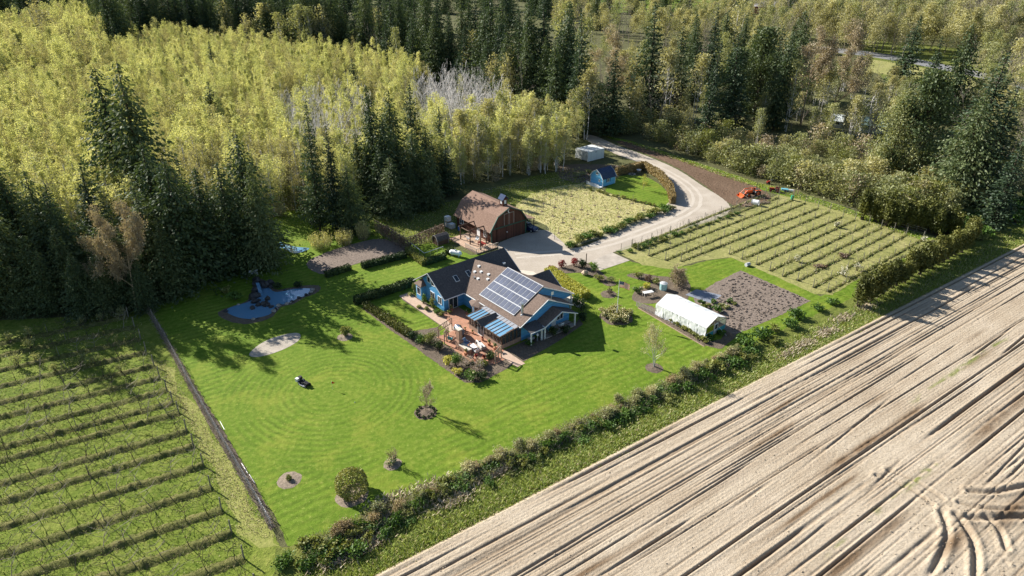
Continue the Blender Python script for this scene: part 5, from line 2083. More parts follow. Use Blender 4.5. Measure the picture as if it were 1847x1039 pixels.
# plantation: canopy outline surveyed at about 11 m
CAN = [(-420, 60), (-60, 48), (0, 42), (60, 36), (110, 22), (150, 14), (178, 44), (205, 68), (228, 66), (236, 48), (400, 56), (480, 62), (560, 72), (650, 78), (740, 104), (850, 126), (905, 150), (960, 165), (1015, 178), (1048, 192),
       (1035, 214), (1015, 234), (960, 242), (860, 250), (800, 272), (600, 300), (480, 308), (380, 322), (200, 345), (60, 368), (-60, 385), (-420, 400)]
GREY1 = [(742, 118), (800, 104), (860, 108), (910, 128), (912, 165), (860, 185), (790, 198), (745, 180)]
GREY2 = [(490, 150), (560, 125), (640, 130), (690, 150), (660, 215), (600, 230), (520, 215)]
pts = []
y = 118.0
while y < 470:
    x = -380.0
    sp = 3.3 if y < 260 else 3.8
    while x < 60:
        qx, qy = x + rnd.uniform(-.48, .48) * sp, y + rnd.uniform(-.48, .48) * sp
        u_, v_ = PX(qx, qy, 10.5)
        if inside((u_, v_), CAN):
            if not inside((u_, v_), GREY1) or rnd.random() < .05:
                if not inside((u_, v_), GREY2) or rnd.random() < .3:
                    tall = 1.0 + (.35 if (u_ < 190 and v_ < 110) else 0)
                    pts.append((qx, qy, rnd.uniform(7.6, 12.6) * tall))
        x += sp
    y += sp
pts.sort(key=lambda p: p[1] ** 2 + p[0] ** 2)
vis = [p for p in pts if -20 < PX(*p)[0] < 1867]
near = vis[:290]
ns = set(near)
for (x, y, h) in near:
    zn = float(vnoise(np.array([x * .035]), np.array([y * .035]), 77)[0])
    i = rnd.choices(range(6), (3, 3, 3, 3, 1, 1) if zn < .55 else (1, 1, 1, 1, 3, 3))[0]
    place(ALDER[i], 'alder_tree', (x, y, 0), h * rnd.uniform(.9, 1.25), rnd.uniform(0, 6.28), ('young yellow-green alder left of the tall cedar pair' if PX(x, y)[0] < 240 else ('young yellow-green alder between the tall cedars and the crooked fir' if PX(x, y)[0] < 560 else ('young yellow-green alder around the middle fir clump' if PX(x, y)[0] < 800 else 'young yellow-green alder between the middle firs and the containers'))), 'tree', 'yellow-green alders ' + ('a' if PX(x, y)[0] < 240 else 'b' if PX(x, y)[0] < 560 else 'c' if PX(x, y)[0] < 800 else 'd'), sx=rnd.uniform(.9, 1.2))
crowns = []
for pr in ALDER:
    ob = [o for o in COL.objects if o.data is pr['parts'][1][1]]
    crowns.append(ob[0])
rest = [(x, y, 0, rnd.uniform(0, 6.28), h / 11 * rnd.uniform(.8, 1.25), rnd.choices(range(6), (3, 3, 3, 3, 1, 1) if float(vnoise(np.array([x * .035]), np.array([y * .035]), 77)[0]) < .6 else (2, 2, 2, 2, 3, 3))[0]) for (x, y, h) in pts if (x, y, h) not in ns]
wood('alder_wood', 'wide yellow-green young wood filling the upper left', crowns, rest, 'wood')
print('alders', len(pts))

# pale leafless stems
n = 0
for poly, hh, dn in ((GREY1, 13, 165), (GREY2, 12, 100)):
    xs = [p[0] for p in poly]
    ys = [p[1] for p in poly]
    k = 0
    while k < dn:
        u_, v_ = rnd.uniform(min(xs), max(xs)), rnd.uniform(min(ys), max(ys))
        if not inside((u_, v_), poly): continue
        h = hh * rnd.uniform(.85, 1.15)
        place(PALE[k % 2], 'leafless_alder', top(u_, v_, h), h, rnd.uniform(0, 6.28), 'pale grey leafless alder in the big bare patch of the wood' if poly is GREY1 else 'pale grey leafless alder in the thin bare patch left of the middle firs', 'tree', 'bare alders, right patch' if poly is GREY1 else 'bare alders, left patch', sx=1.1)
        k += 1
# taller alders round the wood's right corner, near the containers
for i, (x, y, h) in enumerate([(850, 175, 15), (880, 185, 15), (905, 170, 15), (935, 178, 15), (965, 185, 14), (995, 190, 14), (1020, 200, 13), (830, 205, 14), (865, 215, 13), (900, 210, 13), (935, 220, 12), (975, 215, 13), (1005, 225, 12),
                               (1015, 238, 10), (850, 235, 11), (885, 245, 9), (920, 250, 9), (955, 245, 10), (985, 250, 9), (1008, 245, 8)]):
    place(BIGALDER[(i * 7) % 3] if i % 3 else ALDER[i % 6], 'alder_tree', top(x, y, h), h, rnd.uniform(0, 6), 'spring alder at the right corner of the wood, behind the containers', 'tree', 'alders behind the containers', sx=1.15)
for i, (x, y, h) in enumerate([(845, 300, 4), (870, 298, 4), (895, 300, 3.5), (920, 290, 3.5), (1000, 285, 3), (860, 285, 4.5), (940, 285, 4), (965, 285, 3.5), (480, 350, 4), (520, 340, 5), (555, 345, 5), (500, 365, 3.5), (820, 290, 4)]):
    place(BRUSH[(i * 2) % 5], 'brush', top(x, y, h), h, rnd.uniform(0, 6), 'grey-brown brush at the foot of the alders', 'shrub', 'brush at the foot of the alder wood', sx=1.2)

# named deciduous trees
DEC = [
    (TAN[0], 1100, 48, 27, 1.0, 'tall tan budding maple beside the bend of the drive'),
    (TAN[1], 1478, 50, 29, 1.0, 'left of the two tall tan trees above the brush belt'),
    (TAN[0], 1535, 38, 30, 1.0, 'right of the two tall tan trees above the brush belt'),
    (TAN[1], 195, 372, 18, .8, 'tan budding tree lit against dark cedars at the orchard corner'),
    (TAN[0], 158, 378, 17, .7, 'smaller tan budding tree left of the lit one at the orchard corner'),
    (BARE[0], 625, 140, 20, 1.0, 'dark leafless tree over the crooked fir clump'),
    (BARE[1], 728, 128, 20, .9, 'dark leafless snag behind the middle firs'),
    (BARE[0], 1335, 175, 11, 1.0, 'pinkish leafless tree in front of the dark evergreens'),
    (BARE[1], 1420, 110, 20, 1.0, 'grey leafless tree left of the tan pair'),
    (PALE[0], 1000, 155, 13, 1.0, 'dead white snag at the edge of the alders'),
    (PALE[1], 1560, 160, 13, 1.3, 'white-trunked leaning tree in front of the far house'),
    (PALE[0], 1585, 175, 13, 1.3, 'white-trunked tree right of the leaning white trunk'),
    (PALE[1], 1545, 185, 12, 1.2, 'white-trunked tree left of the leaning white trunk'),
    (BARE[0], 1760, 150, 18, 1.1, 'pale bare tree against the huge dark cedar'),
    (BARE[1], 1815, 250, 11, 1.2, 'grey bare tree at the right edge by the hedge'),
    (BARE[0], 1790, 275, 9, 1.3, 'low grey bare tree at the right edge in front of the taller one'),
    (BIGALDER[0], 1150, 95, 20, 1.0, 'pale green alder between the tan maple and the tall fir'),
    (BIGALDER[1], 1208, 95, 22, 1.0, 'pale green tree below the tall pointed fir'),
    (BIGALDER[2], 1060, 40, 24, 1.0, 'thin yellowish alder left of the tan maple'),
    (BIGALDER[0], 678, 18, 22, .8, 'bright yellow-green tree alone among the back firs'),
    (BIGALDER[1], 1270, 105, 20, .9, 'sparse green alder in front of the dark firs at the drive'),
    (BIGALDER[2], 1440, 115, 20, 1.0, 'grey-green tree left of the tan pair'),
    (BIGALDER[1], 1500, 130, 16, 1.1, 'olive tree under the tan pair'),
    (BIGALDER[0], 1335, 5, 28, 1.0, 'pale spring tree behind the dark evergreens at the top edge'),
    (BIGALDER[0], 60, 4, 26, 1.2, 'olive spring tree at the far left corner'),
    (BIGALDER[2], 1020, 12, 28, 1.0, 'thin olive tree at the end of the fir wall'),
]
for pr, x, y, h, w, lab in DEC:
    place(pr, 'deciduous_tree', top(x, y, h), h, rnd.uniform(0, 6.28), lab, 'tree', sx=w)

for k in range(26):
    u_ = rnd.uniform(560, 1060) if k < 14 else rnd.uniform(380, 600)
    e = G(u_, canopy_y(u_), 10.5)
    q = Vector((e.x, e.y, 0)) * (1 + rnd.uniform(2, 14) / e.length)
    place(rnd.choice(BIGALDER + [BARE[0]]), 'deciduous_tree', q, rnd.uniform(14, 24), rnd.uniform(0, 6.28), 'pale spring tree mixed into the front of the forest wall', 'tree', 'pale trees in the forest wall', sx=rnd.uniform(.8, 1.1))
# brush belt right of the drive
BELT = [(1085, 238), (1160, 248), (1230, 271), (1300, 299), (1380, 327), (1450, 343), (1540, 372), (1600, 394), (1650, 400), (1720, 398), (1800, 372), (1850, 350), (1870, 300), (1760, 300), (1640, 305), (1560, 290), (1460, 265), (1360, 245), (1250, 225), (1150, 215), (1085, 222)]
n = 0
bel = []
while n < 285:
    u_, v_ = rnd.uniform(1080, 1870), rnd.uniform(210, 405)
    if not inside((u_, v_), BELT): continue
    g = G(u_, v_)
    bel.append((g.x, g.y))
    n += 1
BL = BELT[:9]
for k in range(60):
    q = rnd.randrange(8)
    t_ = rnd.random()
    g = G(BL[q][0] + (BL[q + 1][0] - BL[q][0]) * t_, BL[q][1] + (BL[q + 1][1] - BL[q][1]) * t_ - rnd.uniform(0, 5))
    bel[k] = (g.x, g.y)
for i, (x, y) in enumerate(bel):
    h = rnd.uniform(2.8, 6.8)
    place(BRUSH[rnd.choices(range(5), (4, 4, 2, 3, 1))[0]], 'brush', (x, y, 0), h, rnd.uniform(0, 6.28), ('olive-grey brush along the drive bend' if PX(x, y)[0] < 1300 else ('olive-grey brush behind the tractors' if PX(x, y)[0] < 1500 else ('olive-grey brush at the top end of the vineyard' if PX(x, y)[0] < 1700 else 'olive-grey brush under the dark right-edge trees'))), 'shrub', 'brush belt ' + ('a' if PX(x, y)[0] < 1300 else 'b' if PX(x, y)[0] < 1500 else 'c' if PX(x, y)[0] < 1700 else 'd'), sx=rnd.uniform(.9, 1.3))
for i in range(84):
    u_, v_ = (rnd.uniform(1230, 1640), rnd.uniform(205, 262)) if i < 26 else ((rnd.uniform(1450, 1640), rnd.uniform(238, 268)) if i < 44 else (rnd.uniform(1440, 1660), rnd.uniform(150, 205)))
    h = rnd.uniform(7, 13)
    g = G(u_, v_)
    place(rnd.choice(BIGALDER + [BARE[0]]), 'alder_tree', g, h, rnd.uniform(0, 6.28), 'slender alder rising behind the brush belt', 'tree', 'alders behind the brush belt', sx=1.0)

# far woods, seen as one mass
far = []
FARP = [[(1440, -20), (1900, -20), (1900, 66), (1560, 62), (1440, 40)], [(1000, -26), (1440, -26), (1440, 60), (1250, 60), (1120, 40), (1000, 20)], [(1240, 60), (1440, 60), (1440, 110), (1240, 110)], [(1720, 80), (1900, 80), (1900, 260), (1780, 240)], [(1040, 60), (1240, 60), (1240, 170), (1060, 175)]]
for poly, nn, hs in ((FARP[0], 460, 1.1), (FARP[1], 330, .95), (FARP[2], 40, .9), (FARP[3], 60, .9), (FARP[4], 50, .8)):
    k = 0
    while k < nn:
        u_, v_ = rnd.uniform(min(p[0] for p in poly), max(p[0] for p in poly)), rnd.uniform(min(p[1] for p in poly), max(p[1] for p in poly))
        if not inside((u_, v_), poly): continue
        k += 1
        g = G(u_, v_, 11)
        if 1075 < u_ < 1240 and 4 < v_ < 22 and rnd.random() < .8: continue
        far.append((g.x, g.y, 0, rnd.uniform(0, 6.28), hs * rnd.uniform(.8, 1.3), rnd.choice((0, 1, 1, 2, 3, 4))))
fcr = []
for pr, j in ((BIGALDER[0], 1), (BIGALDER[2], 1), (BIGALDER[1], 1), (BARE[0], 0), (BARE[1], 0)):
    fcr.append([o for o in COL.objects if o.data is pr['parts'][j][1]][0])
wood('far_wood', 'far grey-green leafless wood along the top right', fcr, far, 'wood')
fl_ = []
for k in range(900):
    y = rnd.uniform(430, 1000)
    x = rnd.uniform(-700, 700)
    u_, v_ = PX(x, y, 0)
    if 1000 < u_ < 1900 and rnd.random() < .65: continue
    fl_.append((x, y, 0, rnd.uniform(0, 6.28), rnd.uniform(1.0, 1.4), rnd.choice((0, 1))))
fcr2 = [[o for o in COL.objects if o.data is pr['parts'][1][1]][0] for pr in (FIR[0], CEDAR[1])]
wood('far_fir_wood', 'far dark fir forest behind everything', fcr2, fl_, 'wood')

# ------------------------------------------------------------------ left orchard: ridged rows, posts, trained trees
OA = R(62.0)
D1 = Vector((-math.sin(OA), -math.cos(OA), 0))          # along a row, away from the fence
ENDS = [(232, 572), (243, 590), (254, 612), (264, 636), (278, 660), (288, 682), (301, 705), (312, 727), (323, 745), (337, 778), (349, 805), (367, 840), (381, 881), (400, 921), (418, 962), (440, 1008), (462, 1060)]
ENDS = [G(*e) for e in ENDS]
segs = []


def blades(pts, hgt, rg, lean=.5, width=.05):
    """upright grass blades as thin rhombs"""
    P = np.asarray(pts, float)
    n_b = len(P)
    az = rg.uniform(0, 6.28, n_b)
    d = np.stack([np.cos(az) * lean, np.sin(az) * lean, np.ones(n_b)], 1)
    hh = hgt * rg.uniform(.5, 1.3, n_b)
    s = hh * .5
    d /= np.linalg.norm(d, axis=1)[:, None]
    c = P + d * s[:, None]
    b = np.stack([-np.sin(az), np.cos(az), np.zeros(n_b)], 1)
    w = width * rg.uniform(.6, 1.5, n_b)[:, None]
    V = np.stack([c + d * s[:, None], c + b * w, c - d * s[:, None], c - b * w], 1).reshape(-1, 3)
    return V, np.arange(n_b * 4).reshape(n_b, 4)


rgo = np.random.default_rng(3)
# mounded row strips (low ridges of sod and prunings)
rows_len = []
mbv, mbf = [], []
gp, gd = [], []
for r, e in enumerate(ENDS):
    L = 58 if r < 4 else 50
    rows_len.append(L)
    st = .35
    nseg = int(L / st)
    prof_ = [(-.75, 0.0), (-.4, .16), (-.12, .30), (.15, .28), (.40, .14), (.7, 0.0)]
    base = len(mbv)
    pr = Vector((-D1.y, D1.x, 0))
    wob = rgo.normal(0, .06, nseg + 1)
    hmul = np.clip(1 + rgo.normal(0, .35, nseg + 1), .3, 1.9)
    for i in range(nseg + 1):
        c = e + D1 * (i * st) + pr * wob[i]
        for o_, z_ in prof_:
            q = c + pr * (o_ * (1 + rgo.normal(0, .08)))
            mbv.append((q.x, q.y, .011 + z_ * hmul[i] * rgo.uniform(.7, 1.25)))
    k = len(prof_)
    for i in range(nseg):
        for j in range(k - 1):
            a = base + i * k + j
            mbf.append((a, a + 1, a + k + 1, a + k))
    for q in range(int(L * 52)):
        c = e + D1 * rgo.uniform(0, L) + pr * rgo.normal(0, .34)
        (gd if rgo.random() < .35 else gp).append((c.x, c.y, .08))
for q in range(40000):                                     # rough sward between the rows
    r = rgo.integers(0, len(ENDS))
    c = ENDS[r] + D1 * rgo.uniform(-1, 52) + pr * rgo.uniform(-1.9, 1.9)
    (gd if rgo.random() < .22 else gp).append((c.x, c.y, .01))
f_arr = np.array(mbf)
rowm = ground_mat('orchard_row_sod', [(.3, (.055, .075, .018)), (.5, (.12, .13, .035)), (.7, (.24, .20, .09))], [(.3, (.05, .05, .02)), (.55, (.15, .15, .045)), (.75, (.34, .28, .15))], .5, 2.2, .6, 1.0, .25)
tag(link('orchard_ridges', fast_mesh('orchard_ridges', mbv, f_arr[:, ::-1], rowm)), kind='structure')
v, f = blades(gp, .28, rgo, .9, .032)
tag(link('orchard_sward', fast_mesh('orchard_sward', v, f, M['grassorch'])), 'long green grass tufts along the left orchard rows', 'grass', kind='stuff')
v, f = blades(gd, .24, rgo, 1.1, .03)
tag(link('dry_sward', fast_mesh('dry_sward', v, f, M['grassdry'])), 'dry straw tufts along the left orchard rows', 'grass', kind='stuff')
# posts
pm = MB()
pm.tube((0, 0, 0), (.0, .12, 1.75), .085, .075, 7)
post_end = pm.mesh('end_post', M['postwood'])
pm = MB()
pm.tube((0, 0, 0), (0, 0, 1.7), .045, .04, 5)
post_mid = pm.mesh('mid_post', M['postwood'])
for r, e in enumerate(ENDS):
    link('trellis_post', post_end, None, e, rnd.uniform(-.3, .3))['label'] = 'thick end post of a left orchard row by the fence'
    o = COL.objects[-1]
    o['category'] = 'post'
    o['group'] = 'end posts of the left orchard rows'
    for k in range(1, 5):
        q = e + D1 * (k * 10 + rnd.uniform(-1, 1))
        if not (-40 < PX(q.x, q.y)[0] and PX(q.x, q.y)[1] < 1075): continue
        o = link('trellis_post', post_mid, None, q)
        tag(o, 'thin post within a left orchard row', 'post', 'inner posts of the left orchard rows')
# trained leafless fruit trees
FRUIT = []
for s in range(5):
    rg = np.random.default_rng(100 + s)
    sg, tp = [], []
    hh = rg.uniform(1.5, 2.4)
    q = np.array([0., 0, 0])
    lean = rg.normal(0, .12, 2)
    for i in range(3):
        e = np.array([lean[0] * (i + 1) / 3 * hh, lean[1] * (i + 1) / 3 * hh, hh * (i + 1) / 3])
        sg.append((tuple(q), tuple(e), .055 * (1 - .25 * i), .055 * (1 - .25 * (i + 1))))
        for c in range(3 if i else 1):
            d = np.array([rg.choice((-1, 1)) * rg.uniform(.5, 1), rg.normal(0, .3), rg.uniform(.1, .7)])
            branches(rg, e, d, rg.uniform(.7, 1.4), .026, 1, sg, tp, .6, (1, 2), .25, .010)
        q = e
    branches(rg, q, np.array([lean[0], lean[1], 1.]), .8, .02, 1, sg, tp, .5, (1, 2), .3, .010)
    tv, tf = tube_arrays(sg, 3)
    parts = [('branches', fast_mesh('fruit_branches', tv, tf, M['twig'] if s % 2 else M['bark']))]
    T = np.array(tp)
    P = T[rg.integers(0, len(T), 60)] + rg.normal(0, .12, (60, 3))
    v, f = leaf_arrays(P, .045, rg)
    parts.append(('buds', fast_mesh('fruit_buds', v, f, M['brush'])))
    FRUIT.append(dict(h=hh + .8, parts=parts))
LEAFY = [bush_mesh('leafy_fruit', 120 + i, 1.5, 2.3, 'brush', 300, .10, 8, stems=True, hollow=.1) for i in range(2)]
cnt = 0
cand = []
for r, e in enumerate(ENDS):
    k = 0
    while True:
        q = e + D1 * (1.2 + k * 2.45 + rnd.uniform(-.4, .4))
        k += 1
        u_, v_ = PX(q.x, q.y)
        if u_ < -60 or k > 40: break
        if v_ > 1085: continue
        cand.append((q, v_, u_))
for q, v_, u_ in cand[:298]:
    if v_ < 680 and rnd.random() < .5:
        o = link('fruit_tree', rnd.choice(LEAFY), None, q, rnd.uniform(0, 6), rnd.uniform(.75, 1.15))
        tag(o, 'small grey-green leafing fruit tree in the far shaded orchard rows', 'fruit tree', 'leafing fruit trees of the far left rows')
    else:
        place(rnd.choice(FRUIT), 'fruit_tree', q, None, OA + rnd.uniform(-.35, .35) + (math.pi if rnd.random() < .5 else 0), 'spindly leafless trained fruit tree in the left orchard', 'fruit tree', 'leafless fruit trees of the left orchard', sx=rnd.uniform(.9, 1.2))

# ------------------------------------------------------------------ fence with dead vines between orchard and lawn
FP = [G(*p) for p in [(268, 560), (300, 614), (338, 686), (382, 764), (424, 836), (462, 902), (492, 955)]]
fence = empty('wire_fence', FP[0])
tag(fence, 'long grey wire fence with dead vines between orchard and lawn', 'fence')
fz = FP[0]
rgf = np.random.default_rng(9)
tw = []
tot = 0
for a, b in zip(FP[:-1], FP[1:]):
    L = (b - a).length
    m = max(1, int(round(L / 2.6)))
    for i in range(m):
        p = a.lerp(b, i / m) - fz
        mb = MB()
        mb.tube((p.x, p.y, 0), (p.x, p.y, 1.5), .05, .045, 6)
        mb.build('post', M['greywood'], fence)
    for z in (.4, .9, 1.4):
        mb = MB()
        mb.tube(a - fz + Vector((0, 0, z)), b - fz + Vector((0, 0, z)), .014, .014, 4)
        mb.build('wire', M['metal'], fence)
    for k in range(int(L * 34)):
        p = a.lerp(b, rgf.random()) - fz
        z0 = rgf.uniform(0, .8)
        sd = rgf.normal(-.12, .2, 2)
        tw.append(((p.x + sd[0], p.y + sd[1] * .5, z0), (p.x + sd[0] + rgf.normal(0, .3), p.y + sd[1] + rgf.normal(0, .3), z0 + rgf.uniform(.1, .7)), .014, .008))
v, f = tube_arrays(tw, 3)
tag(link('dead_vines', fast_mesh('dead_vines', v, f, M['twig']), fence), kind='stuff')
for i, (p, q) in enumerate(((412, 762), (418, 775)), ) if False else enumerate([((397, 760), (405, 775)), ((436, 836), (447, 854)), ((450, 856), (460, 872)), ((466, 898), (472, 911)), ((474, 913), (480, 924))]):
    a, b = G(*p), G(*q)
    mb = MB()
    mb.tube((0, 0, .04), (b.x - a.x, b.y - a.y, .04), .032, .032, 5)
    tag(mb.build('edging_pipe', M['white'], None, a), 'white edging pipe lying along the soil strip by the fence', 'pipe', 'white edging pipes by the fence')

# ------------------------------------------------------------------ ditch vegetation between lawn and field
def edge_pt(t):
    """t 0..1 along the lawn side of the ditch"""
    a, b = G(545, 985), G(1330, 632)
    return a.lerp(b, t)


SHR = [bare_tree('hedge_shrub', 200 + i, 1.5, 'twig_tan', 3, .9, (2, 3), lm, 900, .075, .03, .08, 4, .008) for i, lm in enumerate(('brush', 'tanhedge', 'alder_b', 'alder_b'))]
for i in range(70):
    if rnd.random() < .3: continue
    p = edge_pt((i + rnd.random()) / 70) + E2 * rnd.uniform(-.2, 1.3)
    place(SHR[rnd.randrange(4)], 'hedge_shrub', p, rnd.uniform(.5, 1.7), rnd.uniform(0, 6.28), 'grey-brown leafing shrub in the straggling row between lawn and ditch', 'shrub', 'shrub row along the ditch', sx=rnd.uniform(1.3, 1.9))
GB = [bush_mesh('ditch_bush', 210 + i, 1.2, 1.0, m_, 420, .12, 9, hollow=.15) for i, m_ in enumerate(('green', 'green', 'olive', 'green'))]
for i in range(70):
    t = (i + rnd.random()) / 70
    p = edge_pt(t) + E2 * rnd.uniform(.6, 3.0)
    o = link('ditch_bush', GB[rnd.choices(range(4), (4, 3, 2, 2))[0]], None, p, rnd.uniform(0, 6.28), (rnd.uniform(.5, 1.5), rnd.uniform(.5, 1.5), rnd.uniform(.4, 1.2)))
    tag(o, 'low green bush growing in the ditch beside the field', 'shrub', 'green bushes in the ditch')
for i, (x, y) in enumerate([(1345, 622), (1372, 608), (1398, 598), (1422, 588), (1350, 640), (1330, 660), (1395, 620), (1440, 575), (1475, 560), (1500, 548), (1290, 668), (1262, 678), (1310, 655)]):
    o = link('ditch_bush', GB[(i * 3) % 4], None, G(x, y), rnd.uniform(0, 6), rnd.uniform(1.0, 1.7))
    tag(o, 'rounded bush on the ditch bank below the greenhouse', 'shrub', 'bushes below the greenhouse')
# thick ditch undergrowth, reeds and the grass verge along the field
gp, gd, rd = [], [], []
Lr0, Lr1 = -38, 150
for k in range(44000):
    r = rgo.uniform(Lr0, Lr1)
    c = rgo.normal(-.9, .6)
    p = FW(r, c)
    (gp if rgo.random() < .82 else gd).append((p.x, p.y, .02))
for k in range(24000):
    r = rgo.uniform(Lr0, Lr1)
    p = FW(r, rgo.uniform(-4.6, -1.6))
    (gp if rgo.random() < .8 else gd).append((p.x, p.y, .02))
v, f = blades(gp, .45, rgo, .9, .038)
tag(link('verge_grass', fast_mesh('verge_grass', v, f, M['grasslong'])), 'bright green grass verge along the edge of the ploughed field', 'grass', kind='stuff')
v, f = blades(gd, .45, rgo, .8, .035)
tag(link('verge_straw', fast_mesh('verge_straw', v, f, M['grassdry'])), 'dry straw among the green field verge', 'grass', kind='stuff')
for px_, n_r in (((640, 960), 500), ((680, 945), 400), ((700, 905), 350), ((720, 925), 400), ((660, 985), 500), ((610, 1010), 400), ((770, 880), 300), ((820, 905), 300), ((900, 850), 250), ((1490, 600), 500), ((1450, 622), 450), ((1520, 575), 350), ((1560, 555), 300), ((1420, 640), 300)):
    g = G(*px_)
    for k in range(n_r):
        q = FW(*to_rc(g)) + E1 * rgo.normal(0, 1.3) + E2 * rgo.normal(0, .5)
        rd.append((q.x, q.y, .02))
v, f = blades(rd, .62, rgo, 1.0, .05)
tag(link('dead_reeds', fast_mesh('dead_reeds', v, f, M['reed'])), 'bleached dead reeds lying in clumps along the ditch', 'reeds', kind='stuff')
for i in range(22):
    x, y = rnd.uniform(505, 660), 0
    y = 1000 + rnd.uniform(-12, 40) - (x - 505) * .22
    o = link('ditch_bush', GB[rnd.choice((0, 1, 2, 2))], None, G(x, y), rnd.uniform(0, 6), rnd.uniform(.6, 1.25))
    tag(o, 'tangled bush at the near corner where fence and ditch meet', 'shrub', 'bushes at the near ditch corner')
vg = []
for k in range(5000):
    t_ = rgo.random()
    a_, b_ = G(290, 650), G(480, 965)
    p = a_.lerp(b_, t_) + Vector((rgo.normal(-.6, 1.0), rgo.normal(0, .6), 0))
    vg.append((p.x, p.y, .01))
v, f = blades(vg, .22, rgo, 1.2, .028)
tag(link('verge_tufts', fast_mesh('verge_tufts', v, f, M['grassdry'])), 'dry tufts on the verge between orchard rows and fence', 'grass', kind='stuff')
# dark scrub thrown into the ditch
ug = []
for k in range(15000):
    t = rgo.random()
    w_ = rgo.uniform(-.4, 2.2)
    hh = .35 + .55 * float(vnoise(np.array([t * 95.0]), np.array([w_ * 1.3]), 31)[0])
    p = edge_pt(t) + E2 * w_
    ug.append((p.x, p.y, rgo.uniform(.02, 1) ** .6 * hh))
v, f = leaf_arrays(ug, .085, rgo)
tag(link('undergrowth', fast_mesh('undergrowth', v, f, M['brush'])), 'low olive tangle filling the strip between lawn and ditch', 'undergrowth', kind='stuff')
tw = []
for k in range(2600):
    t = rgo.random()
    p = edge_pt(t) + E2 * rgo.uniform(-.2, 2.8)
    d = rgo.normal(0, .5, 2)
    tw.append(((p.x, p.y, .05), (p.x + d[0], p.y + d[1], rgo.uniform(.3, 1.1)), .016, .008))
v, f = tube_arrays(tw, 3)
tag(link('ditch_canes', fast_mesh('ditch_canes', v, f, M['twig'])), 'tangle of grey canes in the ditch', 'brambles', kind='stuff')

# ------------------------------------------------------------------ thuja row at the right
TH = [bush_mesh('thuja', 230 + i, 1.5, 5.2, 'thuja', 2600, .17, 22, hollow=.4) for i in range(3)]
for i in range(24):
    t = i / 23
    a, b = G(1545, 552), G(1752, 442)
    p = a.lerp(b, t) + Vector((rnd.uniform(-.4, .4), rnd.uniform(-.4, .4), 0))
    o = link('thuja', TH[i % 3], None, p, rnd.uniform(0, 6.28), (rnd.uniform(1.0, 1.25), rnd.uniform(1.0, 1.25), rnd.uniform(.8, 1.2)))
    tag(o, 'olive thuja in the tall unclipped row beside the field ditch', 'tree', 'thuja row beside the ditch')
for i in range(18):
    t = i / 17
    a, b = G(1568, 398), G(1718, 428)
    p = a.lerp(b, t) + Vector((rnd.uniform(-1.5, 1.5), rnd.uniform(-1, 2), 0))
    o = link('thuja', TH[i % 3], None, p, rnd.uniform(0, 6.28), (rnd.uniform(1.1, 1.4), rnd.uniform(1.1, 1.4), rnd.uniform(1.0, 1.35)))
    tag(o, 'olive thuja in the group at the far end of the vineyard', 'tree', 'thujas at the vineyard end')
# rough scrub beyond the thuja row
for i in range(46):
    u_ = rnd.uniform(1720, 1900)
    v_ = 452 - (u_ - 1720) * .42 + rnd.uniform(-45, 2)
    o = link('ditch_bush', GB[rnd.choice((0, 2, 3, 3))], None, G(u_, v_), rnd.uniform(0, 6), rnd.uniform(1.1, 2.4))
    tag(o, 'dark green scrub beyond the end of the thuja row', 'shrub', 'scrub beyond the thuja row')

# ------------------------------------------------------------------ vineyard rows
VA = R(57.0)
VD = Vector((math.sin(VA), math.cos(VA), 0))
vst = [(1150, 452), (1170, 462), (1200, 470), (1228, 472), (1315, 459), (1338, 468), (1364, 478), (1388, 489), (1411, 499), (1438, 507), (1466, 519), (1492, 527)]
vst = [G(*p) for p in vst]
vend = [G(1404, 357), G(1428, 362), G(1452, 367), G(1475, 376), G(1496, 382), G(1520, 391), G(1542, 397), G(1567, 404), G(1589, 411), G(1612, 417), G(1634, 424), G(1664, 432)]
vst.insert(0, G(1140, 446))
vend.insert(0, G(1380, 352))
mbv, mbf, gp, gd = [], [], [], []
pmv = MB()
pmv.tube((0, 0, 0), (0, 0, 1.55), .06, .055, 6)
vpost = pmv.mesh('vine_post', M['postwood'])
VINE = []
for s in range(3):
    rg = np.random.default_rng(300 + s)
    sg, tp = [], []
    branches(rg, (0, 0, 0), (0, 0, 1), 1.0, .03, 2, sg, tp, .8, (1, 2), .2, .010)
    tv, tf = tube_arrays(sg, 3)
    VINE.append(fast_mesh('vine_canes', tv, tf, M['twig']))
nv = 0
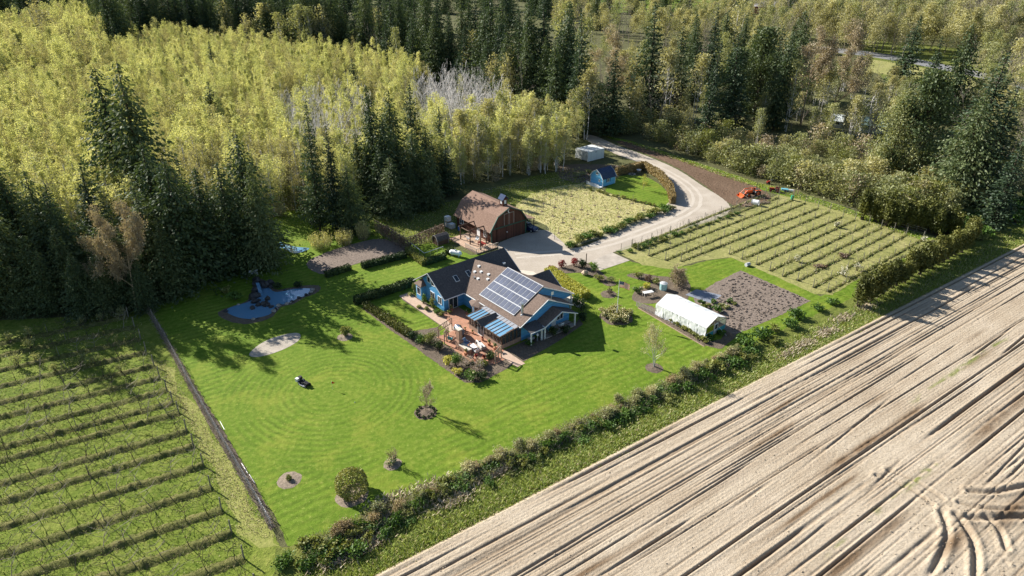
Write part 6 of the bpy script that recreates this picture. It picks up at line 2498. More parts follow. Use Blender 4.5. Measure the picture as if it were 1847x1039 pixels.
for r, (a, b) in enumerate(zip(vst, vend)):
    d = (b - a)
    L = d.length
    d.normalize()
    pr = Vector((-d.y, d.x, 0))
    st = .45
    nseg = int(L / st)
    prof_ = [(-.42, 0), (-.22, .12), (0, .2), (.22, .12), (.42, 0)]
    base = len(mbv)
    hm = np.clip(1 + rgo.normal(0, .4, nseg + 1), .2, 2)
    for i in range(nseg + 1):
        c = a + d * (i * st) + pr * rgo.normal(0, .05)
        for o_, z_ in prof_:
            q = c + pr * o_
            mbv.append((q.x, q.y, .017 + z_ * hm[i]))
    k = 5
    for i in range(nseg):
        for j in range(k - 1):
            q = base + i * k + j
            mbf.append((q, q + 1, q + k + 1, q + k))
    for q in range(int(L * 22)):
        c = a + d * rgo.uniform(0, L) + pr * rgo.normal(0, .32)
        (gd if rgo.random() < .5 else gp).append((c.x, c.y, .08))
    m = int(L / 5.5)
    for i in range(m + 1):
        q = a + d * (L * i / m)
        o = link('vine_post', vpost, None, q, rnd.uniform(0, 6), 1.15 if i in (0, m) else .95)
        tag(o, 'grey wooden post in the vineyard rows', 'post', 'vineyard posts')
    for i in range(int(L / 2.1)):
        q = a + d * (1 + i * 2.1 + rnd.uniform(-.3, .3))
        if nv < 295:
            o = link('vine', VINE[rnd.randrange(3)], None, q, rnd.uniform(0, 6.28), rnd.uniform(.75, 1.2))
            tag(o, 'short leafless vine in the right-hand vineyard', 'vine', 'leafless vines')
            nv += 1
tag(link('vineyard_ridges', fast_mesh('vineyard_ridges', mbv, np.array(mbf)[:, ::-1] if False else np.array(mbf), rowm)), kind='structure')
v, f = blades(gp, .26, rgo, .8, .06)
tag(link('vineyard_tufts', fast_mesh('vineyard_tufts', v, f, M['grassorch'])), 'green tufts along the vineyard rows', 'grass', kind='stuff')
v, f = blades(gd, .24, rgo, 1.0, .06)
tag(link('vineyard_straw', fast_mesh('vineyard_straw', v, f, M['grassdry'])), 'straw along the vineyard rows', 'grass', kind='stuff')


def bush(name, px, r, h, leafm, label, cat='shrub', nl=420, ls=.13, lumps=8, fl=None, nf=0, hollow=.35, group=None, seed=None, twigm='bark'):
    me_ = bush_mesh(name, seed if seed is not None else int(px[0] * 7 + px[1]), r, h, leafm, nl, ls, lumps, fl, nf, True, twigm, hollow)
    o = link(name, me_, None, G(*px), rnd.uniform(0, 6.28))
    tag(o, label, cat, group)
    return o


# blossom and red canes in the vineyard
for px, r, h, lab in (((1437, 472), .9, 1.3, 'white blossoming bush among the vineyard rows, left one'), ((1522, 497), 1.5, 1.6, 'large white blossoming bush at the vineyard corner by the thujas'), ((1508, 410), .7, 1.3, 'slim white blossoming bush high in the vineyard'), ((1545, 488), 1.1, 1.5, 'white blossoming bush touching the thuja row'), ((1664, 436), .9, 1.3, 'white blossoming bush at the far vineyard corner')):
    bush('blossom_bush', px, r, h, 'brush', lab, nl=160, ls=.1, fl='white_fl', nf=260, hollow=.1)
for px, r, lab in (((1480, 483), 1.7, 'rusty red cane patch low in the vineyard'), ((1522, 463), 1.5, 'rusty red cane patch upper in the vineyard')):
    bush('berry_canes', px, r, .7, 'brownvine', lab, nl=350, ls=.12, hollow=.05)

# ------------------------------------------------------------------ pasture saplings with mulch
SAP = []
for s in range(3):
    rg = np.random.default_rng(400 + s)
    sg, tp = [], []
    branches(rg, (0, 0, 0), (0, 0, 1), 1.5, .03, 2, sg, tp, .5, (1, 2), .4, .010)
    tv, tf = tube_arrays(sg, 3)
    SAP.append(fast_mesh('sapling_stem', tv, tf, M['twig']))
ml = MB()
for k in range(9):
    t0, t1 = 6.283 * k / 9, 6.283 * (k + 1) / 9
    ml.poly([(.42 * math.cos(t0), .42 * math.sin(t0), .0), (.42 * math.cos(t1), .42 * math.sin(t1), .0), (0, 0, .09)])
mulch_me = ml.mesh('mulch', M['bed'])
sk = MB()
sk.box(-.03, .03, .15, .21, 0, 1.2)
stake_me = sk.mesh('stake', M['wood'])
PAS = [(950, 385), (968, 355), (1015, 338), (1060, 336), (1100, 352), (1150, 366), (1185, 378), (1145, 394), (1085, 414), (1040, 436), (1005, 428), (985, 405)]
g0 = G(1040, 395)
for i in range(-7, 9):
    for j in range(-5, 6):
        p = g0 + E1 * (i * 3.9) + E2 * (j * 3.9) + Vector((rnd.uniform(-.6, .6), rnd.uniform(-.6, .6), 0))
        if not inside(PX(p.x, p.y), PAS) or rnd.random() < .12: continue
        t = empty('sapling', p, rnd.uniform(0, 6), rnd.uniform(.8, 1.2))
        tag(t, 'staked sapling with a dark mulch ring in the straw pasture', 'sapling', 'saplings in the pasture')
        link('stem', rnd.choice(SAP), t)
        link('mulch_ring', mulch_me, t, (0, 0, .022))
        link('stake', stake_me, t)

# ------------------------------------------------------------------ hedges
hedge('hedge', 'clipped dark hedge between upper and lower lawn, ending at the blue gable', G(641, 549), G(747, 514), 1.2, 1.35, 'dkgreen', 60, .13, .02, 1)
hedge('hedge', 'clipped dark hedge in front of the dark soil plot', G(654, 484), G(732, 464), 1.2, 1.1, 'dkgreen', 60, .13, .04, 2)
hedge('hedge', 'clipped hedge running down from the brown vine trellis corner', G(736, 455), G(766, 479), 1.1, 1.1, 'olive', 60, .13, .03, 3)
hedge('hedge', 'clipped dark hedge below the chicken coop run', G(767, 478), G(803, 466), 1.1, 1.1, 'dkgreen', 60, .13, .03, 4)
hedge('hedge', 'short low dark hedge at the near end of the dark plot', G(588, 500), G(632, 486), 1.1, 1.0, 'dkgreen', 60, .13, .06, 5)
hedge('hedge', 'bumpy yellow-green hedge along the sunken lawn', G(660, 554), G(738, 606), 1.1, 1.0, 'thuja', 60, .12, .16, 6)
hedge('hedge', 'broad clipped yellow-green hedge behind the house', G(990, 494), G(1056, 540), 1.9, 1.35, 'yellowgreen', 70, .12, .04, 7)
hedge('hedge', 'short dark hedge beside the white tank', G(806, 459), G(818, 453), 1.0, 1.0, 'dkgreen', 60, .13, .04, 8)
hp = [(1112, 316), (1160, 304), (1190, 322), (1208, 345), (1213, 368)]
HN = ['straight tan hedge behind the blue shed lawn', 'tan hedge at the start of the drive bend', 'tan hedge along the inside of the drive bend', 'tan hedge at the end of the drive bend']
for i, (a, b) in enumerate(zip(hp[:-1], hp[1:])):
    hedge('hedge', HN[i], G(*a), G(*b), 1.2, 1.9, 'tanhedge', 40, .16, .05, 10 + i)
for i in range(22):
    t = i / 21
    p = G(1022, 446).lerp(G(1208, 377), t)
    o = link('roadside_bush', GB[(0, 2, 2, 0)[i % 4]], None, p + Vector((rnd.uniform(-.6, .6), rnd.uniform(-.6, .6), 0)), rnd.uniform(0, 6), (rnd.uniform(1.0, 1.5), rnd.uniform(1.0, 1.5), rnd.uniform(.9, 1.6)))
    tag(o, 'green bush in the roadside row between pasture and drive', 'shrub', 'bushes between pasture and drive')
for i in range(20):
    t = i / 19
    p = G(1122, 458).lerp(G(1330, 386), t)
    o = link('roadside_bush', GB[(0, 1, 2, 0)[i % 4]], None, p + Vector((rnd.uniform(-.5, .5), rnd.uniform(-.5, .5), 0)), rnd.uniform(0, 6), rnd.uniform(.45, 1.25 if i < 9 else .7))
    tag(o, 'green bush on the vineyard side of the drive', 'shrub', 'bushes between vineyard and drive')
for i in range(16):
    p = G(1060 + rnd.uniform(-8, 8), 343).lerp(G(1180, 372), i / 15)
    o = link('roadside_bush', GB[2], None, p, rnd.uniform(0, 6), rnd.uniform(.35, .8))
    tag(o, 'small olive bush between the pasture and the shed lawn', 'shrub', 'small bushes by the shed lawn')
for i in range(6):
    bush('grey_bush', (1040 + i * 11, 318 + rnd.uniform(-6, 8)), 1.3, 1.2, 'brush', 'dry grey-olive bush left of the blue shed', nl=350, ls=.13, hollow=.1, group='dry bushes left of the shed')

# ------------------------------------------------------------------ brown vine trellis
VT = [G(678, 418), G(735, 452), G(800, 425)]
tre = empty('vine_trellis', VT[0])
tag(tre, 'tall brown dry-vine screen on a wooden trellis, bent at a corner', 'trellis')
pl, tw = [], []
for a, b, full in ((VT[0], VT[1], .75), (VT[1], VT[2], 1.0)):
    L = (b - a).length
    m = max(2, int(L / 2.4))
    for i in range(m + 1):
        p = a.lerp(b, i / m) - VT[0]
        mb = MB()
        mb.tube((p.x, p.y, 0), (p.x, p.y, 2.5), .07, .06, 6)
        mb.build('post', M['wood'], tre)
    mb = MB()
    mb.tube(a - VT[0] + Vector((0, 0, 2.55)), b - VT[0] + Vector((0, 0, 2.55)), .06, .06, 5)
    mb.build('top_rail', M['wood'], tre)
    for k in range(int(L * 120)):
        t = rgf.random()
        if full < 1 and t < .2 and rgf.random() < .7: continue
        p = a.lerp(b, t) - VT[0]
        zz = rgf.uniform(.9, 2.6) if rgf.random() < .85 else rgf.uniform(.1, 1)
        pl.append((p.x + rgf.normal(0, .28), p.y + rgf.normal(0, .28), zz))
    for k in range(int(L * 12)):
        p = a.lerp(b, rgf.random()) - VT[0]
        tw.append(((p.x, p.y, 0), (p.x + rgf.normal(0, .15), p.y + rgf.normal(0, .15), 2.3), .025, .015))
v, f = leaf_arrays(pl, .16, rgf)
tag(link('dry_vine', fast_mesh('dry_vine', v, f, M['brownvine']), tre), kind='stuff')
v, f = tube_arrays(tw, 3)
link('vine_stems', fast_mesh('vine_stems', v, f, M['twig']), tre)

# coop, tank
coop = gambrel('chicken_coop', 'small dark gambrel-roofed chicken coop beside the barn deck', G(790, 444), R(39), 2.6, 1.9, 1.2, 1.75, 2.05, .3, M['darkwood'], M['shingle_dk_shade'], M['greywood'], 'coop', .1)
tank = empty('gas_tank', G(822, 462), R(-22))
tag(tank, 'long white rounded gas tank lying beside the hedge', 'tank')
mb = MB()
rad = .48
prev = None
for k in range(9):
    pass
secs = [(-1.25, .05), (-1.2, .26), (-1.05, .41), (-.85, .48), (.85, .48), (1.05, .41), (1.2, .26), (1.25, .05)]
for (x0, r0), (x1, r1) in zip(secs[:-1], secs[1:]):
    mb.tube((x0, 0, .72), (x1, 0, .72), r0, r1, 16, False)
mb.build('shell', M['white'], tank, smooth=True)
mb = MB()
mb.tube((0, 0, 1.18), (0, 0, 1.36), .17, .17, 10)
mb.build('valve_dome', M['greyp'], tank)
for x in (-.7, .7):
    mb = MB()
    mb.box(x - .07, x + .07, -.3, .3, 0, .32)
    mb.build('leg', M['greyp'], tank)
run = empty('pen_fence', G(768, 452), 0)
tag(run, 'thin wire pen with a pale top rail beside the coop', 'fence')
pts_ = [G(740, 448), G(766, 468), G(800, 456)]
for a, b in zip(pts_[:-1], pts_[1:]):
    for i in range(4):
        p = a.lerp(b, i / 3) - G(768, 452)
        mb = MB()
        mb.tube((p.x, p.y, 0), (p.x, p.y, 1.3), .035, .035, 5)
        mb.build('post', M['greywood'], run)
    mb = MB()
    mb.tube(a - G(768, 452) + Vector((0, 0, 1.3)), b - G(768, 452) + Vector((0, 0, 1.3)), .05, .05, 5)
    mb.build('top_rail', M['trim'], run)

# bamboo clumps
for px, r, h, lab in (((580, 446), 2.5, 3.3, 'widest pale bamboo clump, nearest the small pond'), ((622, 440), 1.9, 3.3, 'middle pale bamboo clump by the dark plot'), ((656, 430), 1.6, 4.0, 'tallest pale bamboo clump, nearest the vine trellis')):
    g = G(*px)
    rg = np.random.default_rng(int(px[0]))
    P = []
    sg = []
    for k in range(130):
        az, rr = rg.uniform(0, 6.28), r * .7 * math.sqrt(rg.random())
        b0 = np.array([rr * math.cos(az), rr * math.sin(az), 0])
        hh = h * rg.uniform(.6, 1.05) * (1 - .25 * rr / r)
        tip = b0 * 1.35 + np.array([0, 0, hh])
        sg.append((tuple(b0), tuple(tip), .018, .008))
        for q in range(15):
            t = rg.uniform(.25, 1)
            P.append(b0 + (tip - b0) * t + rg.normal(0, .16, 3))
    v1, f1 = leaf_arrays(P, .13, rg, None, .4)
    v2, f2 = tube_arrays(sg, 3)
    V_, F_, Mi = join_arrays([(v1, f1, 0), (v2, f2, 1)])
    tag(link('bamboo', fast_mesh('bamboo', V_, F_, [M['bamboo'], M['twig_tan']], Mi), None, g), lab, 'bamboo')

# ------------------------------------------------------------------ pond rocks, bench, waterfall
rk = random.Random(8)
for i in range(34):
    t = rk.random()
    k = rk.randrange(len(POND))
    a, b = POND[k], POND[(k + 1) % len(POND)]
    u_, v_ = a[0] + (b[0] - a[0]) * t, a[1] + (b[1] - a[1]) * t
    g = G(485 + (u_ - 485) * 1.03, 543 + (v_ - 543) * 1.06)
    mb = MB()
    s = rk.uniform(.18, .48)
    mb.rock((0, 0, s * .3), (s, s * rk.uniform(.7, 1.2), s * .6), i)
    tag(mb.build('pond_stone', M['rock'] if rk.random() < .45 else M['rockdk'], None, g, rk.uniform(0, 6)), 'stone on the rim of the pond', 'stone', 'stones round the pond')
for i in range(26):
    u_, v_ = (rk.uniform(455, 492), rk.uniform(508, 540)) if i < 15 else (rk.uniform(452, 490), rk.uniform(540, 560))
    g = G(u_, v_)
    mb = MB()
    s = rk.uniform(.4, 1.0) if i < 15 else rk.uniform(.25, .6)
    mb.rock((0, 0, s * .3), (s, s * rk.uniform(.7, 1.2), s * rk.uniform(.6, 1.1)), 60 + i)
    tag(mb.build('waterfall_rock', M['rockdk'], None, g, rk.uniform(0, 6)), 'dark wet rock of the waterfall heap at the pond', 'rock', 'waterfall rocks')
g = G(466, 518)
mb = MB()
e1, e2 = G(472, 535) - g, Vector((.6, 0, 0))
prev = None
for k in range(6):
    c = e1 * (k / 5) + Vector((0, 0, 0.75 - .65 * k / 5))
    q = [(c.x - .3, c.y, c.z + .12), (c.x + .3, c.y, c.z + .12)]
    if prev: mb.faces([prev[0], q[0], q[1], prev[1]], [(0, 1, 2, 3)])
    prev = q
tag(mb.build('waterfall', M['water'], None, g), 'thin waterfall sliding down dark rocks into the pond', 'waterfall')
t = empty('garden_bench', G(458, 497), R(20))
tag(t, 'pale bench standing in the shade above the waterfall', 'bench')
mb = MB()
for k in range(4):
    mb.box(-.8, .8, -.25 + k * .13, -.14 + k * .13, .42, .46)
mb.build('seat', M['trim'], t)
mb = MB()
for k in range(3):
    mb.box(-.8, .8, .28, .31, .55 + k * .14, .65 + k * .14)
mb.build('backrest', M['trim'], t)
for sx in (-.7, .7):
    for sy in (-.2, .26):
        mb = MB()
        mb.box(sx - .04, sx + .04, sy - .04, sy + .04, 0, .42)
        mb.build('leg', M['trim'], t)
bush('pond_shrub', (425, 540), 1.6, 1.7, 'green', 'light green shrub left of the waterfall', nl=520, ls=.16)
bush('pond_shrub', (408, 528), 1.2, 1.2, 'olive', 'low olive shrub at the dark left bank of the pond', nl=360, ls=.15)
bush('pond_shrub', (500, 520), 1.3, .9, 'dkgreen', 'low dark shrub right of the waterfall', nl=360, ls=.15)
bush('pond_shrub', (540, 515), 1.2, .7, 'dkgreen', 'low dark plants along the far pond bank', nl=320, ls=.14)
t = empty('picnic_table', G(568, 405), R(30))
tag(t, 'small grey picnic table on the far rough lawn', 'table')
mb = MB()
for k in range(4):
    mb.box(-.9, .9, -.38 + k * .19, -.22 + k * .19, .72, .76)
mb.build('table_top', M['greywood'], t)
for s in (-1, 1):
    mb = MB()
    mb.box(-.9, .9, s * .75 - .13, s * .75 + .13, .42, .46)
    mb.build('bench', M['greywood'], t)
    mb = MB()
    mb.box(s * .6 - .04, s * .6 + .04, -.8, .8, .34, .4)
    mb.box(s * .6 - .04, s * .6 + .04, -.3, -.2, 0, .72)
    mb.box(s * .6 - .04, s * .6 + .04, .2, .3, 0, .72)
    mb.build('leg', M['greywood'], t)

# ------------------------------------------------------------------ lawn beds, specimen shrubs and trees
def ring_bed(px, r, label, mat='mulch'):
    g = G(*px)
    mb_ = MB()
    n_s = 22
    rg = random.Random(int(px[0]))
    ro = [r * rg.uniform(.94, 1.06) for _ in range(n_s)]
    for k in range(n_s):
        t0, t1 = 6.283 * k / n_s, 6.283 * (k + 1) / n_s
        a, b = ro[k], ro[(k + 1) % n_s]
        mb_.poly([(a * math.cos(t0), a * math.sin(t0), .0), (b * math.cos(t1), b * math.sin(t1), .0), (0, 0, .12)])
    o = mb_.build('mulch_bed', M[mat], None, (g.x, g.y, .016))
    tag(o, label, 'flower bed')
    return o


ring_bed((622, 608), 1.15, 'round mulch bed under the pale olive shrub')
bush('round_shrub', (622, 606), 1.15, 1.75, 'olive', 'pale olive round shrub alone on the lawn below the hedge', nl=1100, ls=.1, hollow=.5)
ring_bed((635, 893), 1.75, 'round mulch bed under the big domed shrub')
rg = np.random.default_rng(77)
d_ = rg.normal(size=(5200, 3))
d_ /= np.linalg.norm(d_, axis=1)[:, None]
wob_ = 1 + .07 * np.sin(d_[:, 0] * 5 + 1) * np.sin(d_[:, 1] * 6) + .05 * np.sin(d_[:, 2] * 9 + d_[:, 0] * 4)
P_ = d_ * np.array([1.75, 1.75, 1.75]) * (wob_ * rg.uniform(.86, 1.03, 5200))[:, None]
P_[:, 2] = P_[:, 2] * .98 + 1.25
P_ = P_[P_[:, 2] > .03]
v, f = leaf_arrays(P_, .095, rg, None, .65)
o = link('domed_shrub', fast_mesh('domed_shrub', v, f, M['olive']), None, G(636, 888))
tag(o, 'big dense domed olive shrub at the near lawn', 'shrub')
ring_bed((522, 866), 1.35, 'flat mulch circle with a tiny clipped shrub')
bush('round_shrub', (522, 866), .55, .7, 'olive', 'tiny clipped shrub in the middle of the flat mulch circle', nl=420, ls=.06, hollow=.6)
ring_bed((708, 837), 1.05, 'round bed under the white-flowering shrub')
bush('flowering_shrub', (708, 836), .95, .8, 'green', 'low white-flowering shrub below a thin twiggy tree', nl=420, ls=.09, fl='cream_fl', nf=240)
place(bare_tree('twig_tree', 500, 2.6, 'twig_tan', 3, .5, (2, 3), 'tan_leaf', 260, .035, .03, .3, 3, .009), 'twiggy_tree', G(708, 836), 2.4, 0, 'thin twiggy tree rising from the white-flowering shrub', 'tree')
ring_bed((768, 744), 1.45, 'round bed edged with blue-green plants under the pink twiggy tree', 'bed')
for k in range(11):
    t = 6.283 * k / 11
    g = G(768, 744) + Vector((1.15 * math.cos(t), 1.15 * math.sin(t), 0))
    o = link('border_plant', bush_mesh('border_plant', 510 + k % 3, .35, .35, 'dkgreen', 90, .07, 3), None, g)
    tag(o, 'blue-green border plant ringing the pink twiggy tree', 'plant', 'border plants of the pink tree bed')
place(bare_tree('pink_tree', 520, 5.2, 'twig_tan', 4, .42, (2, 2), 'pink_fl', 900, .045, .06, .3, 2, .011), 'twiggy_tree', G(768, 742), 4.9, 0, 'slender pinkish twiggy tree in a round bed mid lawn', 'tree')
ring_bed((1180, 664), 1.25, 'round bare soil bed under the white-stemmed tree', 'bed')
place(bare_tree('budding_tree', 530, 7.0, 'bark_white', 3, .45, (2, 3), 'alder_b', 2600, .085, .10, .35, 2, .009), 'budding_tree', G(1180, 662), 7.2, 0, 'white-stemmed budding tree on the lawn below the greenhouse', 'tree')
# flagpole bed
ring_bed((1112, 572), 2.6, 'round flower bed at the foot of the flagpole', 'bed')
for k in range(14):
    t, rr = 6.283 * k / 14 * 2.6, 2.4 * math.sqrt((k + .5) / 14)
    g = G(1112, 572) + Vector((rr * math.cos(t), rr * math.sin(t), 0))
    o = link('flowering_shrub', bush_mesh('flag_shrub', 540 + k % 4, 1.0, 1.15, 'olive', 340, .10, 6, 'cream_fl', 150), None, g, k)
    tag(o, 'cream-flowering shrub in the round bed of the flagpole', 'shrub', 'flowering shrubs of the flagpole bed')
g = G(1112, 572)
pole = empty('flagpole', g)
tag(pole, 'tall white flagpole standing in the round flower bed', 'flagpole')
mb = MB()
mb.tube((0, 0, 0), (0, 0, 6.6), .05, .035, 8)
mb.build('pole', M['white'], pole)
mb = MB()
mb.rock((0, 0, 6.68), (.09, .09, .09), 1, 8, 6)
mb.build('finial', plain('gilt', (.6, .42, .1), .35, .05), pole)
fs, fr, fb = leaf('flag_white', (.75, .74, .72), (.8, .78, .76), None, .4), leaf('flag_red', (.45, .03, .04), (.47, .03, .04), None, .4), leaf('flag_blue', (.025, .04, .14), (.03, .045, .15), None, .4)
fl_o = MB()
FWd, FHt = 1.75, 1.05
nu = 14


def flag_pt(s, z):
    w = .10 * math.sin(s * 5.5) * s
    dx, dy = math.cos(R(-20)), math.sin(R(-20))
    return (.05 + s * FWd * .92 * dx - w * dy, s * FWd * .92 * dy + w * dx, 6.4 - z * FHt - .28 * s * s)


for i in range(nu):
    for j in range(13):
        fl_o.mat(2 if (i < nu * .4 and j < 7) else (1 if j % 2 == 0 else 0))
        fl_o.poly([flag_pt(i / nu, j / 13), flag_pt((i + 1) / nu, j / 13), flag_pt((i + 1) / nu, (j + 1) / 13), flag_pt(i / nu, (j + 1) / 13)])
fl_o.mat(0)
for r in range(9):
    for c_ in range(6 if r % 2 == 0 else 5):
        s = (.035 + .066 * c_ + (.033 if r % 2 else 0))
        z = (.05 + .055 * r)
        p = Vector(flag_pt(s, z))
        for sd in (-1, 1):
            e = Vector((-math.sin(R(-20)), math.cos(R(-20)), 0)) * .006 * sd
            fl_o.poly([p + e + Vector((-.022, .008, 0)), p + e + Vector((0, 0, -.022)), p + e + Vector((.022, -.008, 0)), p + e + Vector((0, 0, .022))])
flag_o = fl_o.build('flag', [fs, fr, fb], pole)
flag_o['label'] = 'striped flag with a blue starred corner'
# putting green flag, ball, mower
t = empty('golf_flag', G(600, 702))
tag(t, 'small red pennant on a thin stick in the ringed green', 'golf flag')
mb = MB()
mb.tube((0, 0, 0), (0, 0, 1.25), .016, .016, 6)
mb.build('stick', M['white'], t)
mb = MB()
mb.slab([(.015, 0, 1.25), (.015, 0, .88), (.42, -.06, 1.02), (.42, -.06, 1.10)], .015)
mb.build('pennant', plain('pennant_red', (.60, .03, .02), .7), t)
for px, lab in (((640, 726), 'tiny white ball on the ringed green below the pennant'),):
    mb = MB()
    mb.rock((0, 0, .05), (.06, .06, .06), 2, 8, 6)
    tag(mb.build('ball', M['white'], None, G(*px)), lab, 'ball')


def mower(loc, rz):
    t = empty('riding_mower', loc, rz)
    tag(t, 'black riding mower parked on the ringed lawn', 'mower')
    mb_ = MB()
    mb_.slab([(.1, -.28, .62), (.85, -.25, .55), (.85, .25, .55), (.1, .28, .62)], .3)
    mb_.box(-.75, .1, -.32, .32, .28, .46)
    mb_.build('body', M['black'], t)
    mb_ = MB()
    mb_.box(-.45, -.05, -.22, .22, .5, .6)
    mb_.slab([(-.5, -.22, .6), (-.5, .22, .6), (-.62, .22, 1.0), (-.62, -.22, 1.0)], -.08)
    mb_.build('seat', M['black'], t)
    mb_ = MB()
    mb_.tube((.12, 0, .6), (-.02, 0, .92), .025, .025, 6)
    for k in range(8):
        a0, a1 = 6.283 * k / 8, 6.283 * (k + 1) / 8
        mb_.tube((-.03, .16 * math.cos(a0), .92 + .1 * math.sin(a0)), (-.03, .16 * math.cos(a1), .92 + .1 * math.sin(a1)), .016, .016, 5)
    mb_.build('steering_wheel', M['greyp'], t)
    mb_ = MB()
    mb_.box(-.35, .5, -.55, .55, .1, .22)
    mb_.build('cutting_deck', M['greyp'], t)
    for x, r in ((-.5, .26), (.68, .19)):
        for s in (-1, 1):
            mb_ = MB()
            mb_.tube((x, s * .28, r), (x, s * .46, r), r, r, 12)
            w = mb_.build('wheel', M['black'], t)
            mb_ = MB()
            mb_.tube((x, s * .46, r), (x, s * .47, r), r * .5, r * .45, 10)
            mb_.build('rim', M['trim'], w)
    for s in (-1, 1):
        mb_ = MB()
        mb_.box(-1.25, -.78, s * .25 - .2, s * .25 + .2, .3, .8)
        mb_.build('grass_bag', M['trim'] if s < 0 else M['black'], t)
    return t


mower(G(549, 694), R(-35))

# ------------------------------------------------------------------ drive bed: red shrubs, topiary, boulder
for px, r, h, lab in (((995, 487), .95, .9, 'small dark red shrub nearest the house end'), ((1013, 483), .95, 1.6, 'dark red shrub in the middle of the red three'), ((1035, 480), 1.1, 1.8, 'largest dark red shrub, right of the three')):
    bush('red_shrub', px, r, h, 'red', lab, nl=600, ls=.09, hollow=.55)
bush('round_shrub', (1050, 483), 1.05, 1.8, 'dkgreen', 'blue-green rounded shrub right of the red shrubs', nl=700, ls=.11, hollow=.55)
bush('round_shrub', (1072, 489), 1.15, 1.5, 'green', 'grey-green rounded shrub beside the parking pad', nl=600, ls=.11, hollow=.5)
bush('loose_shrub', (1080, 505), 1.2, 1.2, 'olive', 'loose olive shrub behind the boulder', nl=420, ls=.11)
bush('loose_shrub', (1100, 508), 1.2, 1.0, 'brush', 'dry loose shrub at the tip of the drive bed', nl=320, ls=.1)
mb = MB()
mb.rock((0, 0, .4), (.6, .5, .6), 77, 9, 6)
tag(mb.build('boulder', plain('tan_rock', (.46, .36, .26), .9, .2, 1.5, .2, 0, .5, .08), None, G(1055, 496)), 'tan boulder at the edge of the drive bed', 'boulder')
mb = MB()
mb.tube((0, 0, 0), (0, 0, 2.1), .09, .08, 7)
tag(mb.build('gate_post', M['darkwood'], None, G(1057, 476)), 'dark wooden post beside the parking pad', 'post')
ring_bed((1098, 531), 1.4, 'oval stone-edged bed under the crooked dwarf tree', 'bed')
place(bare_tree('dwarf_tree', 560, 1.8, 'bark', 4, .95, (2, 3), 'tan_leaf', 220, .06, .09, -.05, 1, .012), 'dwarf_tree', G(1098, 531), 1.5, 0, 'low crooked dwarf tree with spreading bare limbs', 'tree', sx=1.3)
for px, r, h, m_, lab in (((1150, 500), 1.2, 1.0, 'olive', 'green shrub at the tip of the corner bed'), ((1168, 505), 1.2, .9, 'brownvine', 'reddish brown low shrub in the corner bed'), ((1182, 512), 1.0, 1.3, 'olive', 'olive shrub beside the reddish one in the corner bed'), ((1150, 528), 1.2, 1.2, 'green', 'leafy green shrub before the grey table'), ((1165, 520), 1.0, 1.1, 'yellowgreen', 'yellowish shrub in the corner bed'), ((1215, 510), 1.4, 1.5, 'brush', 'dry olive shrub under the big tan tree')):
    bush('garden_shrub', px, r, h, m_, lab, nl=420, ls=.11, fl='cream_fl', nf=40 if m_ == 'green' else 0)
place(bare_tree('tan_dome', 570, 4.0, 'twig_tan', 4, .8, (2, 3), 'tan_leaf', 2200, .1, .09, .1, 3, .010), 'dome_tree', G(1222, 516), 4.2, 1, 'wide dense tan twiggy dome tree beside the cover crop', 'tree', sx=1.15)
t = empty('potting_table', G(1168, 534), R(20))
tag(t, 'grey slatted potting table near the greenhouse', 'table')
mb = MB()
for k in range(4):
    mb.box(-.9, .9, -.4 + k * .2, -.24 + k * .2, .78, .83)
mb.build('table_top', M['trim'], t)
for sx in (-.8, .8):
    for sy in (-.33, .33):
        mb = MB()
        mb.box(sx - .04, sx + .04, sy - .04, sy + .04, 0, .78)
        mb.build('leg', M['greywood'], t)
t = empty('rain_barrel', G(1196, 522))
tag(t, 'pale teal covered water barrel beside the tan dome tree', 'barrel')
mb = MB()
mb.tube((0, 0, 0), (0, 0, 1.2), .6, .65, 14)
mb.build('drum', plain('pale_teal', (.30, .48, .48), .6), t)
mb = MB()
mb.tube((0, 0, 1.2), (0, 0, 1.4), .68, .2, 14)
mb.build('lid', M['shadegrey'], t)
# low picket fence of the greenhouse bed
t = empty('low_fence', G(1148, 552), 0)
tag(t, 'low grey picket fence at the head of the greenhouse bed', 'fence')
a, b = G(1148, 552), G(1186, 570)
for k in range(16):
    p = a.lerp(b, k / 15) - a
    mb = MB()
    mb.obox((p.x, p.y, .45), .08, .02, .45, math.atan2(b.y - a.y, b.x - a.x))
    mb.build('picket', M['greywood'], t)
for z in (.3, .7):
    mb = MB()
    mb.tube(Vector((0, .03, z)), b - a + Vector((0, .03, z)), .03, .03, 4)
    mb.build('rail', M['greywood'], t)
mb = MB()
a, b = G(1150, 556), G(1270, 626)
mb.slab([(0, 0, .1), (b.x - a.x, b.y - a.y, .1), (b.x - a.x + .09, b.y - a.y + .09, .1), (.09, .09, .1)], .1)
tag(mb.build('edging_board', M['wood'], None, a), 'long timber edging between the lawn and the greenhouse bed', 'edging')
for i in range(17):
    p = G(1188, 566).lerp(G(1272, 618), i / 16)
    o = link('border_plant', bush_mesh('gh_plant', 580 + i % 4, .7, .7, 'olive', 300, .1, 6, hollow=.2), None, p, i, rnd.uniform(.8, 1.2))
    tag(o, 'leafy border plant along the greenhouse side', 'plant', 'plants along the greenhouse')
for px, lab in (((1282, 612), 'large-leaved green plant at the left of the greenhouse door'), ((1300, 604), 'large-leaved green plant at the right of the greenhouse door')):
    bush('leafy_plant', px, .8, .8, 'green', lab, nl=260, ls=.16)
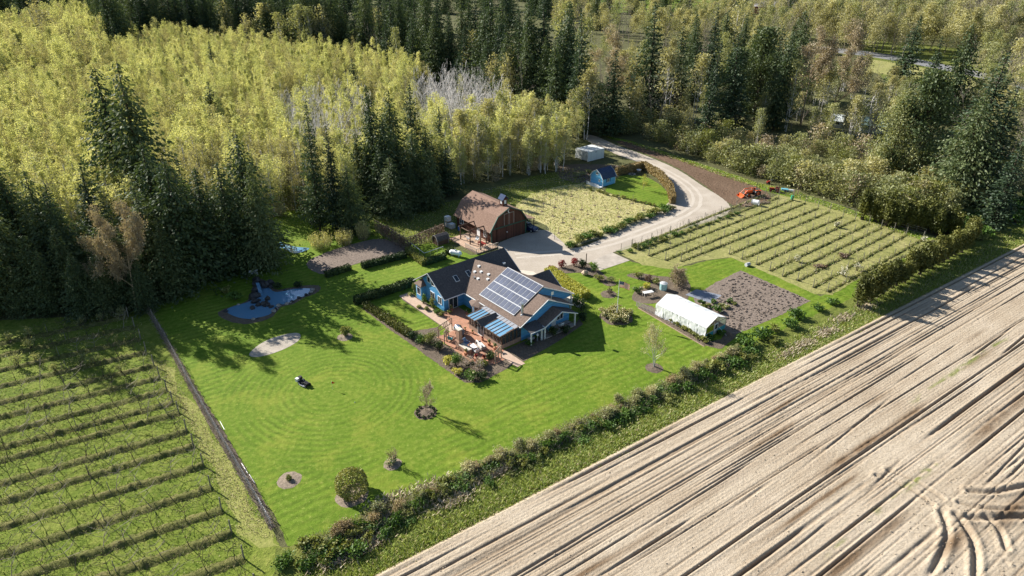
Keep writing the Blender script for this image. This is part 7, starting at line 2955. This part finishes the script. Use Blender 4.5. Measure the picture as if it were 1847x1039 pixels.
# plants in the vegetable plot
for i, (x, y) in enumerate([(1265, 548), (1278, 552), (1290, 556), (1302, 552), (1315, 545), (1325, 550), (1288, 546), (1310, 556), (1296, 562), (1268, 556)]):
    o = link('vegetable_plant', bush_mesh('veg', 600 + i % 4, .9, .6, ('green', 'olive', 'green', 'brush')[i % 4], 200, .15, 5, 'white_fl', 14), None, G(x, y), i, rnd.uniform(.7, 1.3))
    tag(o, 'leafy vegetable in the patch beside the greenhouse', 'plant', 'vegetables beside the greenhouse')
t = empty('compost_bin', G(1348, 480), R(30))
tag(t, 'pale grey bin lying at the corner of the tilled plot', 'bin')
mb = MB()
mb.tube((-.45, 0, .35), (.45, 0, .35), .35, .33, 12)
mb.build('drum', M['shadegrey'], t)
mb = MB()
mb.tube((.45, 0, .35), (.5, 0, .35), .3, .3, 12)
mb.build('lid', M['greyp'], t)

# ------------------------------------------------------------------ patio: fireplace, furniture, smoker, arbours
def hl(a, b, z=.04):
    return HL(a, b, z)


fp = empty('outdoor_fireplace', hl(-4.3, -10.2), HA)
tag(fp, 'tall square brick chimney of the patio fireplace with low side walls', 'fireplace')
mb = MB()
mb.box(-.4, .4, -.45, .45, 0, 1.2)
mb.box(-.3, .3, -.35, .35, 1.2, 3.0)
mb.build('chimney', M['wallbrick'], fp)
mb = MB()
mb.box(-.38, .38, -.43, .43, 3.0, 3.12)
mb.build('cap', M['concrete'], fp)
mb = MB()
mb.box(-.45, .35, -2.6, -.452, 0, .75)
mb.build('side_wall', M['wallbrick'], fp)
mb = MB()
mb.box(-.5, .4, -2.65, -.46, .752, .83)
mb.build('wall_cap', M['concrete'], fp)
sofa = empty('patio_sofa', hl(-2.0, -12.3), HA + R(80))
tag(sofa, 'white cushioned patio sofa on the brick terrace', 'sofa')
mb = MB()
mb.box(-.95, .95, -.42, .42, .12, .3)
mb.build('base', M['greywood'], sofa)
for k in range(2):
    mb = MB()
    mb.box(-.85 + .86 * k, -.02 + .86 * k, -.4, .25, .302, .46)
    mb.build('seat_cushion', M['fabric_w'], sofa)
    mb = MB()
    mb.slab([(-.85 + .86 * k, .2, .46), (-.02 + .86 * k, .2, .46), (-.02 + .86 * k, .38, .92), (-.85 + .86 * k, .38, .92)], -.14)
    mb.build('back_cushion', M['fabric_w'], sofa)
    mb = MB()
    s = -1 if k == 0 else 1
    mb.box(s * .92 - .06, s * .92 + .06, -.42, .42, .3, .62)
    mb.build('armrest', M['greywood'], sofa)
tb = empty('coffee_table', hl(-3.0, -11.8), HA + R(80))
tag(tb, 'white low table in front of the patio sofa', 'table')
mb = MB()
mb.box(-.65, .65, -.4, .4, .38, .45)
mb.build('table_top', M['fabric_w'], tb)
for sx in (-.55, .55):
    for sy in (-.3, .3):
        mb = MB()
        mb.box(sx - .04, sx + .04, sy - .04, sy + .04, 0, .38)
        mb.build('leg', M['greywood'], tb)
chair('patio_chair', hl(-3.4, -10.6), HA + R(10), 'fabric_b', 'slate-blue cushioned armchair beside the fireplace chimney', sc=1.15)
chair('patio_chair', hl(-3.5, -13.2), HA + R(170), 'fabric_w', 'pale patio armchair at the near end of the low table', sc=1.05)
chair('patio_chair', hl(-4.4, -8.0), HA + R(120), 'teal', 'teal garden chair between the fireplace and the log arbour')
sm = empty('barrel_smoker', hl(-2.4, -7.5), HA + R(80))
tag(sm, 'large blue-grey barrel smoker on legs at the patio head', 'smoker')
secs = [(-.95, .35), (-.9, .5), (-.8, .55), (.8, .55), (.9, .5), (.95, .35)]
mb = MB()
for (x0, r0), (x1, r1) in zip(secs[:-1], secs[1:]):
    mb.tube((x0, 0, .95), (x1, 0, .95), r0, r1, 16, True)
mb.build('barrel', plain('blue_grey_steel', (.13, .17, .22), .3, .15, 2, .6, .4), sm)
mb = MB()
mb.tube((-.7, 0, 1.4), (-.7, 0, 2.0), .08, .08, 8)
mb.build('stack', M['black'], sm)
for sx in (-.6, .6):
    for sy in (-.35, .35):
        mb = MB()
        mb.tube((sx, sy * .8, .55), (sx, sy * 1.2, 0), .04, .04, 5)
        mb.build('leg', M['black'], sm)
for nm, (a0, b0), (a1, b1), lab in (('log_arbour', (-5.3, -6.2), (-2.3, -5.4), 'rustic log arbour rail at the head of the patio'), ('log_arbour', (-2.9, -16.9), (-1.35, -16.3), 'rustic log rail at the foot of the patio beside the walk'), ('log_arbour', (-5.6, -8.2), (-4.2, -7.2), 'short rustic log rail beside the teal chair')):
    A_, B_ = hl(a0, b0), hl(a1, b1)
    t = empty(nm, A_)
    tag(t, lab, 'arbour')
    d = B_ - A_
    for k in range(3):
        p = d * (k / 2)
        mb = MB()
        mb.tube((p.x, p.y, 0), (p.x, p.y, 2.0), .08, .07, 6)
        mb.build('post', M['wood'], t)
    for z in (1.15, 2.0):
        mb = MB()
        mb.tube(Vector((0, 0, z)), d + Vector((0, 0, z)), .08, .07, 6)
        mb.build('rail', M['wood'], t)
    for k in range(8):
        p = d * ((k + .5) / 8)
        mb = MB()
        mb.tube((p.x, p.y, 1.2), (p.x + .2 * (-1) ** k, p.y, 1.95), .045, .04, 5)
        mb.build('brace', M['wood'], t)
# shrubs in the patio bed and against the house
PB = [((778, 622), 1.5, 1.9, 'olive', 'tall olive shrub behind the fireplace in the patio bed'), ((760, 618), 1.1, 1.1, 'green', 'green shrub at the left corner of the patio bed'), ((744, 612), 1.0, 1.2, 'dkgreen', 'dark shrub at the end of the bumpy hedge'),
      ((792, 632), 1.1, 1.4, 'dkgreen', 'dark leafy shrub beside the brick side wall'), ((808, 658), 1.0, 1.3, 'yellowgreen', 'creamy yellow shrub at the near tip of the patio bed'), ((822, 660), 1.0, 2.1, 'green', 'upright bright green shrub near the tip of the patio bed'),
      ((850, 684), 1.25, 1.2, 'green', 'white-flecked green shrub at the very corner of the patio bed'), ((868, 684), 1.0, 1.0, 'dkgreen', 'dark green shrub at the lawn corner of the patio bed'), ((826, 676), .9, .8, 'yellowgreen', 'low yellow-flowered plant at the lawn edge of the patio bed'),
      ((886, 648), 1.1, .9, 'dkgreen', 'dark low shrub by the lower log rail'), ((870, 660), .8, .7, 'olive', 'small olive plant in the bare soil of the patio bed'), ((850, 660), .7, .6, 'dkgreen', 'small dark plant amid pale blossom')]
for px, r, h, m_, lab in PB:
    bush('garden_shrub', px, r * 1.2, h * 1.25, m_, lab, nl=720, ls=.1, fl='cream_fl', nf=50 if 'fleck' in lab or 'flower' in lab else 8)
for px, h, lab in (((842, 662), 2.2, 'pale pink blossoming small tree in the patio bed, left'), ((866, 668), 2.0, 'pale pink blossoming small tree in the patio bed, right'), ((855, 675), 1.6, 'low pale blossoming tree between the other two')):
    place(bare_tree('blossom', int(px[0]), 2.4, 'twig_tan', 3, .8, (2, 3), 'pink_fl', 420, .06, .05, .1, 2, .010), 'blossom_tree', G(*px), h, 0, lab, 'tree', sx=1.2)
for px, r, h, m_, lab in (((764, 548), .75, 1.8, 'green', 'bright green columnar shrub against the blue gable'), ((749, 531), .5, 2.3, 'olive', 'thin climber at the left corner of the blue gable'), ((780, 556), .6, 2.2, 'olive', 'leggy shrub under the gable window'), ((770, 560), .6, .6, 'brush', 'low dry plant in the gable bed'),
                          ((788, 566), .8, .8, 'green', 'round green shrub at the gable corner'), ((797, 570), .6, .7, 'olive', 'olive shrub right at the gable corner'), ((740, 533), .7, .5, 'brush', 'pale flowering plant at the head of the gable bed'), ((810, 565), .5, .6, 'olive', 'small shrub beside the patio door'), ((757, 555), .5, .5, 'brush', 'low grey plant in the gable bed')):
    bush('garden_shrub', px, r, h, m_, lab, nl=360, ls=.1)
for px, r, h, m_, lab in (((1048, 560), 1.5, 2.2, 'dkgreen', 'dark shrub at the shaded house corner by the porch'), ((1052, 578), 1.2, 1.6, 'dkgreen', 'dark shrub before the porch corner'), ((1040, 548), 1.2, 1.8, 'green', 'leafy shrub behind the shaded porch corner'), ((998, 606), .9, 1.5, 'dkgreen', 'dark shrub at the porch steps'), ((1020, 600), .9, 1.2, 'dkgreen', 'dark shrub before the porch rail'), ((955, 622), .8, .8, 'green', 'green plant at the sunroom corner')):
    bush('porch_shrub', px, r, h, m_, lab, nl=480, ls=.12)
# clay pots about the patio
pot = MB()
pot.tube((0, 0, 0), (0, 0, .34), .15, .22, 10)
pot_me = pot.mesh('pot', plain('terracotta', (.42, .19, .11), .8))
for k, (a_, b_) in enumerate(((-1.0, -7.0), (-.6, -8.4), (-.6, -10.9), (-.7, -12.6), (-.8, -14.2), (-4.9, -12.6), (-4.6, -14.6), (-1.6, -6.4), (2.2, -3.0), (.9, -.7), (-3.8, -15.4))):
    t = empty('flower_pot', HL(a_, b_, .042), k, rnd.uniform(.9, 1.6))
    tag(t, 'clay flower pot standing on the brick patio', 'flower pot', 'flower pots on the patio')
    link('pot', pot_me, t)
    link('plant', bush_mesh('pot_plant', 800 + k % 4, .3, .45, ('green', 'olive', 'red', 'green')[k % 4], 70, .07, 3, 'cream_fl', 10), t, (0, 0, .3))
# porch things in the shade
t = empty('wheelbarrow', HL(4.9, -15.6), HA)
tag(t, 'grey wheelbarrow in the shade of the small side porch', 'wheelbarrow')
mb = MB()
mb.slab([(-.45, -.3, .7), (.5, -.22, .62), (.5, .22, .62), (-.45, .3, .7)], .3)
mb.build('tray', M['greyp'], t)
mb = MB()
mb.tube((.7, -.06, .2), (.7, .06, .2), .2, .2, 12)
mb.build('wheel', M['black'], t)
for s in (-.24, .24):
    mb = MB()
    mb.tube((-1.0, s, .65), (.7, s * .3, .25), .025, .025, 5)
    mb.tube((-.35, s, .45), (-.45, s, 0), .025, .025, 5)
    mb.build('handle', M['wood'], t)
chair('porch_chair', HL(8.6, -15.7, .16), HA + R(180), 'teal', 'pale teal chair on the shaded gable porch')
chair('porch_chair', HL(10.8, -15.7, .16), HA + R(180), 'white', 'white chair on the shaded gable porch')
t = empty('garden_statue', HL(5.6, -16.2), HA)
tag(t, 'small white globe lamp on a stand at the side porch', 'lamp')
mb = MB()
mb.tube((0, 0, 0), (0, 0, .9), .06, .05, 7)
mb.build('stand', M['greyp'], t)
mb = MB()
mb.rock((0, 0, 1.1), (.2, .2, .22), 4, 10, 8)
mb.build('globe', M['white'], t)
t = empty('small_flag', HL(9.4, -14.9, 5.0), HA)
tag(t, 'small white flag on a short staff at the front gable peak', 'flag')
mb = MB()
mb.tube((0, 0, 0), (0, 0, 1.5), .025, .02, 6)
mb.build('staff', M['white'], t)
mb = MB()
mb.slab([(.02, 0, 1.45), (.02, 0, .9), (.5, .05, .85), (.5, .05, 1.38)], .012)
mb.build('cloth', M['fabric_w'], t)

# ------------------------------------------------------------------ machinery beside the soil bank
def tractor(loc, rz, sc, body, label, loader=True):
    t = empty('tractor', loc, rz, sc)
    tag(t, label, 'tractor')
    mb_ = MB()
    mb_.slab([(.2, -.32, 1.15), (1.5, -.26, 1.02), (1.5, .26, 1.02), (.2, .32, 1.15)], .5)
    mb_.build('bonnet', M[body], t)
    mb_ = MB()
    mb_.box(-1.0, 1.4, -.22, .22, .4, .62)
    mb_.box(-1.1, .2, -.35, .35, .62, .8)
    mb_.build('chassis', M['black'], t)
    for s in (-1, 1):
        mb_ = MB()
        mb_.tube((-.65, s * .5, .62), (-.65, s * .86, .62), .62, .62, 16)
        w = mb_.build('rear_wheel', M['black'], t)
        mb_ = MB()
        mb_.tube((-.65, s * .86, .62), (-.65, s * .875, .62), .33, .3, 12)
        mb_.build('rim', M[body], w)
        mb_ = MB()
        mb_.tube((1.1, s * .45, .36), (1.1, s * .68, .36), .36, .36, 14)
        w = mb_.build('front_wheel', M['black'], t)
        mb_ = MB()
        mb_.tube((1.1, s * .68, .36), (1.1, s * .69, .36), .2, .18, 12)
        mb_.build('rim', M[body], w)
        mb_ = MB()
        mb_.slab([(-1.25, s * .7 - .2, 1.18), (-.1, s * .7 - .2, 1.25), (-.1, s * .7 + .2, 1.25), (-1.25, s * .7 + .2, 1.18)], .06)
        mb_.build('mudguard', M[body], t)
        mb_ = MB()
        mb_.tube((-1.0, s * .45, 1.1), (-1.05, s * .45, 2.2), .04, .04, 6)
        mb_.build('roll_bar', M['black'], t)
        if loader:
            mb_ = MB()
            mb_.tube((.1, s * .55, 1.35), (1.4, s * .5, 1.3), .07, .07, 6)
            mb_.tube((1.4, s * .5, 1.3), (2.2, s * .5, .5), .07, .07, 6)
            mb_.build('loader_arm', M[body], t)
    mb_ = MB()
    mb_.tube((-1.05, -.45, 2.2), (-1.05, .45, 2.2), .04, .04, 6)
    mb_.build('roll_bar_top', M['black'], t)
    mb_ = MB()
    mb_.box(-.75, -.3, -.24, .24, .82, .95)
    mb_.slab([(-.75, -.24, .95), (-.75, .24, .95), (-.85, .24, 1.4), (-.85, -.24, 1.4)], -.08)
    mb_.build('seat', M['black'], t)
    mb_ = MB()
    mb_.tube((.2, 0, 1.1), (-.1, 0, 1.4), .03, .03, 6)
    for k in range(8):
        a0, a1 = 6.283 * k / 8, 6.283 * (k + 1) / 8
        mb_.tube((-.1, .2 * math.cos(a0), 1.4 + .15 * math.sin(a0)), (-.1, .2 * math.cos(a1), 1.4 + .15 * math.sin(a1)), .02, .02, 5)
    mb_.build('steering_wheel', M['black'], t)
    if loader:
        mb_ = MB()
        mb_.slab([(2.1, -.85, .55), (2.1, .85, .55), (2.2, .85, .05), (2.2, -.85, .05)], .05)
        mb_.slab([(2.2, -.85, .05), (2.2, .85, .05), (2.8, .85, .02), (2.8, -.85, .02)], -.05)
        for s in (-.85, .82):
            mb_.faces([(2.1, s, .55), (2.2, s, .05), (2.8, s, .02), (2.1, s + .03, .55), (2.2, s + .03, .05), (2.8, s + .03, .02)], [(0, 1, 2), (5, 4, 3), (0, 3, 4, 1), (1, 4, 5, 2), (2, 5, 3, 0)])
        mb_.build('bucket', M[body], t)
    return t


tractor(G(1356, 353), R(195), 1.25, 'orange', 'orange loader tractor on the soil bank beside the drive')
tractor(G(1397, 346), R(160), .85, 'redp', 'small dark red tractor behind the orange one', False)
t = empty('tiller', G(1385, 332), R(200))
tag(t, 'red and white garden tiller against the brush belt', 'tiller')
mb = MB()
mb.slab([(-.4, -.25, .8), (.4, -.25, .7), (.4, .25, .7), (-.4, .25, .8)], .35)
mb.build('engine_cover', M['redp'], t)
for s in (-.3, .3):
    mb = MB()
    mb.tube((0, s, .3), (0, s * 1.4, .3), .3, .3, 12)
    mb.build('wheel', M['black'], t)
mb = MB()
mb.tube((-.3, -.2, .7), (-1.1, -.25, 1.1), .03, .03, 5)
mb.tube((-.3, .2, .7), (-1.1, .25, 1.1), .03, .03, 5)
mb.build('handle', M['trim'], t)
t = empty('garden_cart', G(1416, 346), R(-15))
tag(t, 'teal garden cart with a white drum beyond the tractors', 'cart')
mb = MB()
mb.slab([(-.9, -.45, .75), (.6, -.45, .7), (.6, .45, .7), (-.9, .45, .75)], .35)
mb.build('tray', plain('cart_teal', (.15, .42, .52), .5), t)
mb = MB()
mb.tube((.7, 0, .45), (2.0, 0, .4), .28, .28, 12)
mb.build('drum', M['white'], t)
for s in (-.5, .5):
    mb = MB()
    mb.tube((0, s, .3), (0, s * 1.25, .3), .3, .3, 12)
    mb.build('wheel', M['black'], t)
t = empty('culvert_pipe', G(1362, 370), R(-35))
tag(t, 'short white culvert pipe lying beside the logs', 'pipe')
mb = MB()
n = 18
for ro, ri in ((.62, .5),):
    vs_, fs_ = [], []
    for x in (-.8, .8):
        for r in (ro, ri):
            for k in range(n):
                a = 6.283 * k / n
                vs_.append((x, r * math.cos(a), .62 + r * math.sin(a)))
    for k in range(n):
        q = (k + 1) % n
        fs_ += [(k, q, 2 * n + q, 2 * n + k), (n + k, 3 * n + k, 3 * n + q, n + q), (k, n + k, n + q, q), (2 * n + k, 2 * n + q, 3 * n + q, 3 * n + k)]
    mb.faces(vs_, fs_)
mb.build('barrel', M['white'], t)
mb = MB()
for x in (-.7, .7):
    mb.tube((x - .05, 0, .62), (x + .05, 0, .62), .64, .64, 18, False)
mb.build('rim', M['greyp'], t)
for i, (px, L, rz) in enumerate((((1346, 371), 2.0, -30), ((1350, 373), 1.8, -10), ((1378, 368), 2.2, 10), ((1382, 366), 1.8, -15), ((1374, 366), 1.6, 35), ((1344, 367), 1.4, 60))):
    mb = MB()
    d = Vector((math.cos(R(rz)), math.sin(R(rz)), 0)) * L / 2
    mb.tube(-d + Vector((0, 0, .17)), d + Vector((0, 0, .2)), .17, .14, 9)
    tag(mb.build('log', M['wood'], None, G(*px)), 'cut tan log lying by the white pipe', 'log', 'cut logs by the pipe')
t = empty('barrel', G(1428, 361))
tag(t, 'bright green plastic barrel at the head of the vineyard', 'barrel')
mb = MB()
mb.tube((0, 0, 0), (0, 0, .35), .3, .34, 12)
mb.tube((0, 0, .35), (0, 0, .75), .34, .34, 12)
mb.tube((0, 0, .75), (0, 0, 1.1), .34, .3, 12)
mb.build('drum', M['greenp'], t)
mb = MB()
mb.tube((0, 0, 1.1), (0, 0, 1.14), .28, .28, 12)
mb.build('lid', M['greenp'], t)
t = empty('wood_trestle', G(1435, 352), R(20))
tag(t, 'tan wooden trestle above the green barrel', 'trestle')
for s in (-.6, .6):
    for q in (-.35, .35):
        mb = MB()
        mb.tube((s, q, 0), (s * .8, 0, 1.3), .06, .06, 5)
        mb.build('leg', M['wood'], t)
mb = MB()
mb.tube((-.9, 0, 1.3), (.9, 0, 1.3), .08, .08, 6)
mb.build('beam', M['wood'], t)
# white roots beside the belt
place(bare_tree('white_root', 700, 2.0, 'bark_white', 2, .9, (2, 3), None, 0, .1, .08, .1, 3, .03), 'dead_shrub', G(1240, 277), 2.2, 0, 'bleached white dead shrub against the brush belt', 'shrub')
# shed lawn things
place(broadleaf('young_tree', 710, 3.6, 1.0, 'yellowgreen', 'twig_tan', 260, .12, .35, 9), 'young_tree', G(1160, 343), 3.6, 0, 'small yellow-leaved young tree on the shed lawn', 'tree')
t = empty('fire_ring', G(1140, 315))
tag(t, 'ring of stones for a fire behind the shed', 'fire ring')
for k in range(10):
    a = 6.283 * k / 10
    mb = MB()
    mb.rock((.75 * math.cos(a), .75 * math.sin(a), .1), (.24, .2, .16), k)
    mb.build('stone', M['rock'], t)
t = empty('patio_table', G(1152, 311))
tag(t, 'small white table beside the tan hedge', 'table')
mb = MB()
mb.tube((0, 0, .68), (0, 0, .73), .6, .6, 14)
mb.build('table_top', M['white'], t)
for k in range(4):
    a = 6.283 * k / 4
    mb = MB()
    mb.tube((.4 * math.cos(a), .4 * math.sin(a), 0), (.35 * math.cos(a), .35 * math.sin(a), .68), .03, .03, 5)
    mb.build('leg', M['white'], t)
# wire fence with posts along the pasture and the vineyard drive side
for a, b, n_p, lab in ((G(870, 352), G(1060, 322), 12, 'thin dark wire fence across the upper meadow'), (G(940, 400), G(1062, 333), 10, 'wire fence along the top of the straw pasture'), (G(1120, 452), G(1400, 352), 18, 'wire fence between the drive and the vineyard'), (G(1404, 350), G(1668, 425), 18, 'wire fence at the far end of the vineyard'), (G(985, 418), G(1000, 432), 2, 'short wire fence beside the gravel yard')):
    t = empty('wire_fence', a)
    tag(t, lab, 'fence')
    for k in range(n_p + 1):
        p = (b - a) * (k / n_p)
        mb = MB()
        mb.tube((p.x, p.y, 0), (p.x, p.y, 1.5), .045, .04, 5)
        mb.build('post', M['postwood'], t)
    for z in (.5, 1.0, 1.4):
        mb = MB()
        mb.tube(Vector((0, 0, z)), b - a + Vector((0, 0, z)), .012, .012, 4)
        mb.build('wire', M['metal'], t)
# rough tufts across meadow, banks and the edge of the woods
gp, gd = [], []
for poly, n_t in (([(480, 402), (520, 382), (640, 380), (690, 390), (760, 374), (830, 362), (870, 347), (960, 320), (1045, 302), (1060, 335), (940, 380), (820, 440), (735, 440)], 9000), (PAS, 5000), ([(1085, 243), (1210, 278), (1360, 328), (1440, 347), (1600, 402), (1690, 432), (1640, 428), (1470, 366), (1330, 328), (1150, 264)], 6000)):
    W = [G(*p) for p in poly]
    xs = [p.x for p in W]
    ys = [p.y for p in W]
    k = 0
    while k < n_t:
        x, y = rgo.uniform(min(xs), max(xs)), rgo.uniform(min(ys), max(ys))
        if not inside((x, y), [(p.x, p.y) for p in W]): continue
        (gd if rgo.random() < (.75 if poly is PAS else .3) else gp).append((x, y, .01))
        k += 1
v, f = blades(gp, .3, rgo, .8, .08)
tag(link('meadow_tufts', fast_mesh('meadow_tufts', v, f, M['grasslong'])), 'green tufts in the rough meadow and banks', 'grass', kind='stuff')
v, f = blades(gd, .26, rgo, 1.0, .08)
tag(link('meadow_straw', fast_mesh('meadow_straw', v, f, M['grassdry'])), 'straw tufts in the pasture and banks', 'grass', kind='stuff')
# clods of the tilled plot
cl = []
W = [G(*p) for p in [(1336, 490), (1460, 543), (1326, 602), (1290, 575), (1300, 515)]]
rgc = random.Random(4)
mb = MB()
k = 0
while k < 450:
    x, y = rgc.uniform(min(p.x for p in W), max(p.x for p in W)), rgc.uniform(min(p.y for p in W), max(p.y for p in W))
    if inside((x, y), [(p.x, p.y) for p in W]):
        s = rgc.uniform(.08, .2)
        mb.rock((x, y, .03 + s * .25), (s * 1.4, s, s * .7), k, 5, 3)
        k += 1
tag(mb.build('soil_clods', M['tilled']), 'loose clods over the tilled plot', 'soil', kind='stuff')
for o in COL.objects:
    if o.name.startswith('buds'): o['kind'] = 'stuff'


# clods thrown up on the ploughed field, thickest round the turning tracks
mb = MB()
rgc = random.Random(14)
for k in range(1500):
    if k < 700:
        r_, c_ = rgc.uniform(44, 76), rgc.uniform(24, 43)
    else:
        r_, c_ = rgc.uniform(-10, 120), rgc.uniform(.2, 42)
    i_ = int(np.argmin(np.abs(r_ax - r_)))
    j_ = int(np.argmin(np.abs(c_ax - c_)))
    p = FW(r_, c_)
    s_k = rgc.uniform(.03, .09)
    mb.rock((p.x, p.y, max(FH[i_, j_], -.28) + .30 + s_k * .3), (s_k * 1.4, s_k, s_k * .8), k, 5, 3)
tag(mb.build('field_clods', bpy.data.materials['field_soil']), 'loose dry clods scattered over the ploughed field', 'soil', kind='stuff')
